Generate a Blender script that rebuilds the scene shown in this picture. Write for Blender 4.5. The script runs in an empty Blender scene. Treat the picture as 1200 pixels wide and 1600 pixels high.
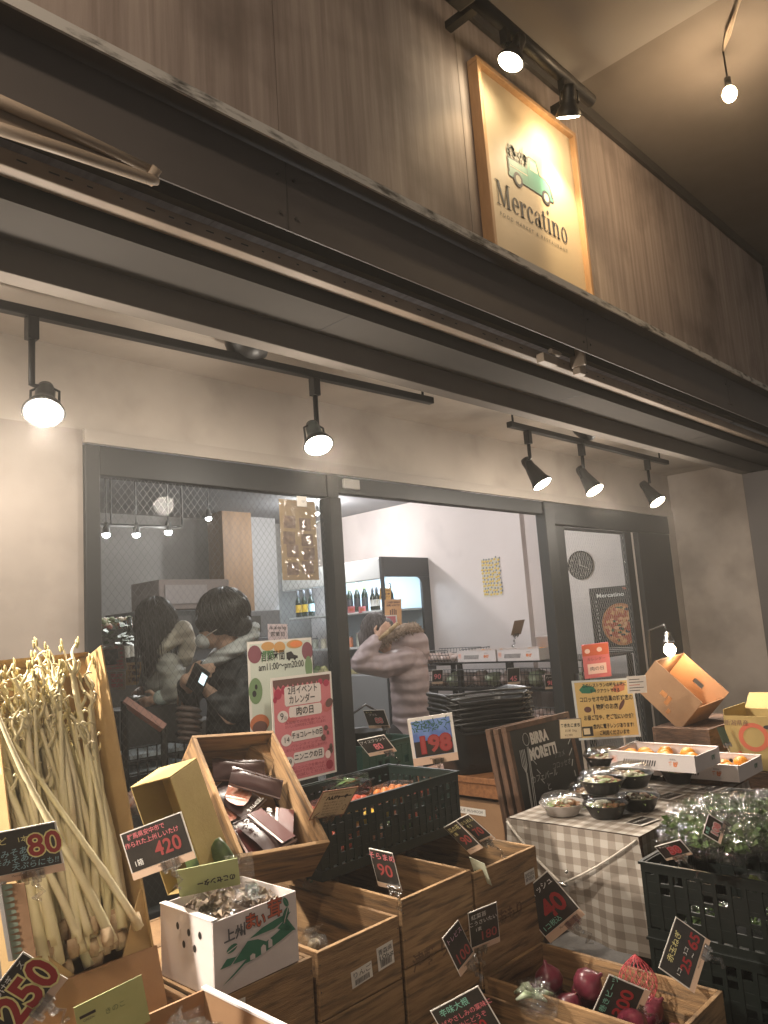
import bpy, bmesh, math, random
import numpy as np
from mathutils import Matrix, Vector, noise
random.seed(7)
SC = bpy.context.scene
COL = SC.collection
R = math.radians
# ---------------------------------------------------------------- camera
CAMZ = 1.55
BX = Vector((0.69775, 0.05964, 0.71385)); BY = Vector((-0.71303, 0.15356, 0.68411)); BZ = Vector((-0.06882, -0.98634, 0.14967))
CM = np.array([BX, BY, BZ]); FOC = 1197.0
cam = bpy.data.cameras.new("camera"); camo = bpy.data.objects.new("camera", cam); COL.objects.link(camo)
right = Vector((BX.x, BY.x, BZ.x)); down = Vector((BX.y, BY.y, BZ.y)); fwd = Vector((BX.z, BY.z, BZ.z))
camo.matrix_world = Matrix(((right.x, -down.x, -fwd.x, 0), (right.y, -down.y, -fwd.y, 0), (right.z, -down.z, -fwd.z, CAMZ), (0, 0, 0, 1)))
cam.sensor_fit = 'HORIZONTAL'; cam.sensor_width = 36; cam.lens = 36 * FOC / 1200
cam.clip_end = 300; cam.clip_start = 0.05
SC.camera = camo
# ---------------------------------------------------------------- world, exposure
w = bpy.data.worlds.new("World"); SC.world = w; w.use_nodes = True
nt = w.node_tree; bg = nt.nodes['Background']
sky = nt.nodes.new('ShaderNodeTexSky'); sky.sky_type = 'NISHITA'; sky.sun_disc = False
sky.sun_elevation = R(-4); sky.sun_rotation = R(200)
mixw = nt.nodes.new('ShaderNodeMixRGB'); mixw.blend_type = 'ADD'; mixw.inputs[0].default_value = 1
mixw.inputs[2].default_value = (0.60, 0.54, 0.49, 1)       # city glow of the street at night
nt.links.new(sky.outputs[0], mixw.inputs[1]); nt.links.new(mixw.outputs[0], bg.inputs[0])
bg.inputs[1].default_value = 0.26
SC.view_settings.view_transform = 'Standard'; SC.view_settings.look = 'None'
SC.view_settings.exposure = 1.2; SC.view_settings.gamma = 1
SC.cycles.max_bounces = 8; SC.cycles.transparent_max_bounces = 14; SC.cycles.sample_clamp_indirect = 4
SC.cycles.caustics_reflective = False; SC.cycles.caustics_refractive = False

# ---------------------------------------------------------------- helpers
def at(px, py, X=None, Y=None, Z=None, d=None):
    r = CM @ np.array([px - 600, py - 800, FOC])
    s = X / r[0] if X is not None else Y / r[1] if Y is not None else (Z - CAMZ) / r[2] if Z is not None else d / FOC
    return Vector(r * s) + Vector((0, 0, CAMZ))

def rect(tl, tr, bl, asp, d, tilt=0.0):
    """Pose of a rigid flat rectangle of width/height asp at distance d: matrix (x right, y up, z towards the viewer), width, height."""
    rs = [CM @ np.array([p[0] - 600, p[1] - 800, FOC]) for p in (tl, tr, bl)]
    t = np.array([d * (1 + tilt), d * (1 + tilt), d * (1 - tilt)]) / FOC
    def res(t):
        P = [r * k for r, k in zip(rs, t)]
        a = P[1] - P[0]; b = P[2] - P[0]; la = np.linalg.norm(a); lb = np.linalg.norm(b)
        return np.array([a @ b / (la * lb), 0.7 * math.log(la / lb / asp), 3 * ((t[1] + t[2]) / 2 * FOC / d - 1)])
    lam = 1e-3; f = res(t)
    for _ in range(60):
        J = np.zeros((3, 3))
        for i in range(3):
            t2 = t.copy(); t2[i] += 1e-6; J[:, i] = (res(t2) - f) / 1e-6
        st = np.linalg.solve(J.T @ J + lam * np.diag(np.diag(J.T @ J) + 1e-12), -J.T @ f)
        st = np.clip(st, -0.1 * d / FOC, 0.1 * d / FOC); f2 = res(t + st)
        if f2 @ f2 < f @ f: t = t + st; f = f2; lam *= .5
        else: lam *= 3
    P = [Vector(r * k) + Vector((0, 0, CAMZ)) for r, k in zip(rs, t)]
    a = P[1] - P[0]; b = P[0] - P[2]
    x = a.normalized(); y = (b - x * b.dot(x)).normalized(); z = x.cross(y); o = P[2]
    return Matrix(((x.x, y.x, z.x, o.x), (x.y, y.y, z.y, o.y), (x.z, y.z, z.z, o.z), (0, 0, 0, 1))), a.length, b.length

def corner(p0, pa, pb, pc, d, da=0, db=0, dc=0):
    rs = [CM @ np.array([p[0] - 600, p[1] - 800, FOC]) for p in (p0, pa, pb, pc)]
    t = np.array([d + da, d + db, d + dc]) / FOC
    def res(t):
        E = [rs[i + 1] * t[i] - rs[0] * d / FOC for i in range(3)]; E = [e / np.linalg.norm(e) for e in E]
        return np.array([E[0] @ E[1], E[0] @ E[2], E[1] @ E[2]])
    lam = 1e-3; f = res(t)
    for _ in range(80):
        J = np.zeros((3, 3))
        for i in range(3):
            t2 = t.copy(); t2[i] += 1e-6; J[:, i] = (res(t2) - f) / 1e-6
        st = np.linalg.solve(J.T @ J + lam * np.diag(np.diag(J.T @ J) + 1e-12), -J.T @ f); st = np.clip(st, -.05 * d / FOC, .05 * d / FOC); f2 = res(t + st)
        if f2 @ f2 < f @ f: t = t + st; f = f2; lam *= .5
        else: lam *= 3
    O = Vector(rs[0] * d / FOC); E = [Vector(rs[i + 1] * t[i]) - O for i in range(3)]
    x = E[0].normalized(); y = (E[1] - x * E[1].dot(x)).normalized(); z = x.cross(y)
    if z.dot(E[2]) < 0: z = -z
    O = O + Vector((0, 0, CAMZ))
    return Matrix(((x.x, y.x, z.x, O.x), (x.y, y.y, z.y, O.y), (x.z, y.z, z.z, O.z), (0, 0, 0, 1))), [e.length for e in E], f
def T(x=0, y=0, z=0): return Matrix.Translation((x, y, z))
def RX(a): return Matrix.Rotation(R(a), 4, 'X')
def RY(a): return Matrix.Rotation(R(a), 4, 'Y')
def RZ(a): return Matrix.Rotation(R(a), 4, 'Z')

class G:
    def __init__(s): s.v = []; s.f = []; s.uv = {}; s.m = Matrix.Identity(4)
    def add(s, vs, fs, uv=None):
        n = len(s.v); s.v += [s.m @ Vector(p) for p in vs]
        for i, f in enumerate(fs):
            if uv: s.uv[len(s.f)] = uv[i]
            s.f.append(tuple(n + k for k in f))
        return s
    def box(s, x0, x1, y0, y1, z0, z1):
        v = [(x, y, z) for z in (z0, z1) for y in (y0, y1) for x in (x0, x1)]
        return s.add(v, [(0, 2, 3, 1), (4, 5, 7, 6), (0, 1, 5, 4), (2, 6, 7, 3), (0, 4, 6, 2), (1, 3, 7, 5)])
    def obox(s, c, size, M=None):
        o = s.m; s.m = o @ T(*c) @ (M or Matrix.Identity(4)); x, y, z = [k / 2 for k in size]
        s.box(-x, x, -y, y, -z, z); s.m = o; return s
    def tube(s, pts, rad, n=8, caps=True, flat=1.0):
        pts = [Vector(p) for p in pts]; k = len(pts)
        if not hasattr(rad, '__len__'): rad = [rad] * k
        up = None; vs = []; fs = []
        for i, p in enumerate(pts):
            t = (pts[min(i + 1, k - 1)] - pts[max(i - 1, 0)]).normalized()
            if up is None:
                a = Vector((0, 0, 1)) if abs(t.z) < .9 else Vector((1, 0, 0)); up = t.cross(a).normalized()
            else: up = (up - t * up.dot(t)).normalized()
            b = t.cross(up)
            for j in range(n):
                g = 2 * math.pi * j / n; vs.append(p + (up * math.cos(g) + b * (math.sin(g) * flat)) * rad[i])
        for i in range(k - 1):
            for j in range(n):
                a = i * n + j; b = i * n + (j + 1) % n; fs.append((a, b, b + n, a + n))
        if caps: fs.append(tuple(range(n - 1, -1, -1))); fs.append(tuple((k - 1) * n + j for j in range(n)))
        return s.add(vs, fs)
    def lathe(s, prof, n=20, c=(0, 0, 0), closed=False):
        vs = [(c[0] + r * math.cos(2 * math.pi * j / n), c[1] + r * math.sin(2 * math.pi * j / n), c[2] + z) for r, z in prof for j in range(n)]
        fs = []
        for i in range(len(prof) - 1):
            for j in range(n):
                a = i * n + j; b = i * n + (j + 1) % n; fs.append((a, b, b + n, a + n))
        if prof[0][0] > 1e-6 and not closed: fs.append(tuple(range(n - 1, -1, -1)))
        if prof[-1][0] > 1e-6 and not closed: fs.append(tuple((len(prof) - 1) * n + j for j in range(n)))
        return s.add(vs, fs)
    def ell(s, c, r, n=14, m=9, noise_amp=0, seed=0, M=None, freq=3.0):
        o = s.m; s.m = o @ T(*c) @ (M or Matrix.Identity(4)); vs = []; fs = []
        for i in range(m + 1):
            for j in range(n):
                a = math.pi * i / m; b = 2 * math.pi * j / n
                p = Vector((math.sin(a) * math.cos(b), math.sin(a) * math.sin(b), -math.cos(a)))
                k = 1 + (noise_amp * noise.noise(p * freq + Vector((seed * 7.3, seed, 0))) if noise_amp else 0)
                vs.append((p.x * r[0] * k, p.y * r[1] * k, p.z * r[2] * k))
        for i in range(m):
            for j in range(n):
                a = i * n + j; b = i * n + (j + 1) % n; fs.append((a, b, b + n, a + n))
        s.add(vs, fs); s.m = o; return s
    def poly(s, pts, z=0.0): return s.add([(p[0], p[1], p[2] if len(p) > 2 else z) for p in pts], [tuple(range(len(pts)))])
    def prism(s, pts, z0, z1):
        n = len(pts); v = [(x, y, z0) for x, y in pts] + [(x, y, z1) for x, y in pts]
        return s.add(v, [tuple(range(n - 1, -1, -1)), tuple(range(n, 2 * n))] + [(i, (i + 1) % n, n + (i + 1) % n, n + i) for i in range(n)])
    def ring(s, c, ro, ri, z=0, n=28, sx=1, ofs=0, a0=0, a1=360):
        """flat ring in xy; inner ellipse narrower in x: Didone o. """
        vs = []; fs = []; full = a1 - a0 >= 360
        k = n if full else n + 1
        for j in range(k):
            a = R(a0 + (a1 - a0) * j / n)
            vs += [(c[0] + ro[0] * math.cos(a), c[1] + ro[1] * math.sin(a), z), (c[0] + ofs + ri[0] * math.cos(a), c[1] + ri[1] * math.sin(a), z)]
        for j in range(n):
            a = 2 * j; b = 2 * ((j + 1) % k); fs.append((a, b, b + 1, a + 1))
        return s.add(vs, fs)
    def disc(s, c, r, z=0, n=24, ry=None):
        return s.poly([(c[0] + r * math.cos(2 * math.pi * j / n), c[1] + (ry or r) * math.sin(2 * math.pi * j / n)) for j in range(n)], z)
    def build(s, name, m, parent=None, smooth=False, bevel=0, world=False, mods=None):
        me = bpy.data.meshes.new(name); vs = s.v
        if world and parent:
            q = parent; M = Matrix.Identity(4)
            while q: M = q.matrix_basis @ M; q = q.parent
            M = M.inverted(); vs = [M @ p for p in vs]
        me.from_pydata([tuple(p) for p in vs], [], s.f); me.update()
        if s.uv:
            l = me.uv_layers.new(name='UVMap')
            for pi, p in enumerate(me.polygons):
                q = s.uv.get(pi)
                if q:
                    for li, u in zip(p.loop_indices, q): l.data[li].uv = u
        if smooth:
            for p in me.polygons: p.use_smooth = True
        me.materials.append(m)
        o = bpy.data.objects.new(name, me); COL.objects.link(o)
        if parent: o.parent = parent
        if bevel:
            b = o.modifiers.new('bevel', 'BEVEL'); b.width = bevel; b.segments = 2; b.limit_method = 'ANGLE'; b.angle_limit = R(40)
        return o

def tag(o, label, cat, group=None, kind=None):
    if label: o['label'] = label
    if cat: o['category'] = cat
    if group: o['group'] = group
    if kind: o['kind'] = kind
    return o
def thing(name, label, cat, loc=(0, 0, 0), rz=0, group=None, M=None):
    o = bpy.data.objects.new(name, None); COL.objects.link(o); o.empty_display_size = .05
    o.matrix_basis = M if M is not None else T(*loc) @ RZ(rz)
    return tag(o, label, cat, group)
def copy_tree(o, parent=None, label=None, M=None):
    c = o.copy(); COL.objects.link(c)
    if parent: c.parent = parent
    for ch in list(o.children): copy_tree(ch, c)
    if label: c['label'] = label
    if M is not None: c.matrix_basis = M
    return c

# ---------------------------------------------------------------- materials
MATS = {}
def mat(name, c, rough=.6, c2=None, scale=8.0, stretch=(1, 1, 1), metal=0.0, bump=0.0, bscale=60.0, spec=.5, emit=None, es=0.0, detail=4, lo=.35, hi=.65, c3=None, s3=2.0, rnd=True, l3=.55, h3=.75):
    if name in MATS: return MATS[name]
    m = bpy.data.materials.new(name); m.use_nodes = True; n = m.node_tree.nodes; L = m.node_tree.links; b = n['Principled BSDF']
    b.inputs['Base Color'].default_value = (*c, 1); b.inputs['Roughness'].default_value = rough; b.inputs['Metallic'].default_value = metal
    b.inputs['Specular IOR Level'].default_value = spec
    if emit: b.inputs['Emission Color'].default_value = (*emit, 1); b.inputs['Emission Strength'].default_value = es
    if c2 or bump:
        tc = n.new('ShaderNodeTexCoord'); mp = n.new('ShaderNodeMapping'); mp.inputs['Scale'].default_value = stretch
        L.new(tc.outputs['Object'], mp.inputs['Vector'])
        if rnd:
            oi = n.new('ShaderNodeObjectInfo'); mu = n.new('ShaderNodeMath'); mu.operation = 'MULTIPLY'; mu.inputs[1].default_value = 37
            L.new(oi.outputs['Random'], mu.inputs[0]); L.new(mu.outputs[0], mp.inputs['Location'])
    if c2:
        t = n.new('ShaderNodeTexNoise'); t.inputs['Scale'].default_value = scale; t.inputs['Detail'].default_value = detail; t.inputs['Roughness'].default_value = .6
        L.new(mp.outputs[0], t.inputs['Vector'])
        r = n.new('ShaderNodeValToRGB'); r.color_ramp.elements[0].position = lo; r.color_ramp.elements[1].position = hi
        r.color_ramp.elements[0].color = (*c, 1); r.color_ramp.elements[1].color = (*c2, 1)
        L.new(t.outputs[0], r.inputs[0]); out = r.outputs[0]
        if c3:
            t3 = n.new('ShaderNodeTexNoise'); t3.inputs['Scale'].default_value = s3; t3.inputs['Detail'].default_value = 5
            L.new(tc.outputs['Object'] if not rnd else mp.outputs[0], t3.inputs['Vector'])
            r3 = n.new('ShaderNodeValToRGB'); r3.color_ramp.elements[0].position = l3; r3.color_ramp.elements[1].position = h3
            L.new(t3.outputs[0], r3.inputs[0]); mx = n.new('ShaderNodeMixRGB'); mx.inputs[2].default_value = (*c3, 1)
            L.new(r3.outputs[0], mx.inputs[0]); L.new(out, mx.inputs[1]); out = mx.outputs[0]
        L.new(out, b.inputs['Base Color'])
    if bump:
        t2 = n.new('ShaderNodeTexNoise'); t2.inputs['Scale'].default_value = bscale; t2.inputs['Detail'].default_value = 3
        L.new(mp.outputs[0], t2.inputs['Vector']); bp = n.new('ShaderNodeBump'); bp.inputs['Strength'].default_value = bump; bp.inputs['Distance'].default_value = .01
        L.new(t2.outputs[0], bp.inputs['Height']); L.new(bp.outputs[0], b.inputs['Normal'])
    MATS[name] = m; return m
def film(name, tint=(1, 1, 1), gloss=.12, rough=.08, bump=.6, bscale=40, fres=True):
    if name in MATS: return MATS[name]
    m = bpy.data.materials.new(name); m.use_nodes = True; n = m.node_tree.nodes; L = m.node_tree.links; n.remove(n['Principled BSDF'])
    tr = n.new('ShaderNodeBsdfTransparent'); tr.inputs[0].default_value = (*tint, 1)
    gl = n.new('ShaderNodeBsdfGlossy'); gl.inputs['Roughness'].default_value = rough
    mx = n.new('ShaderNodeMixShader'); lw = n.new('ShaderNodeLayerWeight'); lw.inputs[0].default_value = .25
    mr = n.new('ShaderNodeMapRange'); mr.inputs['To Min'].default_value = gloss * .5; mr.inputs['To Max'].default_value = min(1, gloss * 4)
    L.new(lw.outputs['Facing'], mr.inputs[0]); L.new(mr.outputs[0], mx.inputs[0])
    L.new(tr.outputs[0], mx.inputs[1]); L.new(gl.outputs[0], mx.inputs[2]); L.new(mx.outputs[0], n['Material Output'].inputs[0])
    if bump:
        tc = n.new('ShaderNodeTexCoord'); t2 = n.new('ShaderNodeTexNoise'); t2.inputs['Scale'].default_value = bscale; t2.inputs['Detail'].default_value = 2; t2.inputs['Distortion'].default_value = 1.5
        L.new(tc.outputs['Object'], t2.inputs['Vector']); bp = n.new('ShaderNodeBump'); bp.inputs['Strength'].default_value = bump; bp.inputs['Distance'].default_value = .02
        L.new(t2.outputs[0], bp.inputs['Height']); L.new(bp.outputs[0], gl.inputs['Normal']); L.new(bp.outputs[0], lw.inputs['Normal'])
    MATS[name] = m; return m
WOOD = mat('crate_wood', (.34, .205, .095), .8, (.215, .125, .058), 4, (1.2, 1.2, 14), lo=.40, hi=.62, bump=.3, bscale=30, c3=(.062, .042, .028), s3=4.5, l3=.50, h3=.72)
WOODX = mat('crate_wood_cross', (.37, .23, .11), .8, (.235, .14, .066), 4, (1.5, 1.5, 15), lo=.40, hi=.62, bump=.3, bscale=30, c3=(.075, .05, .03), s3=4.5, l3=.52, h3=.74)
OLDWOOD = mat('old_wood', (.16, .085, .05), .8, (.07, .04, .025), 6, (2, 2, 10), bump=.3, bscale=25)
ORWOOD = mat('table_wood', (.34, .15, .06), .5, (.2, .085, .035), 5, (1.5, 10, 10))
KRAFT = mat('kraft_cardboard', (.43, .29, .13), .85, (.36, .235, .10), 6, bump=.08)
KRAFTD = mat('brown_cardboard', (.34, .20, .105), .85, (.29, .165, .085), 6, bump=.08)
YKRAFT = mat('yellow_cardboard', (.42, .31, .12), .85, (.36, .26, .095), 6, bump=.08)
WHITECARD = mat('white_carton', (.72, .66, .64), .7, (.66, .60, .585), 5, bump=.04)
PAPER = mat('white_paper', (.74, .70, .64), .75, (.68, .64, .585), 9)
CREAM = mat('cream_paper', (.68, .56, .36), .7, (.62, .50, .32), 9)
PEACH = mat('peach_strip', (.66, .47, .34), .6)
INK = mat('black_ink', (.022, .02, .02), .6)
BOARD = mat('black_board', (.03, .026, .023), .35, (.045, .038, .032), 20, spec=.4)
RED = mat('red_marker', (.34, .03, .03), .5); REDD = mat('dark_red_marker', (.33, .06, .055), .5)
PINKM = mat('pink_marker', (.72, .20, .22), .5); YELM = mat('pale_yellow_marker', (.80, .72, .32), .5); BLUM = mat('pale_blue_marker', (.28, .46, .5), .5)
GRNM = mat('pale_green_marker', (.25, .55, .42), .5); WHM = mat('white_marker', (.78, .76, .72), .5); LILM = mat('lilac_marker', (.6, .36, .48), .5)
ORM = mat('orange_print', (.75, .23, .07), .6); GRNP = mat('green_print', (.03, .17, .10), .6); REDP = mat('orange_red_print', (.52, .12, .06), .6)
PINKP = mat('pink_print', (.58, .17, .19), .6); BROWNP = mat('brown_print', (.13, .06, .05), .6); PALEP = mat('pale_pink_print', (.80, .60, .56), .6)
BLKPLA = mat('black_plastic', (.012, .012, .012), .35, (.02, .02, .02), 8)
GRNPLA = mat('dark_green_plastic', (.006, .013, .011), .42, (.009, .018, .014), 8)
CLEAR = film('clear_plastic', (.93, .93, .93), .16, .05, .25, 30)
FILM = film('plastic_film', (.95, .95, .95), .11, .10, .9, 45)
GLASS = film('window_glass', (.93, .95, .95), .003, .01, 0)
BLKMET = mat('black_metal', (.02, .019, .018), .45, metal=.3)
DKSTEEL = mat('dark_steel', (.045, .042, .040), .5, (.065, .06, .055), 3, bump=.05)
WORN = mat('worn_grey_edge', (.55, .54, .52), .7, (.07, .066, .062), 9, (1, 4, 4), lo=.50, hi=.66, detail=8)
CHROME = mat('chrome', (.6, .6, .6), .2, metal=1)

# ---------------------------------------------------------------- lettering
def text_obj(body, size, m, parent, M, name='lettering', bold=0.0, align='CENTER', width=None, shear=0.0, space=1.0, ext=0.0):
    cu = bpy.data.curves.new('lettering', 'FONT'); cu.body = body; cu.size = size; cu.align_x = align; cu.align_y = 'CENTER'
    cu.offset = bold; cu.shear = shear; cu.space_character = space; cu.extrude = ext; cu.resolution_u = 3; cu.fill_mode = 'FRONT' if not ext else 'BOTH'
    t = bpy.data.objects.new('lettering', cu)
    me = bpy.data.meshes.new_from_object(t); bpy.data.objects.remove(t); bpy.data.curves.remove(cu)
    me.name = name; me.materials.clear(); me.materials.append(m)
    if width and len(me.vertices):
        xs = [v.co.x for v in me.vertices]; k = width / max(1e-6, max(xs) - min(xs))
        for v in me.vertices: v.co.x *= k
    o = bpy.data.objects.new(name, me); COL.objects.link(o); o.parent = parent; o.matrix_basis = M
    return o
# ================================================================ the place
PLASTER = mat('cream_plaster', (.42, .37, .32), .85, (.37, .325, .28), 2.5, bump=.12, bscale=18, rnd=False, c3=(.30, .26, .22), s3=2.6, l3=.5, h3=.72)
PLASTER2 = mat('stained_plaster', (.38, .33, .29), .85, (.30, .26, .225), 1.6, bump=.12, bscale=18, rnd=False, c3=(.22, .19, .165), s3=2.6, l3=.46, h3=.72)
STREAK = mat('streaked_panel', (.255, .205, .182), .8, (.40, .335, .30), 5.5, (5.5, 1, .20), bump=.06, rnd=False, c3=(.15, .118, .104), s3=2.0, l3=.5, h3=.75, detail=7, lo=.36, hi=.68)
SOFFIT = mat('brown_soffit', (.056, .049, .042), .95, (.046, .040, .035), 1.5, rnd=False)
BEAMC = mat('beam_paint', (.15, .13, .11), .9, (.13, .112, .095), 2, rnd=False)
FASCIA = mat('dark_fascia', (.082, .072, .069), .6, (.104, .092, .088), 1.2, rnd=False, bump=.03)
FRAME = mat('charcoal_frame', (.014, .015, .016), .55, (.020, .021, .021), 2, rnd=False)
INWALL = mat('white_wall', (.70, .63, .605), .7, (.65, .58, .555), .8, rnd=False, c3=(.56, .50, .485), s3=1.4, l3=.55, h3=.7)
BACKW = mat('grey_tiles', (.25, .235, .22), .6, (.20, .185, .175), 1, rnd=False)
CONC = mat('concrete_ceiling', (.24, .215, .195), .85, (.185, .162, .145), 1.2, rnd=False, bump=.1, bscale=8, c3=(.15, .125, .105), s3=.5)
CONCL = mat('pale_ceiling_panel', (.33, .31, .295), .8, (.30, .28, .265), 1.5, rnd=False)
ASPH = mat('paving', (.10, .09, .08), .85, (.075, .066, .06), 12, bump=.2, bscale=80, rnd=False)
tag(G().box(-14, 22, -14, 2.8, -.1, 0).build('pavement', ASPH), None, None, kind='structure')
tag(G().box(-3, 6.72, 2.8, 8.3, -.1, .004).build('shop_floor', mat('floor_tiles', (.2, .18, .16), .5, (.16, .145, .13), 3, rnd=False)), None, None, kind='structure')
tag(G().box(-6, 16, -7, 1.86, 4.372, 4.6).build('ceiling', CONC), None, None, kind='structure')
# ceiling panels over the walkway
cp = thing('ceiling_panel', 'pale grey ceiling panel above the sign lamps', 'ceiling panel', (3.3, 1.1, 4.36))
G().box(-4, 3.52, -.2, 1.79, 4.352, 4.371).build('panel', CONCL, cp, world=True)
B = thing('shop_building', 'grocery shop front with streaked brown panels over a porch and wide windows', 'shop', (2, 2.85, 0))
def part(n, m, *bx, bevel=0, par=None):
    g = G()
    for b in bx: g.box(*b)
    return g.build(n, m, par or B, world=True, bevel=bevel)
# upper wall in separate panels, a thin joint between them
uw = part('upper_wall', STREAK, (-3, -.6, 1.8, 2.4, 3.06, 4.45), (-.597, 1.5, 1.8, 2.4, 3.06, 4.45), (1.503, 2.55, 1.8, 2.4, 3.06, 4.45), (2.553, 3.62, 1.8, 2.4, 3.06, 4.45), (3.623, 6.6, 1.8, 2.4, 3.06, 4.45))
part('wall_cap', DKSTEEL, (-3, 6.6, 1.775, 1.797, 4.30, 4.37))
part('shade_strip', DKSTEEL, (-3, 9.5, 1.76, 1.797, 3.062, 3.115))  # dark strip standing in for the shade above the channel
# steel channel along the front edge
part('channel_web', FASCIA, (-3, 9.5, 1.72, 1.726, 2.80, 3.034))
part('channel_flange', FASCIA, (-3, 9.5, 1.652, 1.79, 3.036, 3.058))
part('channel_edge', WORN, (-3, 9.5, 1.643, 1.651, 3.028, 3.062))
g = G()
for x in (-.4, 1.45, 3.3, 5.15): g.box(x, x + .004, 1.7185, 1.7198, 2.802, 3.03); [g.tube([(x + dx, 1.7198, z), (x + dx, 1.715, z)], .006, 8) for dx in (-.03, .034) for z in (2.85, 2.98)]
g.build('splice_joint', DKSTEEL, B, world=True)
g = G()
for x in (.2, 1.9, 3.6, 5.3): g.box(x, x + .004, 1.925, 2.12, 2.7035, 2.7046)
g.build('soffit_joint', INK, B, world=True)
# soffit behind the awning and the inner beam
part('soffit', SOFFIT, (-3, 9.5, 1.92, 2.125, 2.705, 2.80))
part('inner_beam', BEAMC, (-3, 9.5, 2.127, 2.2, 2.61, 2.85), bevel=.003)
part('porch_ceiling', PLASTER, (-3, 6.68, 2.2, 2.95, 2.725, 2.85))
part('head_wall', PLASTER, (-3, 6.68, 2.85, 2.95, 2.40, 2.725))
part('left_wall', PLASTER2, (-3, 1.30, 2.85, 2.95, 0, 2.40))
part('side_wall', PLASTER2, (6.68, 6.82, 2.19, 2.95, 0, 2.85))
part('door_jamb', PLASTER, (6.545, 6.677, 2.84, 2.95, 0, 2.40))
part('head_trim', mat('head_trim_paint', (.33, .29, .25), .6), (1.30, 6.545, 2.825, 2.848, 2.345, 2.40))
part('pillar', FASCIA, (6.60, 6.95, 1.95, 2.187, 0, 2.608), bevel=.004)
# interior shell
part('shop_side_wall', INWALL, (6.70, 6.82, 2.951, 8.3, 0, 3.05))
part('wall_column', INWALL, (6.62, 6.698, 4.42, 4.66, 0, 3.0))
part('back_wall', BACKW, (-3, 6.70, 7.9, 8.1, 0, 3.05))
part('far_side_wall', BACKW, (-3.1, -3, 2.951, 7.9, 0, 3.05))
part('shop_ceiling', mat('dark_shop_ceiling', (.19, .19, .20), .8, (.16, .16, .17), 1, rnd=False), (-3, 6.70, 2.951, 7.9, 3.0, 3.05))
part('wood_column', mat('brown_column', (.25, .145, .075), .6, (.20, .11, .055), 4, (3, 3, .5), rnd=False), (4.95, 5.35, 7.3, 7.6, 0, 3.0))
part('partition', mat('grey_partition', (.36, .35, .35), .7), (5.35, 5.9, 7.55, 7.65, 0, 3.0))
# window frames
def member(n, *bx, par=B, bevel=.004): return part(n, FRAME, *bx, bevel=bevel, par=par)
wf = member('window_frame', (1.30, 1.361, 2.83, 2.90, 0, 2.34), (2.552, 2.628, 2.815, 2.90, 0, 2.221), (1.363, 2.55, 2.835, 2.90, 2.222, 2.34), (2.63, 4.537, 2.835, 2.90, 2.252, 2.34), (2.553, 2.627, 2.828, 2.90, 2.224, 2.339), (4.54, 4.66, 2.82, 2.90, 0, 2.34), (1.363, 2.55, 2.835, 2.90, 0, .55), (2.63, 4.537, 2.835, 2.90, 0, .30))
part('window_pane', GLASS, (1.363, 2.55, 2.864, 2.870, .55, 2.222), par=wf)
df = member('door_frame', (4.66, 6.545, 2.835, 2.90, 2.19, 2.343), (5.94, 6.543, 2.84, 2.90, 0, 2.187))
dr = member('sliding_door', (4.735, 4.855, 2.87, 2.91, .05, 2.185), (5.765, 5.885, 2.87, 2.91, .05, 2.185), (4.857, 5.763, 2.872, 2.908, 2.165, 2.184), (4.857, 5.763, 2.872, 2.908, .05, .25))
part('door_pane', GLASS, (4.857, 5.763, 2.887, 2.892, .25, 2.164), par=dr)
# wire mesh cast into the glass
def wires(x0, x1, z0, z1, y, dx, ang, wd, m, par):
    g = G(); ca = math.tan(R(ang)); H = z1 - z0
    for sgn in (1, -1):
        k = x0 - abs(H / ca) if 1 else 0
        while k < x1 + abs(H / ca):
            a = (k, z0); b = (k + sgn * H / ca, z1); t0, t1 = 0, 1
            ddx = b[0] - a[0]
            for lim, s in ((x0, 1), (x1, -1)):
                fa, fb = s * (a[0] - lim), s * (b[0] - lim)
                if fa < 0 and fb < 0: t0 = 2
                elif fa < 0: t0 = max(t0, fa / (fa - fb))
                elif fb < 0: t1 = min(t1, fa / (fa - fb))
            if t0 < t1:
                p = (a[0] + ddx * t0, z0 + H * t0); q = (a[0] + ddx * t1, z0 + H * t1)
                g.add([(p[0] - wd, y, p[1]), (p[0] + wd, y, p[1]), (q[0] + wd, y, q[1]), (q[0] - wd, y, q[1])], [(0, 1, 2, 3)])
            k += dx
    return g.build('wire_mesh', m, par, world=True)
WIRE = mat('glass_wire', (.10, .10, .10), .4, metal=.6)
wires(1.363, 2.55, .55, 2.222, 2.863, .032, 52, .0007, WIRE, wf)
wires(4.857, 5.763, .25, 2.164, 2.886, .034, 60, .0008, mat('bright_wire', (.7, .66, .6), .4), dr)
part('slot_trim', mat('jamb_light', (.6, .55, .5), .6), (5.892, 5.935, 2.88, 2.90, .05, 2.185), par=dr)
hd = part('door_handle', CHROME, (4.775, 4.795, 2.835, 2.869, .85, 1.15), par=dr, bevel=.003)
# little white box on the window head, sticker
part('sensor_box', mat('grey_box', (.45, .43, .40), .6), (2.66, 2.77, 2.815, 2.834, 2.275, 2.325), bevel=.003)
NW = thing('neighbour_wall', 'dark wall of the next building beyond the streaked panels', 'wall', (8, 2.2, 0))
G().box(6.97, 12, 2.1, 2.3, 0, 2.6).box(6.62, 12, 1.86, 2.3, 3.06, 4.45).build('wall_panel', mat('dark_neighbour', (.07, .06, .055), .7, (.05, .045, .04), 2), NW, world=True)

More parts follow.
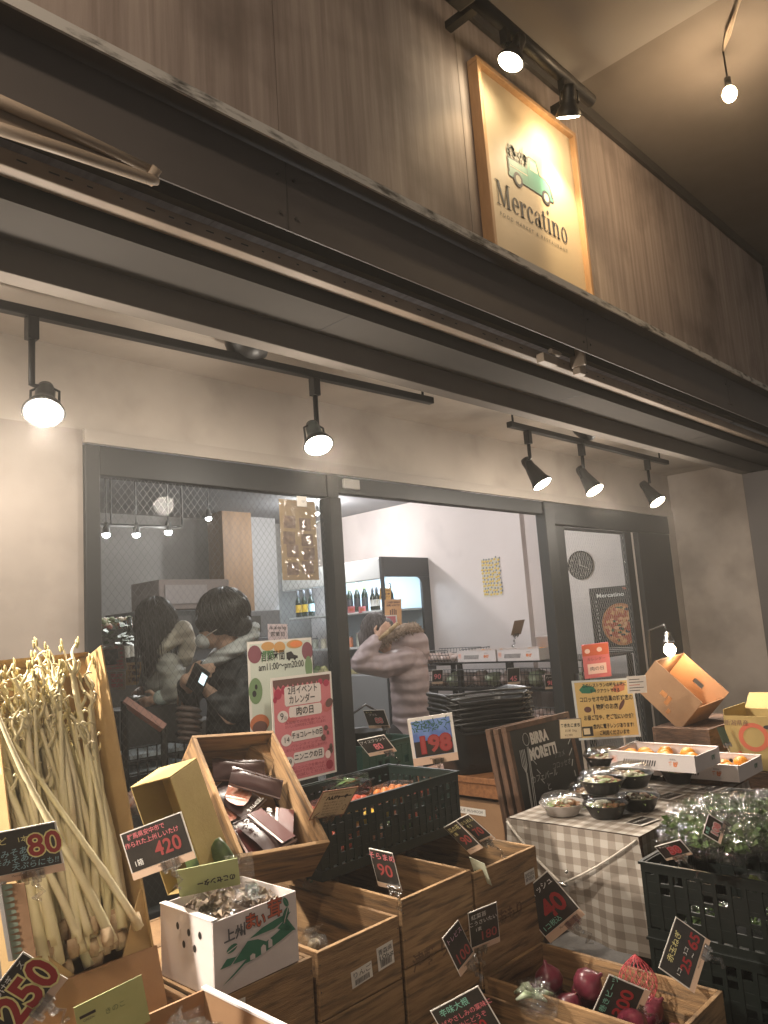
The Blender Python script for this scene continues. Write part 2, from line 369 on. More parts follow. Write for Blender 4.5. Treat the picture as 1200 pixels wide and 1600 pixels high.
# ---------------------------------------------------------------- awning
AW = thing('retractable_awning', 'folded shop awning with beige arms tucked under the dark steel channel', 'awning', (3, 1.85, 2.7))
AWP = mat('beige_awning_paint', (.34, .27, .205), .55, (.29, .23, .175), 3)
G().box(-3, 8.5, 1.845, 1.90, 2.752, 2.80).build('front_bar', mat('awning_bar', (.22, .17, .13), .6, (.30, .235, .18), 4), AW, world=True, bevel=.004)
gs = G(); random.seed(3)
for i in range(90):
    x = -1.5 + i * .07 + random.uniform(-.02, .02)
    if random.random() < .65: gs.box(x, x + random.uniform(.008, .028), 1.8435, 1.8445, 2.776, 2.780)
gs.build('bar_slots', INK, AW, world=True)
G().box(-3, 8.5, 1.81, 1.843, 2.82, 2.87).build('cassette', SOFFIT, AW, world=True)
def arm(p, y): return at(p[0], p[1], Y=y)
j, j2 = arm((240, 268), 1.69), arm((236, 281), 1.685)
G().tube([arm((-60, 132), 1.69), arm((90, 198), 1.69), j], [.016, .015, .013], 10).build('upper_arm', AWP, AW, smooth=True, world=True)
G().tube([arm((-60, 182), 1.685), arm((100, 234), 1.685), j2, arm((246, 283), 1.685)], [.016, .016, .015, .011], 10).build('lower_arm', AWP, AW, smooth=True, world=True)
pl = [arm((-60, 128), 1.70), arm((238, 268), 1.70), arm((232, 276), 1.70), arm((-60, 176), 1.70)]
G().add(pl + [p + Vector((0, .006, 0)) for p in pl], [(0, 1, 2, 3), (7, 6, 5, 4), (0, 4, 5, 1), (2, 6, 7, 3)]).build('arm_plate', mat('arm_plate_paint', (.20, .155, .115), .7), AW, world=True)
G().tube([j + Vector((0, -.02, .0)), j2 + Vector((0, .02, 0))], .014, 12).build('elbow_joint', AWP, AW, smooth=True, world=True)
q = at(902, 572, Y=1.83)
G().box(q.x - .03, q.x + .03, 1.80, 1.842, q.z - .05, q.z + .05).box(q.x - .05, q.x - .032, 1.76, 1.842, q.z - .02, q.z + .075).build('arm_bracket', AWP, AW, world=True, bevel=.004)
q = at(850, 560, Y=1.83)
G().box(q.x - .05, q.x + .07, 1.80, 1.842, q.z - .03, q.z + .012).tube([q + Vector((.01, -.03, .03)), q + Vector((.09, -.03, .03))], .014).build('arm_bracket', AWP, AW, world=True, bevel=.003)

# ---------------------------------------------------------------- lamps
def glow(name, c, s):
    return mat(name, (.02, .02, .02), .3, emit=c, es=s)
LENS = glow('lamp_lens', (1, .87, .62), 26); LENSW = glow('lamp_lens_white', (1, .93, .74), 30); BULBG = glow('bare_bulb_glow', (1, .72, .42), 40); INBULB = glow('shop_bulb_glow', (.95, .97, 1), 35)
def aimM(aim):
    z = -Vector(aim).normalized(); x = Vector((0, 0, 1)).cross(z)
    x = x.normalized() if x.length > 1e-4 else Vector((1, 0, 0)); y = z.cross(x)
    return Matrix(((x.x, y.x, z.x, 0), (x.y, y.y, z.y, 0), (x.z, y.z, z.z, 0), (0, 0, 0, 1)))
def lamp(par, kind, M, energy, col, size=100, blend=.7, r=.05):
    l = bpy.data.lights.new('lamp_light', kind); l.energy = energy; l.color = col; l.shadow_soft_size = r
    if kind == 'SPOT': l.spot_size = R(size); l.spot_blend = blend
    o = bpy.data.objects.new('lamp_light', l); COL.objects.link(o); o.parent = par; o.matrix_basis = M; return o
def spotlight(top, bulb, aim, label, energy, col=(1, .89, .76), lens=LENS, shade=.10, size=110, rb=.06, group='porch track spotlights', rail_h=.03, spill=.16):
    top = Vector(top); bulb = Vector(bulb); a = Vector(aim).normalized()
    t = thing('track_spotlight', label, 'spotlight', top, group=group)
    piv = bulb - a * (shade + .05) - top
    G().box(-.018, .018, -.018, .018, -.075, 0).build('adapter', BLKMET, t, bevel=.003)
    G().tube([(0, 0, -.07), (0, 0, min(-.085, piv.z + .03)), piv + Vector((0, 0, .02))], .011, 8).build('stem', BLKMET, t, smooth=True)
    s = aimM(a) @ Vector((1, 0, 0))
    g = G()
    for k in (1, -1): g.tube([piv + s * (.006 * k) + Vector((0, 0, .03)), piv + s * (.042 * k) + Vector((0, 0, .012)), piv + s * (.042 * k) - Vector((0, 0, .03)) + a * .02], .0045, 6)
    g.build('yoke', BLKMET, t, smooth=True)
    M = T(*piv) @ aimM(a); L = shade + .05
    g = G(); g.m = M; g.lathe([(.001, .045), (.024, .04), (.03, .02), (.031, -.02), (.036, -.04), (.05, -L + .035), (rb + .004, -L + .004), (rb + .001, -L), (rb - .004, -L + .002), (.045, -L + .03), (.03, -.04)], 24)
    g.build('housing', BLKMET, t, smooth=True)
    g = G(); g.m = M; g.lathe([(0, -L - .006), (rb * .5, -L - .005), (rb * .85, -L - .001), (rb - .003, -L + .006)], 24, closed=True)
    g.build('lens', lens, t, smooth=True)
    lamp(t, 'SPOT', T(*(piv + a * (L + .02))) @ aimM(a), energy, col, size, .8, .04)
    lamp(t, 'POINT', T(*(piv + a * (L + .06))), energy * spill, col, r=.05)
    return t
def track(x0, x1, y0, y1, z, rods, label):
    t = thing('lighting_track', label, 'lighting track', (x0, y0, z), group=None)
    a = Vector((x0, y0, z)); b = Vector((x1, y1, z)); u = (b - a).normalized(); n = Vector((-u.y, u.x, 0)) * .017; h = Vector((0, 0, .016))
    g = G(); g.add([a - n - h, a + n - h, a + n + h, a - n + h, b - n - h, b + n - h, b + n + h, b - n + h], [(0, 3, 2, 1), (4, 5, 6, 7), (0, 1, 5, 4), (1, 2, 6, 5), (2, 3, 7, 6), (3, 0, 4, 7)])
    g.build('rail', BLKMET, t, world=True, bevel=.003)
    for k in rods:
        p = a + (b - a) * k
        G().tube([p + h, Vector((p.x, p.y, 2.724))], .006, 8).lathe([(.02, 2.70), (.022, 2.715), (.022, 2.724)], 12, (p.x, p.y, 0)).build('rod', BLKMET, t, smooth=True, world=True)
    return t
tz = 2.628
tk = track(-1.2, 2.80, 2.49, 2.31, tz, (.50, .985), 'long black lighting track hanging in front of the wide window')
q = at(402, 540, Z=2.66)
G().lathe([(.0, -.045), (.03, -.04), (.075, -.02), (.088, .02), (.09, .05)], 20, (1.75, 2.36, 2.672)).build('feed_canopy', BLKMET, tk, smooth=True, world=True)
tk2 = track(3.52, 5.56, 2.36, 2.36, tz, (.02, .94), 'short black lighting track beside the glass door')
G().lathe([(.0, -.03), (.03, -.028), (.05, -.01), (.085, .03), (.09, .045)], 20, (4.40, 2.36, 2.68)).build('feed_canopy', BLKMET, tk2, smooth=True, world=True)
def ty(x): return 2.49 + (x + 1.2) / 4.0 * (2.31 - 2.49)
spotlight((.93, ty(.93), tz - .016), at(68, 646, Y=2.34), (-.25, -.48, -.84), 'blazing round spotlight above the box of pale stalks', 62, lens=LENSW, shade=.04)
spotlight((2.075, ty(2.075), tz - .016), at(498, 697, Y=2.28), (-.18, -.48, -.85), 'blazing round spotlight above the pink event poster', 52, lens=LENSW, shade=.04)
spotlight((-.35, ty(-.35), tz - .016), (-.36, 2.36, 2.31), (.52, -.36, -.72), 'added unseen spotlight at the far end of the long track beyond the stalk box', 150, shade=.04)  # added out of view to light the stalks and box sides
spotlight((3.70, 2.36, tz - .016), at(848, 757, Y=2.33), (.11, -.45, -.82), 'black flared spotlight nearest the open end of the short track', 45)
spotlight((4.30, 2.36, tz - .016), at(930, 767, Y=2.30), (.0, -.48, -.84), 'black flared spotlight in the middle of the short track', 45)
spotlight((5.22, 2.36, tz - .016), at(1028, 785, Y=2.30), (-.05, -.52, -.82), 'black flared spotlight above the glass door handle side', 45)

# sign lamps on their bar
sb = thing('sign_lamp_bar', 'black bar of the sign lamps fixed to the upper wall above the wooden frame', 'lamp bar', (2.6, 1.5, 4.0))
G().tube([Vector((2.35, 1.60, 4.13)), Vector((3.4, 1.60, 4.13))], .032, 12).build('bar', BLKMET, sb, smooth=True, world=True)
for bx in (2.45, 3.30): G().box(bx, bx + .04, 1.62, 1.775, 4.115, 4.15).build('bracket', BLKMET, sb, world=True)
G().box(2.30, 2.39, 1.55, 1.65, 4.07, 4.19).build('end_cap', BLKMET, sb, world=True, bevel=.01)
for px, py, lab, aim in ((797, 98, 'lit sign lamp further from the sign corner, above the frame top edge', (-.30, .30, -.90)), (888, 183, 'lit sign lamp shining on the pale board corner beside the truck', (.38, .36, -.86))):
    b = at(px, py, Y=1.60)
    spotlight((b.x - .02, 1.60, 4.105), b, aim, lab, 4.0 if 'further' in lab else 20, (1, .74, .42), LENS, .05, 70, group='lamps over the shop sign', spill=.10)

# bare bulb under the ceiling
b = at(1140, 147, Z=4.12)
t = thing('bare_bulb', 'small bare bulb hanging from cables under the dark ceiling', 'light bulb', (b.x, b.y, 4.37))
G().ell((0, 0, b.z - 4.37), (.035, .035, .042)).build('bulb', BULBG, t, smooth=True)
G().tube([(0, 0, b.z - 4.37 + .035), (0, 0, b.z - 4.37 + .09)], .017, 10).tube([(0, 0, b.z - 4.37 + .09), (0, 0, -.002)], .005, 6).build('socket', BLKMET, t, smooth=True)
lamp(t, 'POINT', T(0, 0, b.z - 4.37 - .06), 7, (1, .7, .42), r=.05)
b0 = Vector((-.9, .75, 3.95))  # added bulb out of view, brightens stalk fronts and box faces
t = thing('bare_bulb', 'added unseen bare bulb over the crates at the stalk box end', 'light bulb', (b0.x, b0.y, 4.37))
G().ell((0, 0, b0.z - 4.37), (.035, .035, .042)).build('bulb', BULBG, t, smooth=True)
G().tube([(0, 0, b0.z - 4.37 + .035), (0, 0, b0.z - 4.37 + .09)], .017, 10).tube([(0, 0, b0.z - 4.37 + .09), (0, 0, -.002)], .005, 6).build('socket', BLKMET, t, smooth=True)
lamp(t, 'POINT', T(0, 0, b0.z - 4.37 - .07), 55, (1, .80, .60), r=.06)
t = thing('ceiling_cable', 'thin pale cables looping along the ceiling towards the bare bulb', 'cable', (3.8, .9, 4.33))
g = G()
for k in range(3):
    g.tube([(3.0 + .2 * k, .35, 4.355), (3.4, .75 + .03 * k, 4.34 - .02 * k), (3.75 + .02 * k, 1.02, 4.345), (b.x, b.y, 4.365)], .005, 6)
g.build('cable_strand', mat('pale_cable', (.4, .33, .26), .6), t, smooth=True, world=True)

# ---------------------------------------------------------------- the sign
SG = thing('shop_sign', 'pale wooden framed shop sign with a green truck over the shop name', 'sign', (2.62, 1.80, 3.00))
W, H = .86, 1.06
PINE = mat('pine_frame', (.46, .27, .135), .55, (.38, .215, .10), 5, (10, 10, 1))
G().box(.02, W - .02, -.03, -.003, .02, H - .02).build('board', mat('sign_board', (.60, .48, .32), .5, (.57, .455, .30), 3), SG)
g = G()
g.box(0, W, -.060, -.002, H - .024, H).box(0, .024, -.060, -.002, .024, H - .025).box(W - .024, W, -.060, -.002, .024, H - .025).box(.0, W, -.060, -.002, 0, .023)
g.build('frame', PINE, SG, bevel=.003)
F = T(0, -.0325, 0) @ RX(90)
SIGNI = mat('sign_ink', (.05, .055, .07), .6); TGREEN = mat('truck_green', (.10, .33, .26), .5); TLITE = mat('truck_pale', (.62, .60, .48), .6)
def shp(name, m, fn, z=0.0, par=SG, M=F):
    g = G(); fn(g); o = g.build(name, m, par); o.matrix_basis = M @ T(0, 0, z); return o
# letters with heavy stems and hairline serifs, drawn by hand
def letters(g):
    S = .150; x = .075; y0 = .375
    def stem(cx, a, b, wd): g.poly([(cx - wd / 2, a), (cx + wd / 2, a), (cx + wd / 2, b), (cx - wd / 2, b)])
    def ser(cx, y, wd, th=.006): g.poly([(cx - wd / 2, y - th / 2), (cx + wd / 2, y - th / 2), (cx + wd / 2, y + th / 2), (cx - wd / 2, y + th / 2)])
    hc = S; xh = S * .66; st = .023; th = .0075
    # M
    stem(x + .016, y0, y0 + hc, th); ser(x + .016, y0 + .003, .042); ser(x + .006, y0 + hc - .003, .03)
    g.poly([(x + .008, y0 + hc), (x + .034, y0 + hc), (x + .078, y0 + .012), (x + .066, y0)])
    g.poly([(x + .066, y0), (x + .074, y0), (x + .122, y0 + hc), (x + .113, y0 + hc)])
    stem(x + .118, y0, y0 + hc, st); ser(x + .118, y0 + .003, .050); ser(x + .128, y0 + hc - .003, .036)
    x += .160
    def eo(cx, half, a0=0, a1=360): g.ring((cx, y0 + xh / 2), (half, xh / 2 + .003), (half - .019, xh / 2 - .004), a0=a0, a1=a1)
    # e
    eo(x + .038, .038, 0, 310); ser(x + .040, y0 + xh * .53, .058, .007); x += .092
    # r
    stem(x + .014, y0, y0 + xh, st); ser(x + .014, y0 + .003, .048); ser(x + .004, y0 + xh - .003, .024)
    g.ring((x + .046, y0 + xh * .62), (.025, xh * .40), (.019, xh * .34), a0=60, a1=180); g.disc((x + .054, y0 + xh * .88), .011); x += .072
    # c
    eo(x + .036, .036, 45, 318); g.disc((x + .058, y0 + xh * .78), .011); x += .083
    # a
    stem(x + .056, y0 + .004, y0 + xh * .72, st * .9); g.ring((x + .038, y0 + xh * .72), (.029, xh * .29), (.019, xh * .24), a0=0, a1=165); g.disc((x + .014, y0 + xh * .74), .010)
    g.ring((x + .034, y0 + xh * .28), (.032, xh * .29), (.014, xh * .24)); ser(x + .072, y0 + .005, .022, .008); x += .094
    # t
    stem(x + .016, y0 + .012, y0 + xh * 1.30, st * .85); ser(x + .018, y0 + xh - .003, .050, .007); g.ring((x + .030, y0 + .018), (.024, .019), (.013, .013), a0=180, a1=340); x += .062
    # i
    stem(x + .014, y0, y0 + xh, st); ser(x + .014, y0 + .003, .046); ser(x + .004, y0 + xh - .003, .024); g.disc((x + .013, y0 + xh + .040), .0135); x += .055
    # n
    stem(x + .014, y0, y0 + xh, st); ser(x + .014, y0 + .003, .044); ser(x + .004, y0 + xh - .003, .024)
    g.ring((x + .046, y0 + xh * .70), (.031, xh * .31), (.012, xh * .25), a0=0, a1=180); stem(x + .0665, y0, y0 + xh * .72, st * .85); ser(x + .066, y0 + .003, .040); x += .106
    eo(x + .038, .038)
def letters2(g):
    h = G(); letters(h); g.add([(.098 + .745 * (p.x - .075), .39 + .8 * (p.y - .375), p.z) for p in h.v], h.f)
shp('name_lettering', SIGNI, letters2)
text_obj('FOOD MARKET & RESTAURANT', .026, SIGNI, SG, F @ T(.395, .345, 0), 'small_lettering', width=.57, space=1.6)
# truck emblem
TX, TY = .392, .59
def arc(cx, cy, r, a0, a1, n=10): return [(cx + r * math.cos(R(a0 + (a1 - a0) * i / n)), cy + r * math.sin(R(a0 + (a1 - a0) * i / n))) for i in range(n + 1)]
def truck(g):
    g.poly([(TX - .17, TY), (TX - .172, TY + .075), (TX - .02, TY + .082), (TX - .012, TY), ])
    g.poly([(TX - .012, TY), (TX - .016, TY + .086), (TX + .000, TY + .142), (TX + .012, TY + .150), (TX + .07, TY + .150), (TX + .088, TY + .085), (TX + .09, TY)])
    g.poly([(TX + .09, TY), (TX + .089, TY + .085), (TX + .14, TY + .08), (TX + .172, TY + .062), (TX + .182, TY + .03), (TX + .186, TY)])
    g.poly([(TX - .18, TY - .014), (TX - .18, TY + .003), (TX + .198, TY + .003), (TX + .198, TY - .014)], -.0002)
shp('truck_emblem', TGREEN, truck, .0006)
shp('truck_outline', SIGNI, lambda g: g.poly([(TX - .178, TY - .018), (TX - .180, TY + .081), (TX - .024, TY + .089), (TX - .008, TY + .147), (TX + .006, TY + .157), (TX + .074, TY + .157), (TX + .094, TY + .090), (TX + .146, TY + .086), (TX + .180, TY + .066), (TX + .204, TY), (TX + .204, TY - .018)]), .0003)
shp('truck_window', TLITE, lambda g: (g.poly([(TX + .008, TY + .088), (TX + .018, TY + .138), (TX + .064, TY + .138), (TX + .078, TY + .088)]), g.poly([(TX - .165, TY + .036), (TX - .165, TY + .042), (TX - .02, TY + .046), (TX - .02, TY + .040)])), .0010)
def wheels(g):
    for cx in (-.105, .135): g.disc((TX + cx, TY - .012), .037)
def hubs(g):
    for cx in (-.105, .135): g.disc((TX + cx, TY - .012), .022)
shp('truck_tyre', SIGNI, wheels, .0014); shp('truck_hub', TLITE, hubs, .0018)
random.seed(5)
def load(g):
    for i in range(26): g.disc((TX - .165 + .145 * random.random(), TY + .085 + .062 * random.random() ** 1.3), random.uniform(.008, .017), n=12)
    g.poly([(TX - .05, TY + .09), (TX - .04, TY + .19), (TX - .03, TY + .09)]); g.poly([(TX - .075, TY + .09), (TX - .06, TY + .175), (TX - .05, TY + .09)])
shp('truck_load', mat('load_grey', (.24, .26, .22), .6), load, .0008)
def load2(g):
    for i in range(16): g.disc((TX - .16 + .12 * random.random(), TY + .085 + .05 * random.random()), random.uniform(.005, .010), n=10)
shp('truck_load', mat('load_pale', (.50, .45, .36), .6), load2, .0012)
# ================================================================ inside the shop
def ilamp(loc, label, en, grp='shop ceiling lamps', col=(1, .97, .95), vis=True):
    t = thing('ceiling_lamp', label, 'ceiling lamp', (loc[0], loc[1], 3.0), group=grp)
    dz = loc[2] - 3.0
    G().tube([(0, 0, -.002), (0, 0, dz + .09)], .004, 6).lathe([(.012, dz + .09), (.022, dz + .05), (.024, dz + .015)], 12, closed=True).build('shade', BLKMET, t, smooth=True)
    G().ell((0, 0, dz + .012), (.024, .024, .022)).build('bulb', INBULB, t, smooth=True)
    lamp(t, 'POINT', T(0, 0, dz - .05), en, col, r=.06)
    return t
LB = 'bright bulb hanging from the dark shop ceiling above the kitchen counter'
for px, py in ((166, 838), (213, 838), (263, 834)): ilamp(at(px, py, Y=4.6), LB, 6, 'bulbs over the kitchen counter', (1, .96, .92))
ilamp(at(326, 812, Y=5.2), 'bulb glowing deeper in the shop past the counter bulbs', 5, 'shop lamps')
for x, y, lb in ((4.9, 4.4, 'added unseen ceiling lamp above the woman in the fur hood'), (5.6, 6.4, 'added unseen ceiling lamp before the wine fridge'), (3.1, 3.7, 'added unseen ceiling lamp over the two customers')):  # lamps added above the visible opening to brighten the shop
    ilamp((x, y, 2.86), lb, 27 if x > 4 else 12, 'shop lamps')
b = at(962, 857, Y=3.75)
ilamp((b.x, b.y, b.z), 'glaring lamp behind the glass door above the pizza poster', 6, 'shop lamps')
tr = thing('shop_track', 'thin dark rail crossing the shop ceiling over the counter bulbs', 'lighting track', (2.4, 4.6, 2.6))
q0, q1 = at(150, 820, Y=4.6), at(285, 824, Y=4.6)
G().tube([q0, q1], .012, 6).tube([q1, (q1.x, q1.y, 3.0)], .006, 6).tube([q0 + Vector((.1, 0, 0)), (q0.x + .1, q0.y, 3.0)], .006, 6).build('rail', BLKMET, tr, world=True)

# ---- refrigerated wine case
FR = thing('wine_fridge', 'tall open fridge with dark end panel, lit shelves of wine and jars', 'fridge', (6.3, 6.6, 0))
FW = mat('fridge_white', (.66, .68, .68), .4); FD = mat('fridge_dark', (.04, .043, .047), .4)
def arcp(cx, cy, r, a0, a1, n=6): return [(cx + r * math.cos(R(a0 + (a1 - a0) * i / n)), cy + r * math.sin(R(a0 + (a1 - a0) * i / n))) for i in range(n + 1)]
g = G()
def py(x0, x1, z0, z1): g.box(x0, x1, 5.77, 5.80, z0, z1)
py(5.92, 5.955, .2, 2.318); py(5.957, 6.698, 2.10, 2.318); py(6.56, 6.698, .2, 2.098); py(5.957, 6.558, .2, 1.10)
c = arcp(6.46, 2.0, .098, 90, 0)
g2 = [(6.559, 2.099)] + c
g.add([(p[0], 5.77, p[1]) for p in g2], [tuple(range(len(g2)))])
g.build('end_panel', FD, FR, world=True)
G().box(5.957, 6.558, 5.783, 5.789, 1.10, 2.10).build('end_glass', GLASS, FR, world=True)
G().box(5.92, 6.0, 5.802, 7.5, 2.08, 2.31).box(6.0, 6.69, 5.802, 7.5, 2.27, 2.31).build('header', FW, FR, world=True, bevel=.01)
G().box(6.66, 6.69, 5.802, 7.5, .3, 2.27).build('back_panel', mat('fridge_back', (.50, .60, .68), .4), FR, world=True)
G().box(5.93, 6.66, 5.802, 7.5, .2, 1.06).build('base_cabinet', mat('fridge_grey', (.30, .31, .32), .5), FR, world=True, bevel=.01)
for z in (1.36, 1.752): G().box(6.0, 6.66, 5.805, 7.49, z - .02, z).build('shelf', FW, FR, world=True)
G().box(6.03, 6.07, 5.9, 7.4, 2.235, 2.262).build('light_strip', glow('fridge_tube', (.75, .88, 1), 3), FR, world=True)
l = bpy.data.lights.new('lamp_light', 'AREA'); l.shape = 'RECTANGLE'; l.size = .08; l.size_y = 1.5; l.energy = 12; l.color = (.80, .90, 1)
o = bpy.data.objects.new('lamp_light', l); COL.objects.link(o); o.parent = FR; o.matrix_basis = T(-.22, .05, 2.225)
WINE = mat('dark_bottle', (.012, .02, .014), .12, spec=.6); LBL = mat('wine_label', (.68, .68, .64), .6); FOILG = mat('green_foil', (.24, .50, .13), .4); FOILB = mat('black_foil', (.03, .03, .035), .4); LYEL = mat('yellow_label', (.70, .42, .04), .5)
def bottle(px, pyy, X, h, label, foil, lab, grp, z=None, r=.038):
    p = at(px, pyy, X=X)
    t = thing('wine_bottle', label, 'bottle', (p.x, p.y, z if z is not None else p.z), group=grp)
    G().lathe([(0, 0), (r * .95, .002), (r, .012), (r, h * .56), (r * .85, h * .64), (r * .42, h * .74), (r * .36, h * .97), (0, h * .975)], 16).build('glass_body', WINE, t, smooth=True)
    G().lathe([(r * .48, h * .76), (r * .42, h * .98), (0, h)], 14, closed=True).build('foil', foil, t, smooth=True)
    G().lathe([(r + .0012, h * .18), (r + .0012, h * .46)], 16, closed=True).build('label', lab, t, smooth=True)
for i, px in enumerate((547.5, 559, 571)): bottle(px, 951, 6.12, .335, 'sparkling wine bottle with bright green foil neck on the fridge shelf', FOILG, FOILB, 'green foiled bottles', 1.753)
bottle(535, 951, 6.12, .33, 'dark wine bottle with a pale tall label at the fridge shelf end', FOILB, LBL, None, 1.753)
for px in (583.5, 590): bottle(px, 951, 6.08, .26, 'brown bottle with a round cream label by the fridge end panel', FOILB, LBL, 'cream labelled bottles', 1.753, r=.034)
for px in (602, 611): bottle(px, 950, 6.3, .30, 'bottle with silver neck seen through the fridge end glass', CHROME, FOILB, 'silver necked bottles', 1.753)
for px in (467, 476.5): bottle(px, 955, 6.10, .33, 'bottle with bright yellow label beside the taped plastic sheet', FOILB, LYEL, 'yellow labelled bottles', 1.753)
bottle(487, 955, 6.10, .33, 'pale blue labelled bottle next to the yellow labelled pair', FOILB, mat('blue_label', (.45, .6, .65), .5), None, 1.753)
random.seed(11)
JC = [(.62, .50, .30), (.55, .30, .12), (.66, .62, .50), (.45, .48, .42), (.60, .22, .12)]
for i in range(9):
    y = 5.95 + i * .155; cc = JC[i % 5]
    t = thing('jar', 'small jar with coloured contents on the middle fridge shelf', 'jar', (6.14, y, 1.361), group='jars in the fridge')
    hh = .10 + .03 * (i % 3 == 0)
    G().lathe([(0, 0), (.034, .003), (.036, .01), (.036, hh), (.03, hh + .012)], 14).build('jar_body', mat('jar_fill_%s' % 'abcde'[i % 5], cc, .3), t, smooth=True)
    G().lathe([(.033, hh + .013), (.034, hh + .028), (0, hh + .03)], 14).build('lid', WHITECARD if i % 2 else CHROME, t, smooth=True)
for i in range(8):
    t = thing('food_pack', 'small wrapped food pack on the lower fridge deck', 'food pack', (6.05 + .05 * (i % 2), 5.93 + i * .17, 1.062), group='packs in the fridge')
    G().box(-.05, .05, -.06, .06, 0, .05).build('tray', mat('pack_tray_%s' % 'abc'[i % 3], [(.5, .45, .25), (.25, .32, .16), (.6, .55, .5)][i % 3], .4), t, bevel=.008)
    G().ell((0, 0, .05), (.045, .055, .05), noise_amp=.3, seed=i).build('contents', mat('pack_fill_%s' % 'abc'[i % 3], [(.45, .42, .2), (.2, .3, .1), (.55, .4, .3)][i % 3], .4), t, smooth=True)

# ---------------------------------------------------------------- flat cards, signs and posters
def card_root(name, label, cat, tl, tr, bl, asp, d, m=PAPER, group=None, tilt=0.0, thick=.0016):
    M, w, h = rect(tl, tr, bl, asp, d, tilt)
    t = thing(name, label, cat, M=M, group=group)
    G().box(0, w, 0, h, -thick, 0).build('sheet', m, t)
    return t, w, h
def patch(t, m, x0, x1, y0, y1, z=.0006, name='panel'):
    return G().add([(x0, y0, z), (x1, y0, z), (x1, y1, z), (x0, y1, z)], [(0, 1, 2, 3)]).build(name, m, t)
def clip(t, x, y, s=1.0, drop=.07, ang=0):
    """clear plastic card clip with its stem and foot"""
    M = T(x, y, 0) @ RZ(ang)
    g = G(); g.m = M
    g.box(-.022 * s, .022 * s, -.010 * s, .010 * s, .001, .006).box(-.016 * s, -.008 * s, -.014 * s, .012 * s, .0061, .012).box(.008 * s, .016 * s, -.014 * s, .012 * s, .0061, .012).box(-.020 * s, .020 * s, -.008 * s, .010 * s, -.008, -.002)
    g.build('clip', CLEARW, t, bevel=.001)
    g = G(); g.m = M
    g.tube([(0, -.008 * s, 0), (0, -.02 * s, -.002), (0, -drop * .55, -.006)], .0045 * s, 8).ell((0, -.020 * s, -.001), (.008 * s, .008 * s, .008 * s), 10, 6)
    g.tube([(0, -drop * .5, -.006), (.012 * s, -drop * .7, -.002), (-.008 * s, -drop * .85, .004), (.004, -drop, -.002)], .006 * s, 8, flat=.4)
    g.build('clip_stem', CLEAR, t, smooth=True)
CLEARW = film('frosted_clip', (.85, .83, .80), .25, .25, .1, 40)
def price_card(label, tl, tr, bl, asp, d, items, strip=.16, side='b', clipat=None, tilt=0.0, group='black price cards', border=.02, clips=True, drop=.07, cs=1.0, bmat=None):
    t, w, h = card_root('price_card', label, 'price card', tl, tr, bl, asp, d, PAPER, None, tilt)
    x0, x1, y0, y1 = border * w, w * (1 - border), border * h, h * (1 - border)
    if side == 'b': y0 = strip * h; patch(t, PEACH, 0, w, 0, strip * h - .001); text_obj('Mercatino', strip * h * .34, BROWNP, t, T(w / 2, strip * h * .62, .001), 'strip_lettering')
    elif side == 'r': x1 = w * (1 - strip); patch(t, PEACH, x1 + .001, w, 0, h); text_obj('Mercatino', strip * w * .34, BROWNP, t, T(x1 + strip * w * .4, h / 2, .001) @ RZ(90), 'strip_lettering')
    elif side == 'l': x0 = w * strip; patch(t, PEACH, 0, x0 - .001, 0, h)
    if strip >= 0: patch(t, bmat or BOARD, x0, x1, y0, y1)
    for it in items:
        s, x, y, sz, m = it[:5]; kw = it[5] if len(it) > 5 else {}
        rot = kw.pop('rot', 0); outline = kw.pop('outline', None); b = kw.pop('bold', 0.0) * sz * h
        M = T(x * w, y * h, .0012) @ RZ(rot)
        if outline: text_obj(s, sz * h, outline, t, T(0, 0, .0003) @ M, 'lettering', bold=b + .045 * sz * h, **kw); M = T(0, 0, .0006) @ M
        text_obj(s, sz * h, m, t, M, 'lettering', bold=b, **kw)
    if clips:
        cx, cy = clipat or ((.5, .04) if side == 'b' else (.95, .5))
        clip(t, cx * w, cy * h, cs, drop, 0 if side == 'b' else 60)
    return t

# fridge cards
t, w, h = card_root('shelf_card', 'orange handwritten card leaning on the fridge frame beside the bottles', 'card', (593, 919), (611, 919), (593, 937), 1, 6.3 * .995 + 2.0, mat('orange_card', (.62, .35, .10), .6))
for i, s in enumerate(('おすすめワイン', 'セール中', '冷えてます')): text_obj(s, h * .17, BROWNP, t, T(w / 2, h * (.78 - .28 * i), .001), width=w * .8, bold=.002)
t, w, h = card_root('shelf_card', 'tall orange card with a building drawing above the fur hood', 'card', (601, 937), (627, 936), (602, 985), .55, 8.2, mat('tan_card', (.55, .30, .14), .6))
for i, s in enumerate(('この店の商品は', '冷蔵庫の中です')): text_obj(s, h * .075, BROWNP, t, T(w / 2, h * (.90 - .1 * i), .001), width=w * .8, bold=.001)
g = G()
for i in range(4): g.poly([(w * (.3 + .11 * i), h * .5), (w * (.37 + .11 * i), h * .5), (w * (.37 + .11 * i), h * (.66 + .03 * (1.5 - abs(i - 1.5)))), (w * (.3 + .11 * i), h * (.66 + .03 * (1.5 - abs(i - 1.5))))], .001)
g.build('drawing', BROWNP, t)
t, w, h = card_root('shelf_card', 'small white framed card with a pink picture behind the hand', 'card', (594, 962), (620, 961), (595, 977), 1.6, 8.1, PAPER)
patch(t, PINKP, w * .08, w * .92, h * .1, h * .9)
for px in (548.5, 565.5):
    t, w, h = card_root('shelf_tag', 'pink price tag on the upper fridge shelf edge', 'price tag', (px - 5, 948), (px + 6, 947), (px - 5, 958), 1.15, 8.55, PINKP, 'pink fridge price tags')
    patch(t, REDP, w * .2, w * .8, h * .3, h * .7)
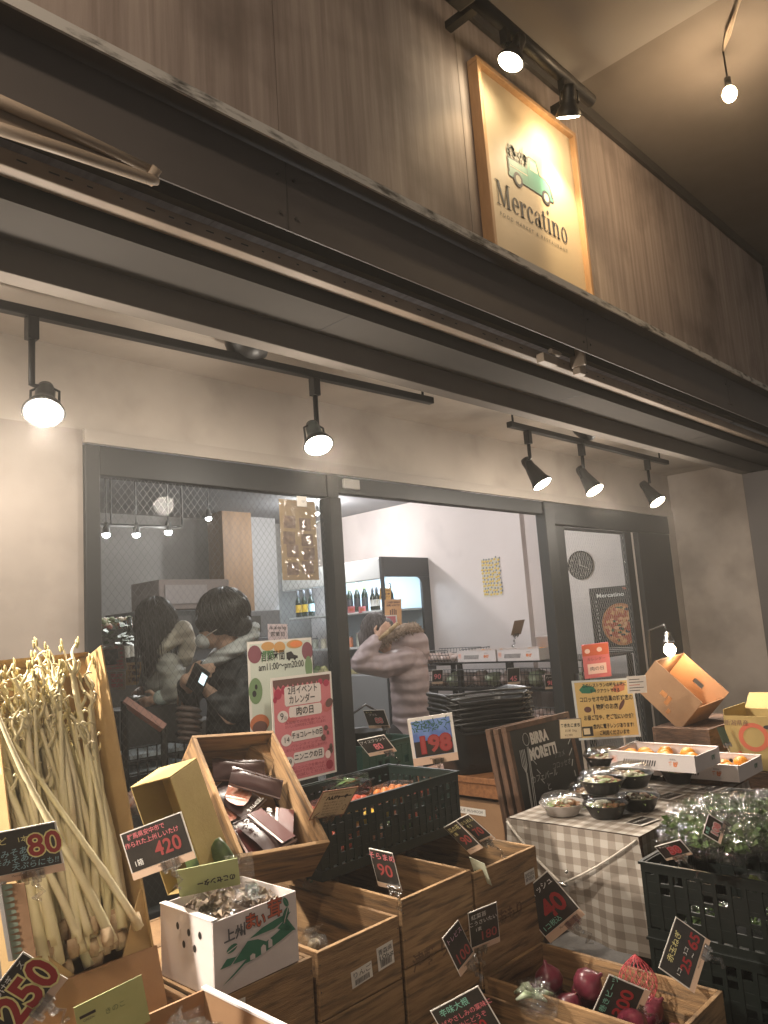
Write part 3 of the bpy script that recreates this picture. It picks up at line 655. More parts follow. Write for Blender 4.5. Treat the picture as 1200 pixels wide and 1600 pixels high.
# small printed sheets near the left of the fridge
t, w, h = card_root('printed_sheet', 'small pink and white printed sheet standing beside the dark post', 'printed sheet', (418, 975), (449, 975), (419, 1001), 1.2, 5.4, PALEP)
text_obj('年末年始', h * .22, INK, t, T(w / 2, h * .75, .001), width=w * .85); text_obj('営業日', h * .3, INK, t, T(w / 2, h * .38, .001), width=w * .7)
t, w, h = card_root('printed_sheet', 'bluish white paper on the wall behind the taped plastic sheet', 'printed sheet', (409, 853), (434, 853), (410, 889), .7, 10.2, mat('bluish_paper', (.62, .66, .74), .6))
for i in range(6): patch(t, BLUM, w * .15, w * .85, h * (.15 + i * .13), h * (.18 + i * .13))

# lemon poster on the side wall
def wallposter(name, label, cat, y0, y1, z0, z1, m, X=6.694):
    M = Matrix(((0, 0, -1, X), (-1, 0, 0, y1), (0, 1, 0, z0), (0, 0, 0, 1)))
    t = thing(name, label, cat, M=M); w, h = y1 - y0, z1 - z0
    G().box(0, w, 0, h, -.003, 0).build('sheet', m, t); return t, w, h
t, w, h = wallposter('lemon_poster', 'small poster packed with yellow lemons taped to the white wall', 'poster', 4.775, 5.02, 1.805, 2.215, PAPER)
random.seed(2); g = G(); g2 = G(); g3 = G()
for i in range(9):
    for k in range(6):
        x = w * (.08 + .168 * k) + random.uniform(-.008, .008); y = h * (.06 + .11 * i) + random.uniform(-.008, .008)
        a = random.random() * 3
        g.disc((x, y), .017, .0012, 10, .013)
        g2.disc((x + .018, y + .02), .011, .0009, 8); g3.disc((x - .004, y + .006), .006, .0016, 8)
patch(t, mat('lemon_ground', (.55, .50, .40), .6), w * .02, w * .98, h * .015, h * .985)
g.build('lemon_print', mat('lemon_yellow', (.62, .42, .06), .6), t); g2.build('leaf_print', mat('lemon_leaf', (.20, .21, .24), .6), t); g3.build('highlight_print', mat('lemon_pale', (.68, .58, .32), .6), t)
# clock
M = Matrix(((0, 0, -1, 6.694), (-1, 0, 0, 3.815), (0, 1, 0, 2.025), (0, 0, 0, 1)))
t = thing('wall_clock', 'round dark clock on the white wall behind the glass door', 'clock', M=M)
g = G(); g.lathe([(.0, 0), (.135, 0), (.14, .012), (.135, .022), (.122, .016), (0, .016)], 36); g.build('clock_body', BLKMET, t, smooth=False)
for i in range(12):
    a = R(30 * i); text_obj(str(i or 12), .032, mat('clock_pale', (.34, .32, .29), .6), t, T(.1 * math.sin(a), .1 * math.cos(a), .0175), 'numeral')
g = G(); g.add([(-.004, -.01, .019), (.004, -.01, .019), (.004, .06, .019), (-.004, .06, .019)], [(0, 1, 2, 3)]); g.build('clock_hand', mat('clock_pale', (.4, .38, .35)), t)
g = G(); g.m = RZ(-115); g.add([(-.003, -.01, .0195), (.003, -.01, .0195), (.003, .085, .0195), (-.003, .085, .0195)], [(0, 1, 2, 3)]); g.build('clock_hand', mat('clock_pale', (.4, .38, .35)), t)
# pizza poster
t, w, h = wallposter('pizza_poster', 'large black poster of a round pizza behind the glass door', 'poster', 3.22, 3.76, 1.17, 1.79, mat('poster_black', (.025, .025, .025), .4))
text_obj('Mercatino', h * .085, WHM, t, T(w * .40, h * .875, .001), width=w * .52, bold=.001)
text_obj('TAKE OUT', h * .05, REDP, t, T(w * .78, h * .955, .001), bold=.001)
for i, s in enumerate('テイクアウトできます'): text_obj(s, h * .042, WHM, t, T(w * .12, h * (.78 - .062 * i), .001))
g = G(); g.disc((w * .55, h * .43), w * .36, .0008, 40); g.build('pizza_print', mat('pizza_crust', (.50, .22, .08), .5, (.30, .10, .035), 30), t)
g = G(); g.disc((w * .55, h * .43), w * .325, .0010, 40); g.build('pizza_print', mat('pizza_sauce', (.36, .07, .03), .5, (.60, .34, .14), 22, lo=.48, hi=.6), t)
random.seed(9)
for m, n in ((mat('pizza_prawn', (.66, .36, .20), .5), 16), (mat('pizza_basil', (.04, .08, .03), .5), 12), (mat('pizza_shell', (.03, .03, .04), .4), 8)):
    g = G()
    for i in range(n):
        a = random.random() * 6.28; r = w * .29 * random.random() ** .5; g.disc((w * .55 + r * math.cos(a), h * .43 + r * math.sin(a)), random.uniform(.010, .026), .0013 + .0001 * i, 10, random.uniform(.008, .016))
    g.build('topping_print', m, t)
for i in range(3): patch(t, WHM, w * .1, w * .85, h * (.03 + .025 * i), h * (.036 + .025 * i), .001, 'small_print')

# ---------------------------------------------------------------- wire racks and baskets along the side wall
def wire(g, p0, u, v, nu, nv, r=.003):
    p0, u, v = Vector(p0), Vector(u), Vector(v)
    for i in range(nu + 1): g.tube([p0 + u * (i / nu), p0 + u * (i / nu) + v], r, 4)
    for i in range(nv + 1): g.tube([p0 + v * (i / nv), p0 + v * (i / nv) + u], r, 4)
RACK = thing('wire_rack', 'black wire shelving rack along the white shop wall', 'rack', (5.95, 4.3, 0))
for y in (3.32, 4.06, 4.64, 5.36):
    for x in (5.72, 6.5): G().box(x - .02, x + .02, y - .02, y + .02, .01, 1.17).build('post', BLKMET, RACK, world=True)
for z in (.62, .955):
    g = G(); wire(g, (5.7, 3.3, z), (0, 2.1, 0), (.8, 0, 0), 40, 6); g.box(5.695, 5.705, 3.3, 5.4, z - .03, z - .004); g.build('wire_shelf', BLKMET, RACK, world=True)
g = G(); wire(g, (5.69, 3.3, .96), (0, 2.1, 0), (0, 0, .16), 56, 3); g.build('wire_front', BLKMET, RACK, world=True)
g = G(); wire(g, (5.69, 3.3, .63), (0, 2.1, 0), (0, 0, .16), 56, 3); g.build('wire_front', BLKMET, RACK, world=True)
g = G(); g.box(5.70, 6.5, 3.3, 5.0, 1.172, 1.186); g.build('top_board', BLKPLA, RACK, world=True)
random.seed(21)
BAGW = mat('pale_vegetable_pack', (.55, .46, .42), .35, (.35, .22, .18), 9, bump=.3, bscale=30); BAGG = mat('green_vegetable_pack', (.28, .34, .20), .35, (.40, .42, .32), 9, bump=.3, bscale=30)
for i in range(13):
    y = 3.42 + i * .155
    for z, m in ((.965, BAGW if i % 3 else BAGG), (.63, BAGW)):
        G().ell((0, 0, .055), (.13, .068, .058 + .012 * (i % 2)), noise_amp=.35, seed=i).build('vegetable_pack', m, None, smooth=True)
        o = COL.objects[-1]; o.location = (5.86 + .02 * (i % 2), y, z); tag(o, 'wrapped pack of vegetables lying on the %s wire shelf' % ('upper' if z > .9 else 'lower'), 'vegetable pack', 'packs on the wire rack')
# sloped wire display basket
WB = thing('wire_basket', 'black wire basket with a sloping side at the fridge end of the rack', 'basket', (5.75, 5.2, 1.13))
q = at(662, 1045, X=5.75)
g = G(); wire(g, (5.75, 4.75, 1.16), (0, .55, 0), (.45, 0, 0), 14, 8); wire(g, (5.75, 4.75, 1.16), (0, .55, 0), (-.02, .04, .14), 14, 3); wire(g, (5.75, 4.75, 1.16), (.45, 0, 0), (.0, -.12, .14), 10, 3); wire(g, (6.2, 4.75, 1.16), (0, .55, 0), (.02, 0, .14), 14, 3)
g.build('wire_body', BLKMET, WB, world=True)
for i in range(4):
    o = G().ell((0, 0, .05), (.12, .07, .05), noise_amp=.35, seed=40 + i).build('vegetable_pack', BAGW, None, smooth=True); o.location = (5.97, 4.83 + .13 * i, 1.165); tag(o, 'wrapped pack lying in the sloping wire basket', 'vegetable pack', 'packs in the sloping basket')

# fruit cartons
def carton(label, M, w, l, h, n, seed, grp=None, holes=True, fill=.6, stripes=True):
    """low white fruit carton; local x across the long printed face (on the -x side), y along it"""
    t = thing('fruit_carton', label, 'fruit carton', M=M)
    th = .006
    G().box(0, l, 0, w, 0, th).box(0, l, 0, th, th, h).box(0, l, w - th, w, th, h).box(0, th, th, w - th, th, h).box(l - th, l, th, w - th, th, h).build('tray', WHITECARD, t, bevel=.001)
    G().box(0, l, -.002, .016, h, h + .004).box(0, l, w - .016, w + .002, h, h + .004).build('rim', WHITECARD, t)
    F = T(0, -.0015, 0) @ RX(90)
    g = G()
    if stripes:
        for i in range(14):
            x = l * (.17 + .028 * i); g.poly([(x, h * .25), (x + l * .013, h * .25), (x + l * .035, h * .62), (x + l * .022, h * .62)])
        g.build('stripe_print', INK, t).matrix_basis = F
    text_obj('ゆげ', h * .30, ORM, t, F @ T(l * .76, h * .45, 0), 'print', bold=.002); text_obj('みかん', h * .14, INK, t, F @ T(l * .76, h * .75, 0), 'print')
    g = G(); g.add([(l * .02, h * .3, 0), (l * .11, h * .3, 0), (l * .11, h * .8, 0), (l * .02, h * .8, 0)], [(0, 1, 2, 3)]); g.build('print', PALEP, t).matrix_basis = F
    text_obj('柑', h * .32, ORM, t, F @ T(l * .065, h * .55, .0005), 'print')
    E = T(l + .0015, 0, 0) @ RZ(90) @ RX(90)
    text_obj('桐箱', h * .3, GRNP, t, E @ T(w * .72, h * .52, 0), 'print', bold=.001)
    if holes:
        g = G()
        for k in (.35, .65): g.disc((l * k, h * .55), h * .13, 0, 16)
        g.build('air_hole', INK, t).matrix_basis = T(0, w - th - .0012, 0) @ RX(90)
    return t
ORANGE = mat('orange_peel', (.72, .30, .025), .42, (.62, .23, .02), 6, bump=.12, bscale=160)
def oranges(M, l, w, z, n, seed, label, grp, r=.036):
    random.seed(seed); pts = []
    for i in range(n):
        for _ in range(60):
            x = random.uniform(.05, l - .05); y = random.uniform(.045, w - .045)
            if all((x - a) ** 2 + (y - b) ** 2 > (1.85 * r) ** 2 for a, b in pts): break
        pts.append((x, y))
        p = M @ Vector((x, y, z + r * .9))
        o = G().ell((0, 0, 0), (r, r, r * .88), 18, 12, .04, i).build('orange', ORANGE, None, smooth=True); o.matrix_basis = T(*p) @ RZ(random.random() * 360); tag(o, label, 'orange', grp)
def M_along_y(x, y, z, rz=0): return T(x, y, z) @ RZ(-90 + rz)
for k, (y, lab) in enumerate(((4.64, 'white striped fruit carton on the wire rack below the brown card'), (4.18, 'white fruit carton on the wire rack nearest the glass door'))):
    M = M_along_y(5.70, y, 1.187)
    carton(lab, M, .30, .44, .10, 8, k)
    oranges(M, .44, .30, .035, 7, 50 + k, 'orange in a white carton up on the wire rack', 'oranges on the wire rack')
t, w, h = card_root('shelf_card', 'brown card on a clear stem above the rack cartons', 'card', (804, 970), (820, 968), (798, 993), .72, 7.2, mat('brown_card', (.28, .20, .13), .6)); clip(t, w / 2, 0, 1.6, .14)
q = at(846, 1000, X=5.95)
t = thing('wire_tub', 'white plastic tub standing on the rack end by the door post', 'tub', (6.1, 3.85, 1.187))
G().lathe([(.0, .003), (.12, 0), (.15, .19), (.158, .195), (.145, .188), (.118, .01)], 20).build('tub', WHITECARD, t, smooth=True)
# red label cards on the rack
price_card('small white edged 90 price card hanging on the wire rack', (675, 1047), (692, 1046), (675, 1069), .75, 6.8, [('90', .5, .5, .5, PINKM, dict(bold=.02))], clips=False)
t = price_card('red topped 45 price card on the rack post', (793, 1044), (812, 1043), (793, 1070), .72, 6.6, [('45', .5, .35, .42, PINKM, dict(bold=.02))], clips=False)
w, h = t.children[0].dimensions[0], t.children[0].dimensions[1]
t = price_card('black 98 price card hanging behind the open door edge', (851, 1054), (868, 1053), (852, 1077), .72, 6.0, [('ハーブ', .5, .78, .2, WHM), ('98', .5, .4, .42, PINKM, dict(bold=.02))], clips=False)

# black shopping baskets: a nested stack on a wooden shelf
SH = thing('wooden_stand', 'orange brown wooden stand under the stack of black baskets', 'stand', (3.25, 2.5, 0))
G().box(3.0, 3.55, 2.235, 2.80, .786, .816).build('top_board', ORWOOD, SH, world=True, bevel=.004)
G().box(3.015, 3.535, 2.25, 2.27, .72, .784).box(3.015, 3.035, 2.272, 2.76, .72, .784).box(3.015, 3.535, 2.762, 2.782, .02, .784).box(3.50, 3.53, 2.272, 2.76, .02, .784).build('frame', ORWOOD, SH, world=True, bevel=.003)
def shop_basket(z):
    t = thing('shopping_basket', 'black plastic shopping basket in the nested stack on the wooden stand', 'shopping basket', (3.21, 2.5, z), rz=0, group='stacked black baskets')
    L, Wd, H = .46, .33, .23; g = G()
    def ringv(k, z, wob=0): return [((L / 2 * k) * cx, (Wd / 2 * k) * cy, z) for cx, cy in ((-1, -1), (1, -1), (1, 1), (-1, 1))]
    n = 48; prof = [(.80, 0), (.84, .06), (.96, H - .02), (1.03, H - .012), (1.04, H), (1.0, H + .003), (.94, H - .03), (.80, .01)]
    vs = []; fs = []
    for k, zz in prof:
        for j in range(n):
            a = 2 * math.pi * j / n; cs, sn = math.cos(a), math.sin(a); e = .32
            x = math.copysign(abs(cs) ** e, cs) * L / 2 * k; y = math.copysign(abs(sn) ** e, sn) * Wd / 2 * k
            dip = -.018 * math.exp(-((abs(sn) - 1) / .25) ** 2) * (abs(cs) < .5) if zz > .15 else 0
            vs.append((x, y, zz + dip + (.014 * math.cos(2 * a) if zz > .15 else 0)))
    for i in range(len(prof) - 1):
        for j in range(n): a = i * n + j; b = i * n + (j + 1) % n; fs.append((a, b, b + n, a + n))
    fs.append(tuple(range(n - 1, -1, -1))); g.add(vs, fs); g.build('basket_body', BLKPLA, t, smooth=True)
    pts = [(L / 2 * .93, Wd / 2 * .2, H), (L / 2 * .96, -Wd / 2 * 1.0, H + .012), (0, -Wd / 2 * 1.06, H + .018), (-L / 2 * .96, -Wd / 2 * 1.0, H + .012), (-L / 2 * .93, Wd / 2 * .2, H)]
    G().tube(pts, .006, 8).build('handle', BLKPLA, t, smooth=True)
    return t
sb0 = shop_basket(.818)
sb0.matrix_basis = T(3.21, 2.5, .818) @ RZ(-28)
for i in range(1, 7): copy_tree(sb0, M=T(3.21 + .006 * (i % 3 - 1), 2.5, .818 + .024 * i) @ RZ(-28 + (-2, 1.5, 0, 2)[i % 4]))
ct = thing('label_carton', 'brown carton with a white strip label under the basket stand', 'carton', (3.2, 2.5, .36))
G().box(3.04, 3.48, 2.28, 2.74, .36, .69).build('carton_body', KRAFTD, ct, world=True, bevel=.004)
G().box(3.037, 3.0395, 2.38, 2.60, .63, .66).build('label', PAPER, ct, world=True)
text_obj('■ えりんぎ  MUSHROOM', .018, INK, ct, T(3.0365 - 3.2, -.01, .645 - .36) @ RZ(-90) @ RX(90), width=.19)
o = G().box(3.02, 3.48, 2.28, 2.74, 0, .355).build('base_crate', OLDWOOD, None, bevel=.004); tag(o, 'old dark crate under the labelled brown carton', 'crate')

# ---------------------------------------------------------------- left part of the shop
KC = thing('kitchen_counter', 'long dark counter at the back of the shop behind the two customers', 'counter', (3.4, 6.2, 0))
G().box(.5, 4.6, 5.9, 6.6, 0, 1.5).build('counter_body', mat('counter_dark', (.05, .05, .055), .5), KC, world=True)
G().box(.45, 4.65, 5.85, 6.62, 1.502, 1.54).build('counter_top', mat('counter_top', (.09, .09, .10), .4), KC, world=True)
for (x0, x1, z0, z1, lab, m) in ((3.15, 3.95, 1.545, 1.83, 'black oven standing on the dark counter', BLKPLA), (3.40, 4.12, 1.835, 2.10, 'brown cardboard box on top of the black oven', mat('dim_carton', (.15, .115, .10), .8)), (4.13, 4.7, 1.545, 1.80, 'grey case standing beside the black oven', mat('grey_case', (.16, .16, .165), .6))):
    t = thing('counter_box' if 'box' in lab else 'counter_oven' if 'oven' in lab else 'counter_case', lab, 'box' if 'box' in lab else 'oven' if 'oven' in lab else 'case', ((x0 + x1) / 2, 6.2, z0))
    G().box(x0, x1, 6.0, 6.5, z0, z1).build('body', m, t, world=True, bevel=.01)
    G().box(x0 + .05, x1 - .25, 5.985, 5.998, z0 + .05, z1 - .05).build('front_panel', DKSTEEL if 'box' not in lab else mat('dim_print', (.2, .17, .16), .7), t, world=True)
# shelves of goods behind the left jamb
PR = thing('produce_shelf', 'dark stepped shelf of goods behind the left window edge', 'shelf', (1.9, 4.0, 0))
G().box(1.3, 2.5, 3.75, 4.35, 0, 1.12).box(1.3, 2.5, 4.0, 4.35, 1.12, 1.45).box(1.3, 2.5, 4.2, 4.35, 1.45, 1.62).build('shelf_body', mat('shelf_dark', (.06, .055, .052), .6), PR, world=True)
random.seed(4)
BEAN = [mat('bean_%s' % n, c, .5) for n, c in (('red', (.45, .14, .10)), ('pale', (.55, .45, .33)), ('green', (.25, .30, .14)))]
t = thing('bean_tray', 'tray heaped with small red and pale beans at the window edge', 'tray of beans', (1.95, 4.24, 1.62))
G().box(-.28, .30, -.09, .09, 0, .03).build('tray', BLKPLA, t)
for k in range(3):
    g = G()
    for i in range(60): g.ell((random.uniform(-.26, .28), random.uniform(-.08, .08), .04 + .05 * random.random()), (.018, .014, .014), 6, 4)
    tag(g.build('beans', BEAN[k], t, smooth=True), None, None, kind='stuff')
for i, px in enumerate((178, 199)):
    t, w, h = card_root('shelf_tag', 'pale blue green tag clipped below the bean tray', 'price tag', (px - 10, 970), (px + 9, 971), (px - 10, 984), 1.4, 4.7, mat('tag_green', (.42, .52, .48), .6), 'tags under the bean tray')
t = thing('green_plant', 'leafy green plant in a dark pot behind the left window edge', 'plant', (1.92, 3.9, 1.46))
G().lathe([(0, 0), (.05, 0), (.065, .08), (.055, .075)], 14).build('pot', BLKPLA, t, smooth=True)
g = G(); random.seed(8)
for i in range(70):
    a = random.random() * 6.28; r = .02 + .13 * random.random(); z = .08 + .16 * random.random(); c = Vector((r * math.cos(a), r * math.sin(a), z)); d = Vector((math.cos(a), math.sin(a), random.uniform(-.5, .6))).normalized() * .05; s = Vector((-d.y, d.x, .01)).normalized() * .018
    g.add([c, c + d * .5 + s, c + d, c + d * .5 - s], [(0, 1, 2, 3)])
g.build('foliage', mat('plant_leaf', (.05, .10, .045), .45, (.10, .17, .07), 10), t)
for px, hh in ((196, .24), (204, .26), (210, .2)):
    p = at(px, 1018, Y=4.05)
    t = thing('small_bottle', 'small dark bottle behind the orange sign cards', 'bottle', (p.x, p.y, 1.452), group='bottles behind the sign cards')
    G().lathe([(0, 0), (.028, 0), (.028, hh * .55), (.012, hh * .72), (.011, hh), (0, hh)], 12).build('glass_body', WINE, t, smooth=True)
    G().lathe([(.0285, hh * .15), (.0285, hh * .42)], 12, closed=True).build('label', LBL, t, smooth=True)
SGC = mat('pinkish_card', (.50, .36, .30), .6); SGO = mat('orange_sign_card', (.58, .36, .17), .6)
for tl, tr, bl, asp, m, lab, s in (((159, 1011), (178, 1011), (160, 1036), .8, SGC, 'pinkish handwritten card at the left window edge', 'お米'), ((178, 1006), (194, 1008), (180, 1032), .7, SGC, 'round topped pink card between two handwritten cards', '新米'), ((160, 1032), (196, 1028), (163, 1050), 1.9, SGC, 'wide pinkish card over the two lower cards', '国産大豆'), ((197, 1036), (222, 1034), (196, 1071), .72, SGO, 'orange handwritten card nearest the cream coat', '特売品'), ((169, 1050), (195, 1049), (170, 1078), .9, SGC, 'lowest pinkish handwritten card at the window edge', '豆腐')):
    t, w, h = card_root('sign_card', lab, 'sign card', tl, tr, bl, asp, 4.0, m)
    for i in range(3): text_obj(s, h * .2, BROWNP if m is SGO else PINKM, t, T(w / 2, h * (.78 - .28 * i), .001), width=w * .75, bold=.001)
# red rail and wire crate in front of the customers
t = thing('display_rail', 'reddish sloping display rail in front of the cream coat', 'display rail', (1.8, 3.2, .8))
p0, p1 = at(194, 1095, Y=3.15), at(256, 1138, Y=3.05)
G().tube([p0, p1], .022, 4).build('rail', mat('rail_red', (.36, .16, .12), .5), t, world=True)
G().tube([p0, (p0.x, p0.y, .2)], .015, 6).tube([p1, (p1.x, p1.y, .2)], .015, 6).build('rail_leg', BLKMET, t, world=True)
t = thing('wire_crate', 'grey wire crate with pale trays behind the left window', 'wire crate', (1.85, 3.2, .7))
q = at(200, 1190, Y=3.15)
g = G(); wire(g, (q.x, 3.15, .90), (.36, 0, 0), (0, 0, .22), 8, 4, .004); wire(g, (q.x + .36, 3.15, .90), (0, .3, 0), (0, 0, .22), 6, 4, .004); wire(g, (q.x, 3.15, .90), (.36, 0, 0), (0, .3, 0), 8, 6, .004)
g.build('wire_body', BLKMET, t, world=True)
for i in range(3): G().box(q.x + .02, q.x + .33, 3.17, 3.4, .93 + .07 * i, .945 + .07 * i).build('tray_sheet', mat('pale_tray', (.5, .55, .6), .5), t, world=True)
G().box(1.40, 2.5, 2.96, 3.30, .0, .88).build('low_shelf', mat('shelf_dark', (.06, .055, .052)), None)
tag(COL.objects[-1], 'dark low shelf just behind the left window glass', 'shelf')
for i, (px, m) in enumerate(((212, 'red'), (234, 'pale'))):
    p = at(px, 1212, Y=3.02)
    o = G().ell((0, 0, .04), (.06, .05, .05), noise_amp=.4, seed=i).build('snack_bag', mat('snack_' + m, (.5, .2, .12) if m == 'red' else (.5, .48, .46), .3, (.6, .55, .5), 14), None, smooth=True); o.location = (p.x, p.y, .881); tag(o, ('orange red' if m == 'red' else 'grey white') + ' shiny snack bag low behind the left window', 'snack bag')

# small green crate and a handled basket inside the middle opening
def plastic_crate(name, label, M, l, w, h, m=GRNPLA, group=None, rows=3, cols=10):
    """stackable plastic crate; long side l along x, front at y=0; walls are lattices of ribs"""
    t = thing(name, label, 'plastic crate', M=M, group=group)
    th = .012
    def wall(L_, n):
        g = G(); g.box(0, L_, 0, th, h - .028, h).box(0, L_, 0, th, 0, .03)
        for i in range(n + 1):
            x = (L_ - .014) * i / n; g.box(x, x + .014, .001, th - .001, .0301, h - .0281)
        for k in range(1, rows):
            z = .03 + (h - .058) * k / rows; g.box(.014, L_ - .014, .003, th - .003, z - .006, z + .006)
        # closed plates in some cells make the pattern uneven like moulded walls
        for i in range(n):
            for k in range(rows):
                if (i * 7 + k * 5) % 4 in (0, 1) or i in (0, n - 1) or k == 0:
                    x = (L_ - .014) * i / n + .014; x2 = (L_ - .014) * (i + 1) / n; z = .03 + (h - .058) * k / rows + .006; z2 = .03 + (h - .058) * (k + 1) / rows - .006
                    g.box(x, x2, .004, th - .004, z, z2)
        return g
    wall(l, cols).build('front_wall', m, t)
    o = wall(l, cols).build('back_wall', m, t); o.matrix_basis = T(0, w - th, 0)
    n2 = max(4, int(cols * w / l))
    for k, x in enumerate((th, l)): o = wall(w - 2 * th, n2).build('end_wall', m, t); o.matrix_basis = T(x, th, 0) @ RZ(90)
    G().box(th, l - th, th, w - th, 0, .008).build('floor', m, t)
    G().box(-.005, l + .005, -.006, .006, h - .004, h + .004).box(-.005, l + .005, w - .006, w + .006, h - .004, h + .004).box(-.006, .006, .006, w - .006, h - .004, h + .004).box(l - .006, l + .006, .006, w - .006, h - .004, h + .004).build('rim', m, t)
    return t
plastic_crate('plastic_crate', 'small green lattice crate just inside the open window', T(2.86, 3.02, .72), .42, .30, .22, mat('crate_green', (.02, .07, .05), .45), rows=3, cols=8)
o = G().box(2.7, 3.5, 2.98, 3.5, .0, .715).build('low_table', mat('shelf_dark', (.06, .055, .052)), None); tag(o, 'dark low table under the small green crate inside the window', 'table')
t = thing('handled_basket', 'small black handled basket standing in the green crate', 'basket', (3.02, 3.16, .90))
G().lathe([(0, 0), (.10, 0), (.125, .10), (.13, .105), (.118, .1), (.09, .01)], 20).build('basket_body', BLKPLA, t, smooth=True)
G().tube([(-.125, 0, .10), (-.11, 0, .19), (0, -.02, .24), (.11, 0, .19), (.125, 0, .10)], .007, 8).build('handle', BLKPLA, t, smooth=True)
# ================================================================ produce in front of the shop
def fd(px, py, Y):
    p = at(px, py, Y=Y) - Vector((0, 0, CAMZ)); return p.dot(fwd)
# ---- wooden apple crates
def crate(label, x, y, z, wd=.30, l=.60, h=.31, flipped=False, group=None, rz=0, m=WOOD):
    t = thing('wooden_crate', label, 'wooden crate', M=T(x, y, z) @ RZ(rz), group=group)
    th = .013
    def board(L_, H_):  # two planks with a hairline gap
        return G().box(0, L_, 0, th, 0, H_ * .48).box(0, L_, 0, th, H_ * .48 + .003, H_)
    for k, yy in enumerate((0, l - th)):
        o = board(wd, h).build('end_board', WOODX if m is WOOD else m, t, bevel=.002); o.matrix_basis = T(0, yy, 0)
    for k, xx in enumerate((th, wd)):
        o = board(l - 2 * th, h).build('side_board', m, t, bevel=.002); o.matrix_basis = T(xx, th, 0) @ RZ(90)
    zz = h - th if flipped else 0
    g = G()
    for i in range(3): g.box(th + .001, wd - th - .001, th + (l - 2 * th) * i / 3 + .002, th + (l - 2 * th) * (i + 1) / 3 - .002, zz + (.0005 if flipped else .001), zz + th - .001)
    g.build('floor_board', m, t)
    # nail heads
    g = G()
    for xx in (.006, wd - .006):
        for k in range(5): g.disc((xx, h * (.1 + .2 * k)), .002, 0, 8)
    o = g.build('nail', DKSTEEL, t); o.matrix_basis = T(0, -.0006, 0) @ RX(90)
    return t
def sticker(t, M, w, h, lines, flip=False, bars=False, name='sticker'):
    o = G().box(-w / 2, w / 2, -h / 2, h / 2, 0, .0006).build(name, PAPER, t); o.matrix_basis = M
    n = len(lines)
    for i, s in enumerate(lines):
        text_obj(s, h * .8 / (n + (1 if bars else 0)), INK, t, M @ RZ(180 if flip else 0) @ T(0, h * (.36 - .72 * (i + .5) / (n + (1 if bars else 0))), .0012), 'sticker_print', width=w * .85)
    if bars:
        random.seed(w * 1000); g = G(); x = -w * .35
        while x < w * .35:
            k = random.choice((.0008, .0012, .002)); g.add([(x, -h * .4, .0012), (x + k, -h * .4, .0012), (x + k, -h * .08, .0012), (x, -h * .08, .0012)], [(0, 1, 2, 3)]); x += k * 2.1
        g.build('barcode', INK, t).matrix_basis = M
FR_ = lambda x, z: T(x, -.0015, z) @ RX(90)
ca = crate('upturned wooden crate under the white mushroom box', 1.012, 1.605, .445, .293, .60, .31, True)
cb = crate('open wooden crate with two white stickers, between the mushroom box and the tall bean crate', 1.318, 1.60, .445, .296, .62, .315)
cc = crate('open wooden crate holding bean bags with the 90 card on its corner', 1.628, 1.60, .445, .318, .62, .350)
cd = crate('open wooden crate with the double price card on its front rim', 1.958, 1.60, .445, .345, .62, .335)
sticker(ca, FR_(.045, .268) @ RZ(-4), .085, .052, ('AR18000', 'S2ZZ0097-005AJ'), True)
sticker(cb, FR_(.145, .215) @ RZ(4), .075, .040, ('りんご',), bars=True); sticker(cb, FR_(.235, .232) @ RZ(3), .062, .058, ('青森県', '10kg'), bars=True)
sticker(cd, FR_(.292, .25) @ RZ(2), .058, .040, ('BPZ2002', 'BP-005A'))
stamp = mat('faded_stamp', (.15, .09, .05), .8)
text_obj('津軽 りんご', .05, stamp, cc, FR_(.16, .17), 'stamp', bold=.001); text_obj('あおもり', .045, stamp, cd, FR_(.15, .17), 'stamp', bold=.001)
# lower tier that carries the row
for i, x in enumerate((.70, 1.32, 1.64)):
    plastic_crate('plastic_crate', ('black green lattice crate low under the stalk box end', 'black green lattice crate low under the two sticker crate', 'black green lattice crate low beneath the 90 card crate')[i], T(x, 1.62, .12), .60 if i != 1 else .30, .55, .318, rows=4, cols=10) if i < 2 else plastic_crate('plastic_crate', 'black green lattice crate with a barcode label under the double price card crate', T(x, 1.615, .12), .66, .55, .318, rows=4, cols=11)
o = COL.objects[-1]
t = [q for q in COL.objects if q.get('label', '').startswith('black green lattice crate with a barcode')][0]
sticker(t, T(.58, -.007, .25) @ RX(90), .04, .085, ('N', '12'), bars=True)
o = G().box(.70, 2.32, 1.64, 2.16, .0, .11).build('pallet', OLDWOOD, None); tag(o, 'low dark pallet under the plastic crates', 'pallet')
crate('wooden crate hidden low under the stalk box', .42, 1.62, .445, .58, .52, .31)

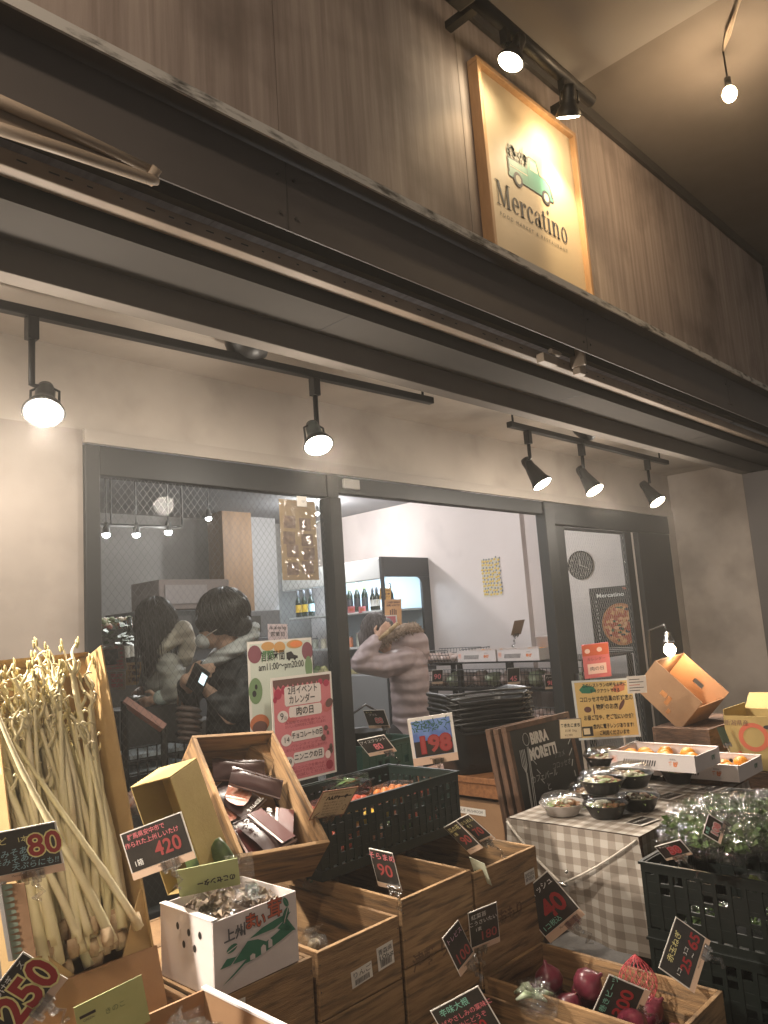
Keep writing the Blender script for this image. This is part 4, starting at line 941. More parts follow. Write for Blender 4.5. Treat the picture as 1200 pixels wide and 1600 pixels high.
# ---- film bags
def bag(label, c, size, fill, seed, cat='produce bag', group=None, amp=.35, n=9, fr=.35, shape=None, filmmat=FILM, rz=0, ls=1.0):
    t = thing('produce_bag', label, cat, M=T(*c) @ RZ(rz), group=group)
    random.seed(seed); sx, sy, sz = size
    g = G()
    for i in range(n):
        p = (random.uniform(-.55, .55) * sx, random.uniform(-.55, .55) * sy, sz * random.uniform(.25, .9))
        k = fr * min(sx, sy, sz * 1.2)
        if shape == 'pod':
            a = random.random() * 6.28; q = Vector((math.cos(a), math.sin(a), random.uniform(-.2, .3))) * sx * .6
            g.tube([Vector(p) - q * .5, Vector(p) + Vector((0, 0, .01)), Vector(p) + q * .5], [.003, .011, .003], 6)
        elif shape == 'leaf':
            a = random.random() * 6.28; q = Vector((math.cos(a), math.sin(a), random.uniform(-.1, .9))).normalized() * sx * random.uniform(.4, .8) * ls; s = Vector((-q.y, q.x, .02)).normalized() * sx * .16 * ls
            p = Vector(p); g.add([p, p + q * .5 + s + Vector((0, 0, .01)), p + q, p + q * .5 - s], [(0, 1, 2), (0, 2, 3)])
        else: g.ell(p, (k, k * .9, k * .8), 10, 7, .15, i)
    g.build('contents', fill, t, smooth=shape != 'leaf')
    g = G(); g.ell((0, 0, sz * .62), (sx, sy, sz * .72), 28, 18, amp, seed, freq=2.2)
    # crumpled gathered top
    for i in range(7):
        a = random.random() * 6.28; q = Vector((math.cos(a), math.sin(a), 0)); top = Vector((0, 0, sz * 1.15))
        g.add([top + q * sx * .25 + Vector((0, 0, -.01)), top + q * sx * .5 + Vector((random.uniform(-.02, .02), random.uniform(-.02, .02), sz * .35)), top + Vector((-q.y, q.x, 0)) * sx * .35 + Vector((0, 0, sz * .3)), top], [(0, 1, 2, 3)])
    o = g.build('film', filmmat, t, smooth=True)
    return t
POD = mat('bean_pod', (.09, .17, .04), .45, (.14, .22, .06), 12); LEAF = mat('leafy_green', (.055, .12, .03), .5, (.11, .19, .05), 18); DKL = mat('dark_leaf', (.03, .07, .025), .5, (.06, .11, .04), 15)
for i, (x, y, z) in enumerate(((1.72, 2.05, .46), (1.84, 1.98, .46), (1.75, 1.87, .46), (1.69, 1.76, .47))):
    bag('small bag of green bean pods inside the 90 card crate', (x, y, z + .12), (.075, .06, .085), POD, 60 + i, group='bean bags in the 90 crate', n=12, shape='pod')
bag('crumpled bag showing over the back rim of the 90 card crate', (1.655, 1.985, .73), (.045, .05, .06), DKL, 70, n=14, shape='leaf')
bag('crumpled clear bag in the corner of the two sticker crate', (1.372, 1.69, .655), (.05, .055, .085), mat('pale_fill', (.35, .28, .18), .5), 71, n=6)
for i, (x, y) in enumerate(((1.40, 1.86), (1.52, 1.80), (1.47, 2.02), (1.42, 1.72), (1.53, 1.95))): bag('crumpled clear bag of pale roots deep in the two sticker crate', (x, y, .50), (.075, .07, .07), mat('pale_fill', (.35, .28, .18)), 200 + i, group='bags deep in the two sticker crate', n=7)
for i, (x, y) in enumerate(((2.08, 1.72), (2.2, 1.85), (2.05, 1.9), (2.2, 1.72))): bag('bag of leafy greens deep in the double card crate', (x, y, .52), (.075, .07, .08), LEAF, 210 + i, group='bags deep in the double card crate', n=40, shape='leaf', ls=.7)
bag('leafy green bag low in the double card crate', (2.02, 1.72, .66), (.05, .05, .07), LEAF, 72, n=20, shape='leaf')
bag('crumpled clear bag deep in the double card crate', (2.1, 2.0, .66), (.08, .06, .06), mat('pale_fill', (.35, .28, .18)), 73, n=6)
t, w, h = card_root('paper_leaflet', 'pale folded leaflet with green leaves tucked at the corner of the double card crate', 'leaflet', (733, 1339), (757, 1350), (744, 1372), .9, fd(745, 1355, 1.62), mat('leaflet_pale', (.55, .56, .42), .6))
patch(t, LEAF, w * .1, w * .5, h * .1, h * .45, name='leaf_print')

# ---- dark green lattice crate of packs
GCz = .800
gc = plastic_crate('plastic_crate', 'long dark green lattice crate full of clear fruit and vegetable packs', T(1.60, 1.90, GCz), .68, .36, .205, rows=5, cols=19)
TOM = mat('tomato_red', (.52, .07, .025), .3); LEMON = mat('lemon_skin', (.66, .42, .03), .4); ORG = mat('persimmon', (.62, .20, .04), .35)
def pack(label, c, rz, size, fill, seed, n=8, shape='ball', group=None, tilt=0):
    t = thing('clear_pack', label, 'clear pack', M=T(*c) @ RZ(rz) @ RX(tilt), group=group); random.seed(seed); sx, sy, sz = size; g = G()
    nx = 3
    for i in range(n):
        p = Vector((-sx / 2 + sx * (.2 + .3 * (i % 3)), -sy / 2 + sy * (.22 + .28 * (i // 3 % 3)), sz * .42))
        if shape == 'leaf':
            a = random.random() * 6.28; q = Vector((math.cos(a), math.sin(a) * .7, .15)) * sx * .4; s = Vector((-q.y, q.x, 0)).normalized() * sx * .07
            p = Vector((random.uniform(-.3, .3) * sx, random.uniform(-.3, .3) * sy, sz * random.uniform(.3, .8))); g.add([p - q * .5, p + s, p + q * .5, p - s], [(0, 1, 2, 3)])
        else: g.ell(p, (sx * .155, sy * .15, sz * .40), 12, 8, .05, i)
    g.build('contents', fill, t, smooth=shape != 'leaf')
    g = G(); g.box(-sx / 2, sx / 2, -sy / 2, sy / 2, 0, sz * .5); g.box(-sx / 2 - .008, sx / 2 + .008, -sy / 2 - .008, sy / 2 + .008, sz * .5 + .001, sz * .5 + .005); g.box(-sx / 2 + .006, sx / 2 - .006, -sy / 2 + .006, sy / 2 - .006, sz * .5 + .006, sz)
    g.build('clear_box', CLEAR, t, bevel=.006)
    return t
for i, (x, y, z, rz, fill, lab, shp_, n) in enumerate((
    (1.70, 2.02, .945, 10, TOM, 'clear pack of red tomatoes behind the jerky card', 'ball', 9), (1.66, 2.14, .93, -8, ORG, 'clear pack of orange fruit at the crate end by the salami box', 'ball', 9),
    (1.87, 2.06, .935, 4, TOM, 'clear pack of small red tomatoes in the middle of the long green crate', 'ball', 9), (1.90, 1.985, .90, -6, LEMON, 'clear pack of yellow lemons behind the crate hand hole', 'ball', 6),
    (2.05, 2.02, .94, 8, ORG, 'clear pack of orange slices under the 198 card side', 'ball', 9), (2.17, 2.04, .91, -4, TOM, 'clear pack of red fruit at the 198 card end of the long crate', 'ball', 9),
    (1.99, 2.19, .965, 6, LEAF, 'flat clear pack of green leaves laid topmost on the other packs', 'leaf', 40))):
    pack(lab, (x, y, z), rz, (.15, .11, .055), fill, 80 + i, n, shp_, tilt=-3)
for i in range(5):
    pack('clear pack lying in the bottom layer of the long green crate', (1.68 + .13 * i, 2.07, .815), 3 * (-1) ** i, (.12, .20, .06), (LEMON, TOM, ORG, LEAF, TOM)[i], 95 + i, 9, group='bottom layer packs')

# ---- tilted open boxes
def tilted_box(name, label, cat, M, w, h, dep, m, th=.012, wood=True, split=.5):
    t = thing(name, label, cat, M=M)
    g = lambda *b: G().box(*b)
    g(0, w, 0, th, -dep, 0).build('bottom_board', m, t, bevel=.002); g(0, w, h - th, h, -dep, 0).build('top_board', m, t, bevel=.002)
    g(0, th, th, h - th, -dep, 0).build('side_board', m, t, bevel=.002); g(w - th, w, th, h - th, -dep, 0).build('side_board', m, t, bevel=.002)
    g(th, w - th, th, h - th, -dep, -dep + .008).build('back_board', m, t)
    return t
M, w, h = rect((300, 1149), (427, 1141), (377, 1340), .64, 2.34, .05)
SB = tilted_box('salami_crate', 'tilted wooden box of dark ham packets', 'wooden box', M, w, h, .15, WOOD)
# triangular corner block
G().prism([(w - .013, h - .013), (w - .075, h - .013), (w - .013, h - .085)], -.14, -.05).build('corner_block', WOODX, SB)
PKD = mat('dark_packet', (.035, .016, .014), .35, bump=.15, bscale=14); PKM = mat('maroon_packet', (.10, .028, .026), .35, bump=.15, bscale=14); HAM = mat('ham_slice', (.50, .14, .08), .4, (.66, .42, .32), 30, (1, 3, 1))
def packet(label, x, y, z, rz, ry, rx, w_, h_, txt, m1=PKD, band=True, window=False):
    t = thing('ham_packet', label, 'food packet', M=M @ T(x, y, z) @ RZ(rz) @ RY(ry) @ RX(rx))
    g = G(); nx, ny = 8, 10
    for s in (1, -1):
        vs = []
        for i in range(nx + 1):
            for j in range(ny + 1):
                u, v = i / nx, j / ny; e = min(u, 1 - u, v, 1 - v) * 4
                vs.append(((u - .5) * w_, (v - .5) * h_, s * min(1, e) * .010 + .004 * noise.noise(Vector((u * 3, v * 3, w_ * 50)))))
        fs = [(i * (ny + 1) + j, (i + 1) * (ny + 1) + j, (i + 1) * (ny + 1) + j + 1, i * (ny + 1) + j + 1) for i in range(nx) for j in range(ny)]
        g.add(vs, fs if s > 0 else [f[::-1] for f in fs])
    g.build('pouch', m1, t, smooth=True)
    zf = .0165
    if band:
        G().add([(w_ * .02, -h_ * .45, zf), (w_ * .46, -h_ * .45, zf), (w_ * .46, h_ * .45, zf), (w_ * .02, h_ * .45, zf)], [(0, 1, 2, 3)]).build('maroon_panel', PKM, t)
        G().add([(-w_ * .09, -h_ * .45, zf + .0004), (-w_ * .01, -h_ * .45, zf + .0004), (-w_ * .01, h_ * .45, zf + .0004), (-w_ * .09, h_ * .45, zf + .0004)], [(0, 1, 2, 3)]).build('white_band', PALEP, t)
        for i, ch in enumerate(txt): text_obj(ch, h_ * .12, WHM, t, T(-w_ * .28, h_ * (.32 - .14 * i), zf + .0006), 'lettering', bold=.001)
    if window:
        G().poly([(w_ * .42 * math.cos(6.28 * i / 14), h_ * .30 * math.sin(6.28 * i / 14) * (1 + .2 * math.sin(i)), zf) for i in range(14)]).build('ham_window', HAM, t)
        text_obj(txt, h_ * .1, WHM, t, T(0, -h_ * .42, zf + .001), 'lettering')
    g = G()
    for e in (-1, 1): g.add([(-w_ / 2, e * h_ * .5, .006), (w_ / 2, e * h_ * .5, .006), (w_ / 2, e * h_ * .475, .0105), (-w_ / 2, e * h_ * .475, .0105)], [(0, 1, 2, 3)])
    g.build('seam', mat('packet_seam', (.22, .17, .16), .3), t)
packet('dark packet with a maroon panel standing at the front of the tilted box', w * .45, h * .22, -.045, 20, 6, -10, .115, .16, 'つまみ')
packet('dark packet with a maroon panel leaning behind the front one', w * .68, h * .30, -.075, -28, -8, -8, .105, .15, '生ハム')
packet('dark packet with a round ham window in the middle of the tilted box', w * .40, h * .58, -.085, 35, 4, -6, .12, .15, '生ハム切落し', PKD, False, True)
packet('long dark packet lying across the upper packets', w * .60, h * .62, -.045, -28, 0, 14, .17, .07, 'うま', PKD, False)
packet('dark packet laid flat topmost in the tilted box', w * .52, h * .78, -.065, -8, 0, 20, .18, .075, 'うま', PKD, False)
packet('dark packet with white print at the shaded end of the tilted box', w * .20, h * .48, -.10, 12, 10, 0, .09, .14, '国産豚', PKD, False, True)
packet('dark packet with pale print low behind the front packet', w * .24, h * .20, -.09, 10, 0, 0, .10, .13, '燻製', PKD, True)
# yellow kraft carton beside it
M2, w2, h2 = rect((203, 1230), (262, 1214), (262, 1400), .42, 2.05, .05)
yb = tilted_box('kraft_carton', 'open yellow kraft carton wedged between the stalk box and the tilted wooden box', 'carton', M2, w2 * 1.05, h2 * 1.0, .13, YKRAFT, .004)
for i in range(3):
    o = G().ell((0, 0, 0), (.032, .055, .02), noise_amp=.12, seed=i).build('green_pack', mat('green_wrapper', (.025, .05, .02), .4, (.10, .14, .05), 14), None, smooth=True); o.matrix_basis = M2 @ T(w2 * (.5 + .35 * i), h2 * .13, -.07); tag(o, 'dark green wrapped pack low in the yellow kraft carton', 'wrapped pack', 'green packs in the kraft carton')

# ---- the tall box of stalks
th_ = R(19); ux = Vector((1, 0, 0)); uy = Vector((0, math.sin(th_), math.cos(th_))); uz = ux.cross(uy)
UO = Vector((.672, 1.735, .862)); UW, UH, UD = .272, .735, .14
MU = Matrix(((ux.x, uy.x, uz.x, UO.x), (ux.y, uy.y, uz.y, UO.y), (ux.z, uy.z, uz.z, UO.z), (0, 0, 0, 1)))
UB = thing('stalk_box', 'tall kraft box leaning back, packed with pale stalks', 'box', M=MU)
for n, bx in (('back_panel', (0, UW, 0, UH, -UD, -UD + .004)), ('side_panel', (-.004, 0, 0, UH, -UD, 0)), ('side_panel', (UW, UW + .005, 0, UH, -UD, 0)), ('bottom_panel', (0, UW, -.004, 0, -UD, 0))):
    G().box(*bx).build(n, KRAFT, UB, bevel=.001)
G().box(-.01, UW + .012, -.13, .003, -.006, .0).box(-.01, UW + .012, -.002, .0045, -.028, -.0065).build('front_panel', KRAFTD, UB)
g = G(); g.prism([(UW - .07, .0), (UW, 0), (UW, .13), (UW - .012, .11)], -.012, -.008); g.build('corner_flap', KRAFT, UB)
g = G(); g.prism([(0, 0), (.10, 0), (.045, .06), (0, .07)], -.012, -.008); g.build('corner_flap', KRAFT, UB)
g = G(); g.add([(-.01, UH, -UD), (UW + .01, UH, -UD), (UW + .01, UH + .015, -UD + .05), (-.01, UH + .01, -UD + .045)], [(0, 1, 2, 3)]); g.add([(UW - .09, UH + .004, -UD + .02), (UW + .008, UH + .008, -UD + .03), (UW + .008, UH - .06, -UD + .055), (UW - .05, UH - .05, -UD + .05)], [(0, 1, 2, 3)]); g.add([(-.01, UH + .004, -UD + .02), (.05, UH + .02, -UD + .03), (.02, UH - .01, -UD + .05), (-.01, UH - .08, -UD + .055)], [(0, 1, 2, 3)])
g.build('torn_flap', KRAFT, UB)
UDO = mat('pale_stalk', (.74, .655, .44), .45, (.67, .60, .35), 4, (1, 1, .5), bump=.25, bscale=30, c3=(.46, .29, .16), s3=7, l3=.60, h3=.78)
UDOR = mat('stalk_root', (.36, .23, .13), .8, (.58, .46, .30), 22, bump=.5, bscale=40)
UDOT = mat('stalk_tip', (.42, .34, .13), .6, (.30, .23, .08), 14)
random.seed(17)
def stalk(i):
    layer = i % 3
    bx = random.uniform(.035, UW - .03); tx = min(UW + .0, max(-.06, bx + random.uniform(-.10, .07) - .02)); dz = -UD + .035 + .036 * layer + random.uniform(-.008, .008)
    L0 = random.uniform(.0, .08) + (.0 if layer == 2 else .03); L1 = UH * random.uniform(.66, .93)
    if i in (5, 11): tx = bx - .10; L1 = UH * .72; dz = -.02
    if i == 8: bx, tx, L0, L1, dz = UW - .03, .03, .05, .52, .004
    if i == 14: bx, tx, L0, L1, dz = UW * .62, .0, .04, .60, .008
    wob = random.uniform(-.024, .024); r0 = random.uniform(.0075, .0135)
    pts, rad = [], []
    n = 20
    for k in range(n + 1):
        u = k / n
        x = bx + (tx - bx) * u + wob * math.sin(u * 4 + i); y = L0 + (L1 - L0) * u; z = dz + .012 * math.sin(u * 3.1 + i * 1.7)
        pts.append(Vector((x, y, z)))
        bul = .18 * math.exp(-((u - (.3 + .1 * (i % 4))) / .02) ** 2) + .15 * math.exp(-((u - (.62 + .05 * (i % 3))) / .02) ** 2)
        rad.append(r0 * (1.12 - .72 * u + bul))
    # curled tip
    a = random.random() * 6.28; p = pts[-1]; m = 9; cur = random.uniform(.008, .024)
    sgn = random.choice((-1, 1)); droop = i % 6 == 1 and i not in (5, 11)
    tip, tr = [], []
    for k in range(1, m + 1):
        v = k / m
        if droop: q = p + Vector((sgn * (cur * 2.2) * (1 - math.cos(v * 2.6)), cur * 2.0 * math.sin(v * 2.6), .012 * v))
        elif i % 3: q = p + Vector((sgn * cur * 1.6 * v * v + .006 * math.sin(v * 6 + i), .085 * v, .010 * math.sin(v * 3 + i)))
        else: q = p + Vector((sgn * cur * .6 * math.sin(v * 5), .055 * v - .02 * v * v, cur * .4 * math.sin(v * 4)))
        tip.append(q); tr.append(max(.0022, rad[-1] * (1 - .62 * v)))
    t = thing('udo_stalk', ['pale knobbly stalk standing in the tall kraft box', 'pale stalk with a drooping curled tip in the tall kraft box', 'long pale stalk lying slantwise across the others in the tall box'][2 if i in (5, 8, 11, 14) else 1 if droop else 0], 'vegetable stalk', M=MU @ T(bx, L0, dz), group='stalks in the tall kraft box')
    off = Vector((bx, L0, dz))
    g = G(); g.tube([q - off for q in pts + tip], rad + tr, 9); g.build('stem', UDO, t, smooth=True)
    # root end
    g = G(); g.tube([Vector((0, -.004, 0)), Vector((.001, .012, 0)), Vector((0, .034, 0))], [rad[0] * .9, rad[0] * 1.25, rad[0] * 1.02], 9); g.build('root_end', UDOR, t, smooth=True)
    # side shoots and tufts near the top
    g = G()
    for s in range(1 + i % 2):
        k = random.choice((15, 17, 18)) if s else 20; q = pts[k] - off; d = random.choice((-1, 1)); l = random.uniform(.02, .05)
        g.tube([q, q + Vector((d * l * .35, l * .5, .008)), q + Vector((d * l * .5, l, .012)), q + Vector((d * l * .25, l * 1.15, .02)), q + Vector((d * l * .1, l * 1.0, .024))], [.0045, .004, .0032, .003, .002], 6)
    g.build('side_shoot', UDO, t, smooth=True)
    g = G(); q = tip[-1] - off
    for s in range(3):
        e = q + Vector((random.uniform(-.007, .007), random.uniform(-.016, .006), random.uniform(-.004, .008))); g.ell(e, (.0034, .0125, .003), 7, 6, .35, s + i)
    g.build('tip_bud', UDOT, t, smooth=True)
for i in range(84): stalk(i)

# ---- white mushroom box
MB_ = T(1.022, 1.605, .757) @ RZ(1)
WB_ = thing('mushroom_box', 'white mushroom box printed with green mountains and red brush lettering', 'mushroom box', M=MB_)
bw, bl, bh = .245, .225, .162
G().box(0, bw, 0, .003, 0, bh).build('front_panel', WHITECARD, WB_, bevel=.001); G().box(0, .003, .0031, bl, 0, bh).build('side_panel', WHITECARD, WB_, bevel=.001)
G().box(bw - .003, bw, .0031, bl, 0, bh).build('side_panel', WHITECARD, WB_); G().box(.0031, bw - .0031, bl - .003, bl, 0, bh).build('back_panel', WHITECARD, WB_); G().box(.003, bw - .003, .003, bl - .003, .0, .003).build('base_panel', WHITECARD, WB_)
G().box(-.002, .016, .002, bl, bh + .0005, bh + .004).build('folded_rim', WHITECARD, WB_, bevel=.001)
g = G()
for x, z in ((.052, .125), (.098, .122), (.145, .128), (.075, .092), (.12, .092)):
    g.disc((bl - x, z), .0065, 0, 16, .0085)
g.build('air_hole', INK, WB_).matrix_basis = T(-.0012, bl, 0) @ RZ(-90) @ RX(90)
FB = T(0, -.0014, 0) @ RX(90)
def fb(name, m, polys, z=0):
    g = G()
    for p in polys: g.poly([(x * bw, y * bh) for x, y in p])
    g.build(name, m, WB_).matrix_basis = FB @ T(0, 0, z)
fb('mountain_print', GRNP, [[(.06, .36), (.14, .46), (.24, .44), (.30, .50), (.18, .36)], [(.20, .36), (.38, .58), (.50, .55), (.60, .47), (.72, .52), (.86, .60), (.94, .47), (.78, .40), (.60, .34), (.42, .30), (.34, .30), (.20, .20), (.08, .14), (.22, .24), (.36, .35)], [(.40, .60), (.56, .68), (.74, .72), (.92, .74), (.84, .66), (.70, .60), (.60, .60), (.50, .60)], [(.74, .58), (.86, .68), (.97, .46), (.88, .48)]])
fb('house_print', WHITECARD, [[(.40, .31), (.40, .37), (.43, .39), (.46, .37), (.46, .31)], [(.53, .33), (.53, .42), (.56, .45), (.59, .42), (.59, .33)], [(.62, .37), (.62, .46), (.64, .50), (.67, .46), (.67, .37)]], .0004)
for cx, cy, r, a in ((.86, .90, .055, -60), (.85, .72, .075, 65), (.20, .57, .065, 15)):
    pts = []
    for k in range(12):
        b = 2 * math.pi * k / 12; x, y = r * 1.5 * math.cos(b), r * .75 * math.sin(b); pts.append((cx + (x * math.cos(R(a)) - y * math.sin(R(a))) * .66, cy + (x * math.sin(R(a)) + y * math.cos(R(a)))))
    fb('leaf_print', GRNP, [pts])
    ca_, sa_ = math.cos(R(a)), math.sin(R(a)); fb('leaf_vein', WHITECARD, [[(cx - r * 1.5 * ca_ * .66, cy - r * 1.5 * sa_), (cx + r * 1.5 * ca_ * .66, cy + r * 1.5 * sa_), (cx + r * 1.5 * ca_ * .66 + .006, cy + r * 1.5 * sa_ - .012), (cx - r * 1.5 * ca_ * .66 + .006, cy - r * 1.5 * sa_ - .012)]], .0004)
text_obj('上州', .030, mat('grey_ink', (.10, .10, .11), .6), WB_, FB @ T(bw * .24, bh * .745, 0) @ RZ(2), bold=.0008, width=.06)
for s, x, y, z_ in (('ま', .42, .82, .036), ('い', .54, .78, .032), ('茸', .72, .86, .046)):
    text_obj(s, z_, INK, WB_, FB @ T(bw * x, bh * y, 0), bold=.0022); text_obj(s, z_, REDP, WB_, FB @ T(bw * x, bh * y, .0005), bold=.0008)
MUSH = mat('mushroom', (.13, .085, .055), .6, (.36, .28, .20), 30)
random.seed(33); g = G()
for i in range(150):
    a = random.random() * 6.28; p = Vector((bw * random.uniform(.12, .88), bl * random.uniform(.12, .88), random.uniform(.095, .150))); q = Vector((math.cos(a), math.sin(a), random.uniform(.1, 1.1))).normalized(); sd = Vector((-q.y, q.x, .1)).normalized(); l = random.uniform(.022, .036); n0 = len(g.v); vs = [p]
    for k in range(7):
        f = (k - 3) / 3; e = p + q * l * (1 - .28 * f * f) + sd * l * .75 * f + q.cross(sd) * (.006 * math.sin(k * 2.4 + i)); vs.append(e)
    g.add(vs, [(0, k, k + 1) for k in range(1, 7)])
mt = thing('mushroom_pack', 'bag of brown frilly mushrooms in the white printed box', 'mushroom bag', M=MB_ @ T(bw / 2, bl / 2, .004))
g.v = [p - Vector((bw / 2, bl / 2, .004)) for p in g.v]; g.build('mushrooms', MUSH, mt)
g = G(); g.ell((0, 0, .115), (bw * .46, bl * .45, .072), 30, 16, .25, 5, freq=2.6); g.build('film', FILM, mt, smooth=True)
GRL = mat('pale_green_label', (.42, .47, .22), .55, (.36, .40, .17), 7)
t, w, h = card_root('green_label', 'pale green printed label standing up in the white mushroom box', 'label', (274, 1361), (371, 1341), (281, 1402), 1.6, fd(325, 1370, 1.72), GRL)
text_obj('のこセンター', h * .25, INK, t, T(w * .62, h * .38, .001) @ RZ(180), width=w * .62, bold=.001)
g = G(); g.box(w * .8, w * 1.25, h * .1, h * 1.08, -.006, -.003); g.build('film', FILM, t)

# ---- kraft box with a mushroom bag in the near corner
t = thing('near_box', 'low kraft box with a white rim holding a green labelled bag', 'box', (.80, 1.32, .44))
for bx in ((.60, .985, 1.20, 1.206, .44, .80), (.60, .985, 1.58, 1.586, .44, .80), (.60, .606, 1.206, 1.58, .44, .80), (.979, .985, 1.206, 1.58, .44, .80)): G().box(*bx).build('side_panel', KRAFTD, t, world=True)
G().box(.976, .989, 1.20, 1.586, .801, .806).build('white_rim', WHITECARD, t, world=True); G().box(.606, .979, 1.206, 1.58, .44, .446).build('base_panel', KRAFTD, t, world=True)
bag('crumpled clear bag of mushrooms beside the green label sheet', (.86, 1.46, .66), (.10, .09, .11), MUSH, 130, n=24, fr=.28)
t, w, h = card_root('green_label', 'pale green mushroom label sheet below the dark box front', 'label', (115, 1575), (221, 1523), (130, 1650), 1.35, fd(170, 1560, 1.56), GRL)
patch(t, INK, w * .05, w * .28, h * .72, h * .78, name='print_bar')
text_obj('きのこ', h * .14, mat('dark_green_print', (.12, .17, .07), .6), t, T(w * .55, h * .62, .001)); text_obj('GREEN', h * .07, INK, t, T(w * .17, h * .66, .0012))
o = crate('wooden crate low under the near kraft box', .62, 1.0, .10, .36, .58, .31)

# patterned paper strip board beside the stalks
t, w, h = card_root('pattern_board', 'board with green scalloped paper strip leaning by the stalk box', 'board', (3, 1382), (38, 1380), (22, 1500), .33, fd(20, 1440, 1.68), KRAFTD)
g = G()
for i in range(12): g.add([(0, h * i / 12, .0012), (w * .45 + w * .08 * math.sin(i * 3.1), h * (i + .5) / 12, .0012), (w * .45, h * (i + 1) / 12, .0012), (0, h * (i + 1) / 12, .0012)], [(0, 1, 2, 3)])
g.build('scallop_strip', mat('sage_strip', (.20, .24, .18), .6), t)
G().box(-.01, 0, 0, h, -.012, .004).build('edge_strip', mat('edge_grey', (.4, .38, .36)), t)

# ---- lower crates nearest the street
on = crate('low wooden crate of red onions with the 300 card', 1.965, 1.0, .16, .315, .60, .32)
dk = crate('low wooden crate beside the onions with the pink daikon card', 1.635, 1.0, .135, .31, .60, .31)
lc = crate('low wooden crate of leafy bundles under the two sticker crate', 1.31, 1.0, .12, .31, .60, .31)
for i, x in enumerate((1.31, 1.635, 1.965)): o = G().box(x + .01, x + .3, 1.02, 1.58, 0, (.115, .13, .155)[i]).build('base_block', OLDWOOD, None); tag(o, ('dark block under the leafy bundle crate', 'dark block under the daikon card crate', 'dark block under the red onion crate')[i], 'block')
ONI = mat('red_onion', (.10, .012, .026), .32, (.17, .030, .048), 7, (4, 4, .6), c3=(.26, .12, .12), s3=9, l3=.62, h3=.8)
random.seed(77)
pos = [(2.07, 1.50), (2.19, 1.52), (2.03, 1.40), (2.12, 1.41), (2.21, 1.40), (2.06, 1.29), (2.16, 1.30), (2.22, 1.20), (2.08, 1.18), (2.14, 1.08), (2.12, 1.47), (2.16, 1.36)]
for i, (x, y) in enumerate(pos):
    z = .395 + (.055 if i > 9 else random.uniform(-.015, .02)); r = random.uniform(.040, .048)
    t = thing('red_onion', 'glossy red onion heaped in the low wooden crate', 'onion', M=T(x, y, z) @ RZ(random.random() * 360) @ RX(random.uniform(-70, 70)), group='red onions in the low crate')
    G().lathe([(0, -r * .88), (r * .35, -r * .82), (r * .8, -r * .5), (r, 0), (r * .86, r * .45), (r * .45, r * .82), (r * .16, r * 1.0), (r * .10, r * 1.25), (.0, r * 1.3)], 18).build('bulb', ONI, t, smooth=True)
    g = G(); [g.tube([(0, 0, -r * .86), (.006 * math.cos(k), .006 * math.sin(k), -r), (.012 * math.cos(k), .012 * math.sin(k), -r * 1.08)], .0012, 4) for k in range(5)]; g.build('root_tuft', KRAFTD, t)
o = G().box(1.98, 2.27, 1.02, 1.59, .35, .352).build('onion_bed', mat('onion_bed', (.05, .02, .02), .8), None); tag(o, 'dark liner under the red onions', 'liner')
NETM = mat('onion_net', (.40, .05, .06), .6)
g = G(); c = Vector((2.21, 1.22, .46)); random.seed(5)
for k in range(14):
    a0 = 6.28 * k / 14
    for s in (1, -1): g.tube([c + Vector((.055 * math.sin(v * 3.14) * math.cos(a0 + s * v * 2.4), .055 * math.sin(v * 3.14) * math.sin(a0 + s * v * 2.4), -.06 + .15 * v)) for v in [q / 10 for q in range(11)]], .0009, 4)
t = thing('net_bag', 'fine red net bag lying on the red onions', 'net bag', M=T(*c)); g.v = [p - c for p in g.v]; g.build('net', NETM, t)
bag('film wrapped white and green bundle on the rim between the onion and daikon crates', (1.945, 1.40, .455), (.10, .055, .04), mat('white_leek', (.48, .52, .40), .4, (.2, .3, .12), 30), 140, n=7, shape='pod', rz=50)
bag('leafy green bundle in film at the low crate by the daikon card', (1.60, 1.40, .35), (.085, .10, .13), DKL, 141, n=60, shape='leaf')
bag('second leafy bundle of long green blades in the low crate', (1.44, 1.44, .33), (.10, .08, .13), LEAF, 142, n=60, shape='leaf')
bag('wrapped dark root in film behind the daikon card', (1.78, 1.50, .36), (.09, .06, .09), mat('dark_root', (.14, .08, .05), .6), 143, n=7)
bag('small red tied film bag under the film wrapped bundle', (1.80, 1.30, .34), (.07, .07, .07), mat('daikon_white', (.55, .50, .44), .4), 144, n=8)

# ---- price cards
price_card('black price card with a big outlined 80 clipped before the stalks', (-60, 1312), (87, 1283), (-43, 1390), 1.62, fd(60, 1330, 1.64), [('80', .84, .60, .60, RED, dict(bold=.02, outline=YELM)), ('うど', .36, .80, .16, YELM, dict(bold=.006)), ('1本', .62, .78, .13, YELM, dict(bold=.005)), ('酢みそあえ', .50, .55, .16, BLUM, dict(bold=.004, shear=.2, rot=3)), ('辛みそあえ', .50, .40, .16, BLUM, dict(bold=.004, shear=.2, rot=4)), ('天ぷらにも!!', .70, .26, .15, BLUM, dict(bold=.004, shear=.2))], clipat=(.66, .06), drop=.06)
price_card('black price card with a thin dark red 420 beside the kraft carton', (187, 1304), (283, 1268), (209, 1376), 1.5, fd(240, 1320, 1.60), [('群馬県安中市で', .40, .86, .13, PINKM, dict(bold=.006)), ('作られた上州しいたけ', .46, .70, .13, PINKM, dict(bold=.005)), ('420', .66, .43, .42, REDD, dict(bold=.02)), ('1箱', .16, .30, .15, WHM, dict(bold=.004))], clipat=(.62, .06), drop=.055)
price_card('near black card with a huge red 250 turned on its corner', (-42, 1585), (36, 1487), (29, 1627), 1.42, fd(40, 1545, 1.42), [('250', .60, .44, .86, RED, dict(bold=.03, outline=YELM)), ('わけぎ', .48, .85, .17, WHM, dict(bold=.006)), ('ズ', .84, .87, .15, WHM)], clipat=(.55, .06), drop=.05)
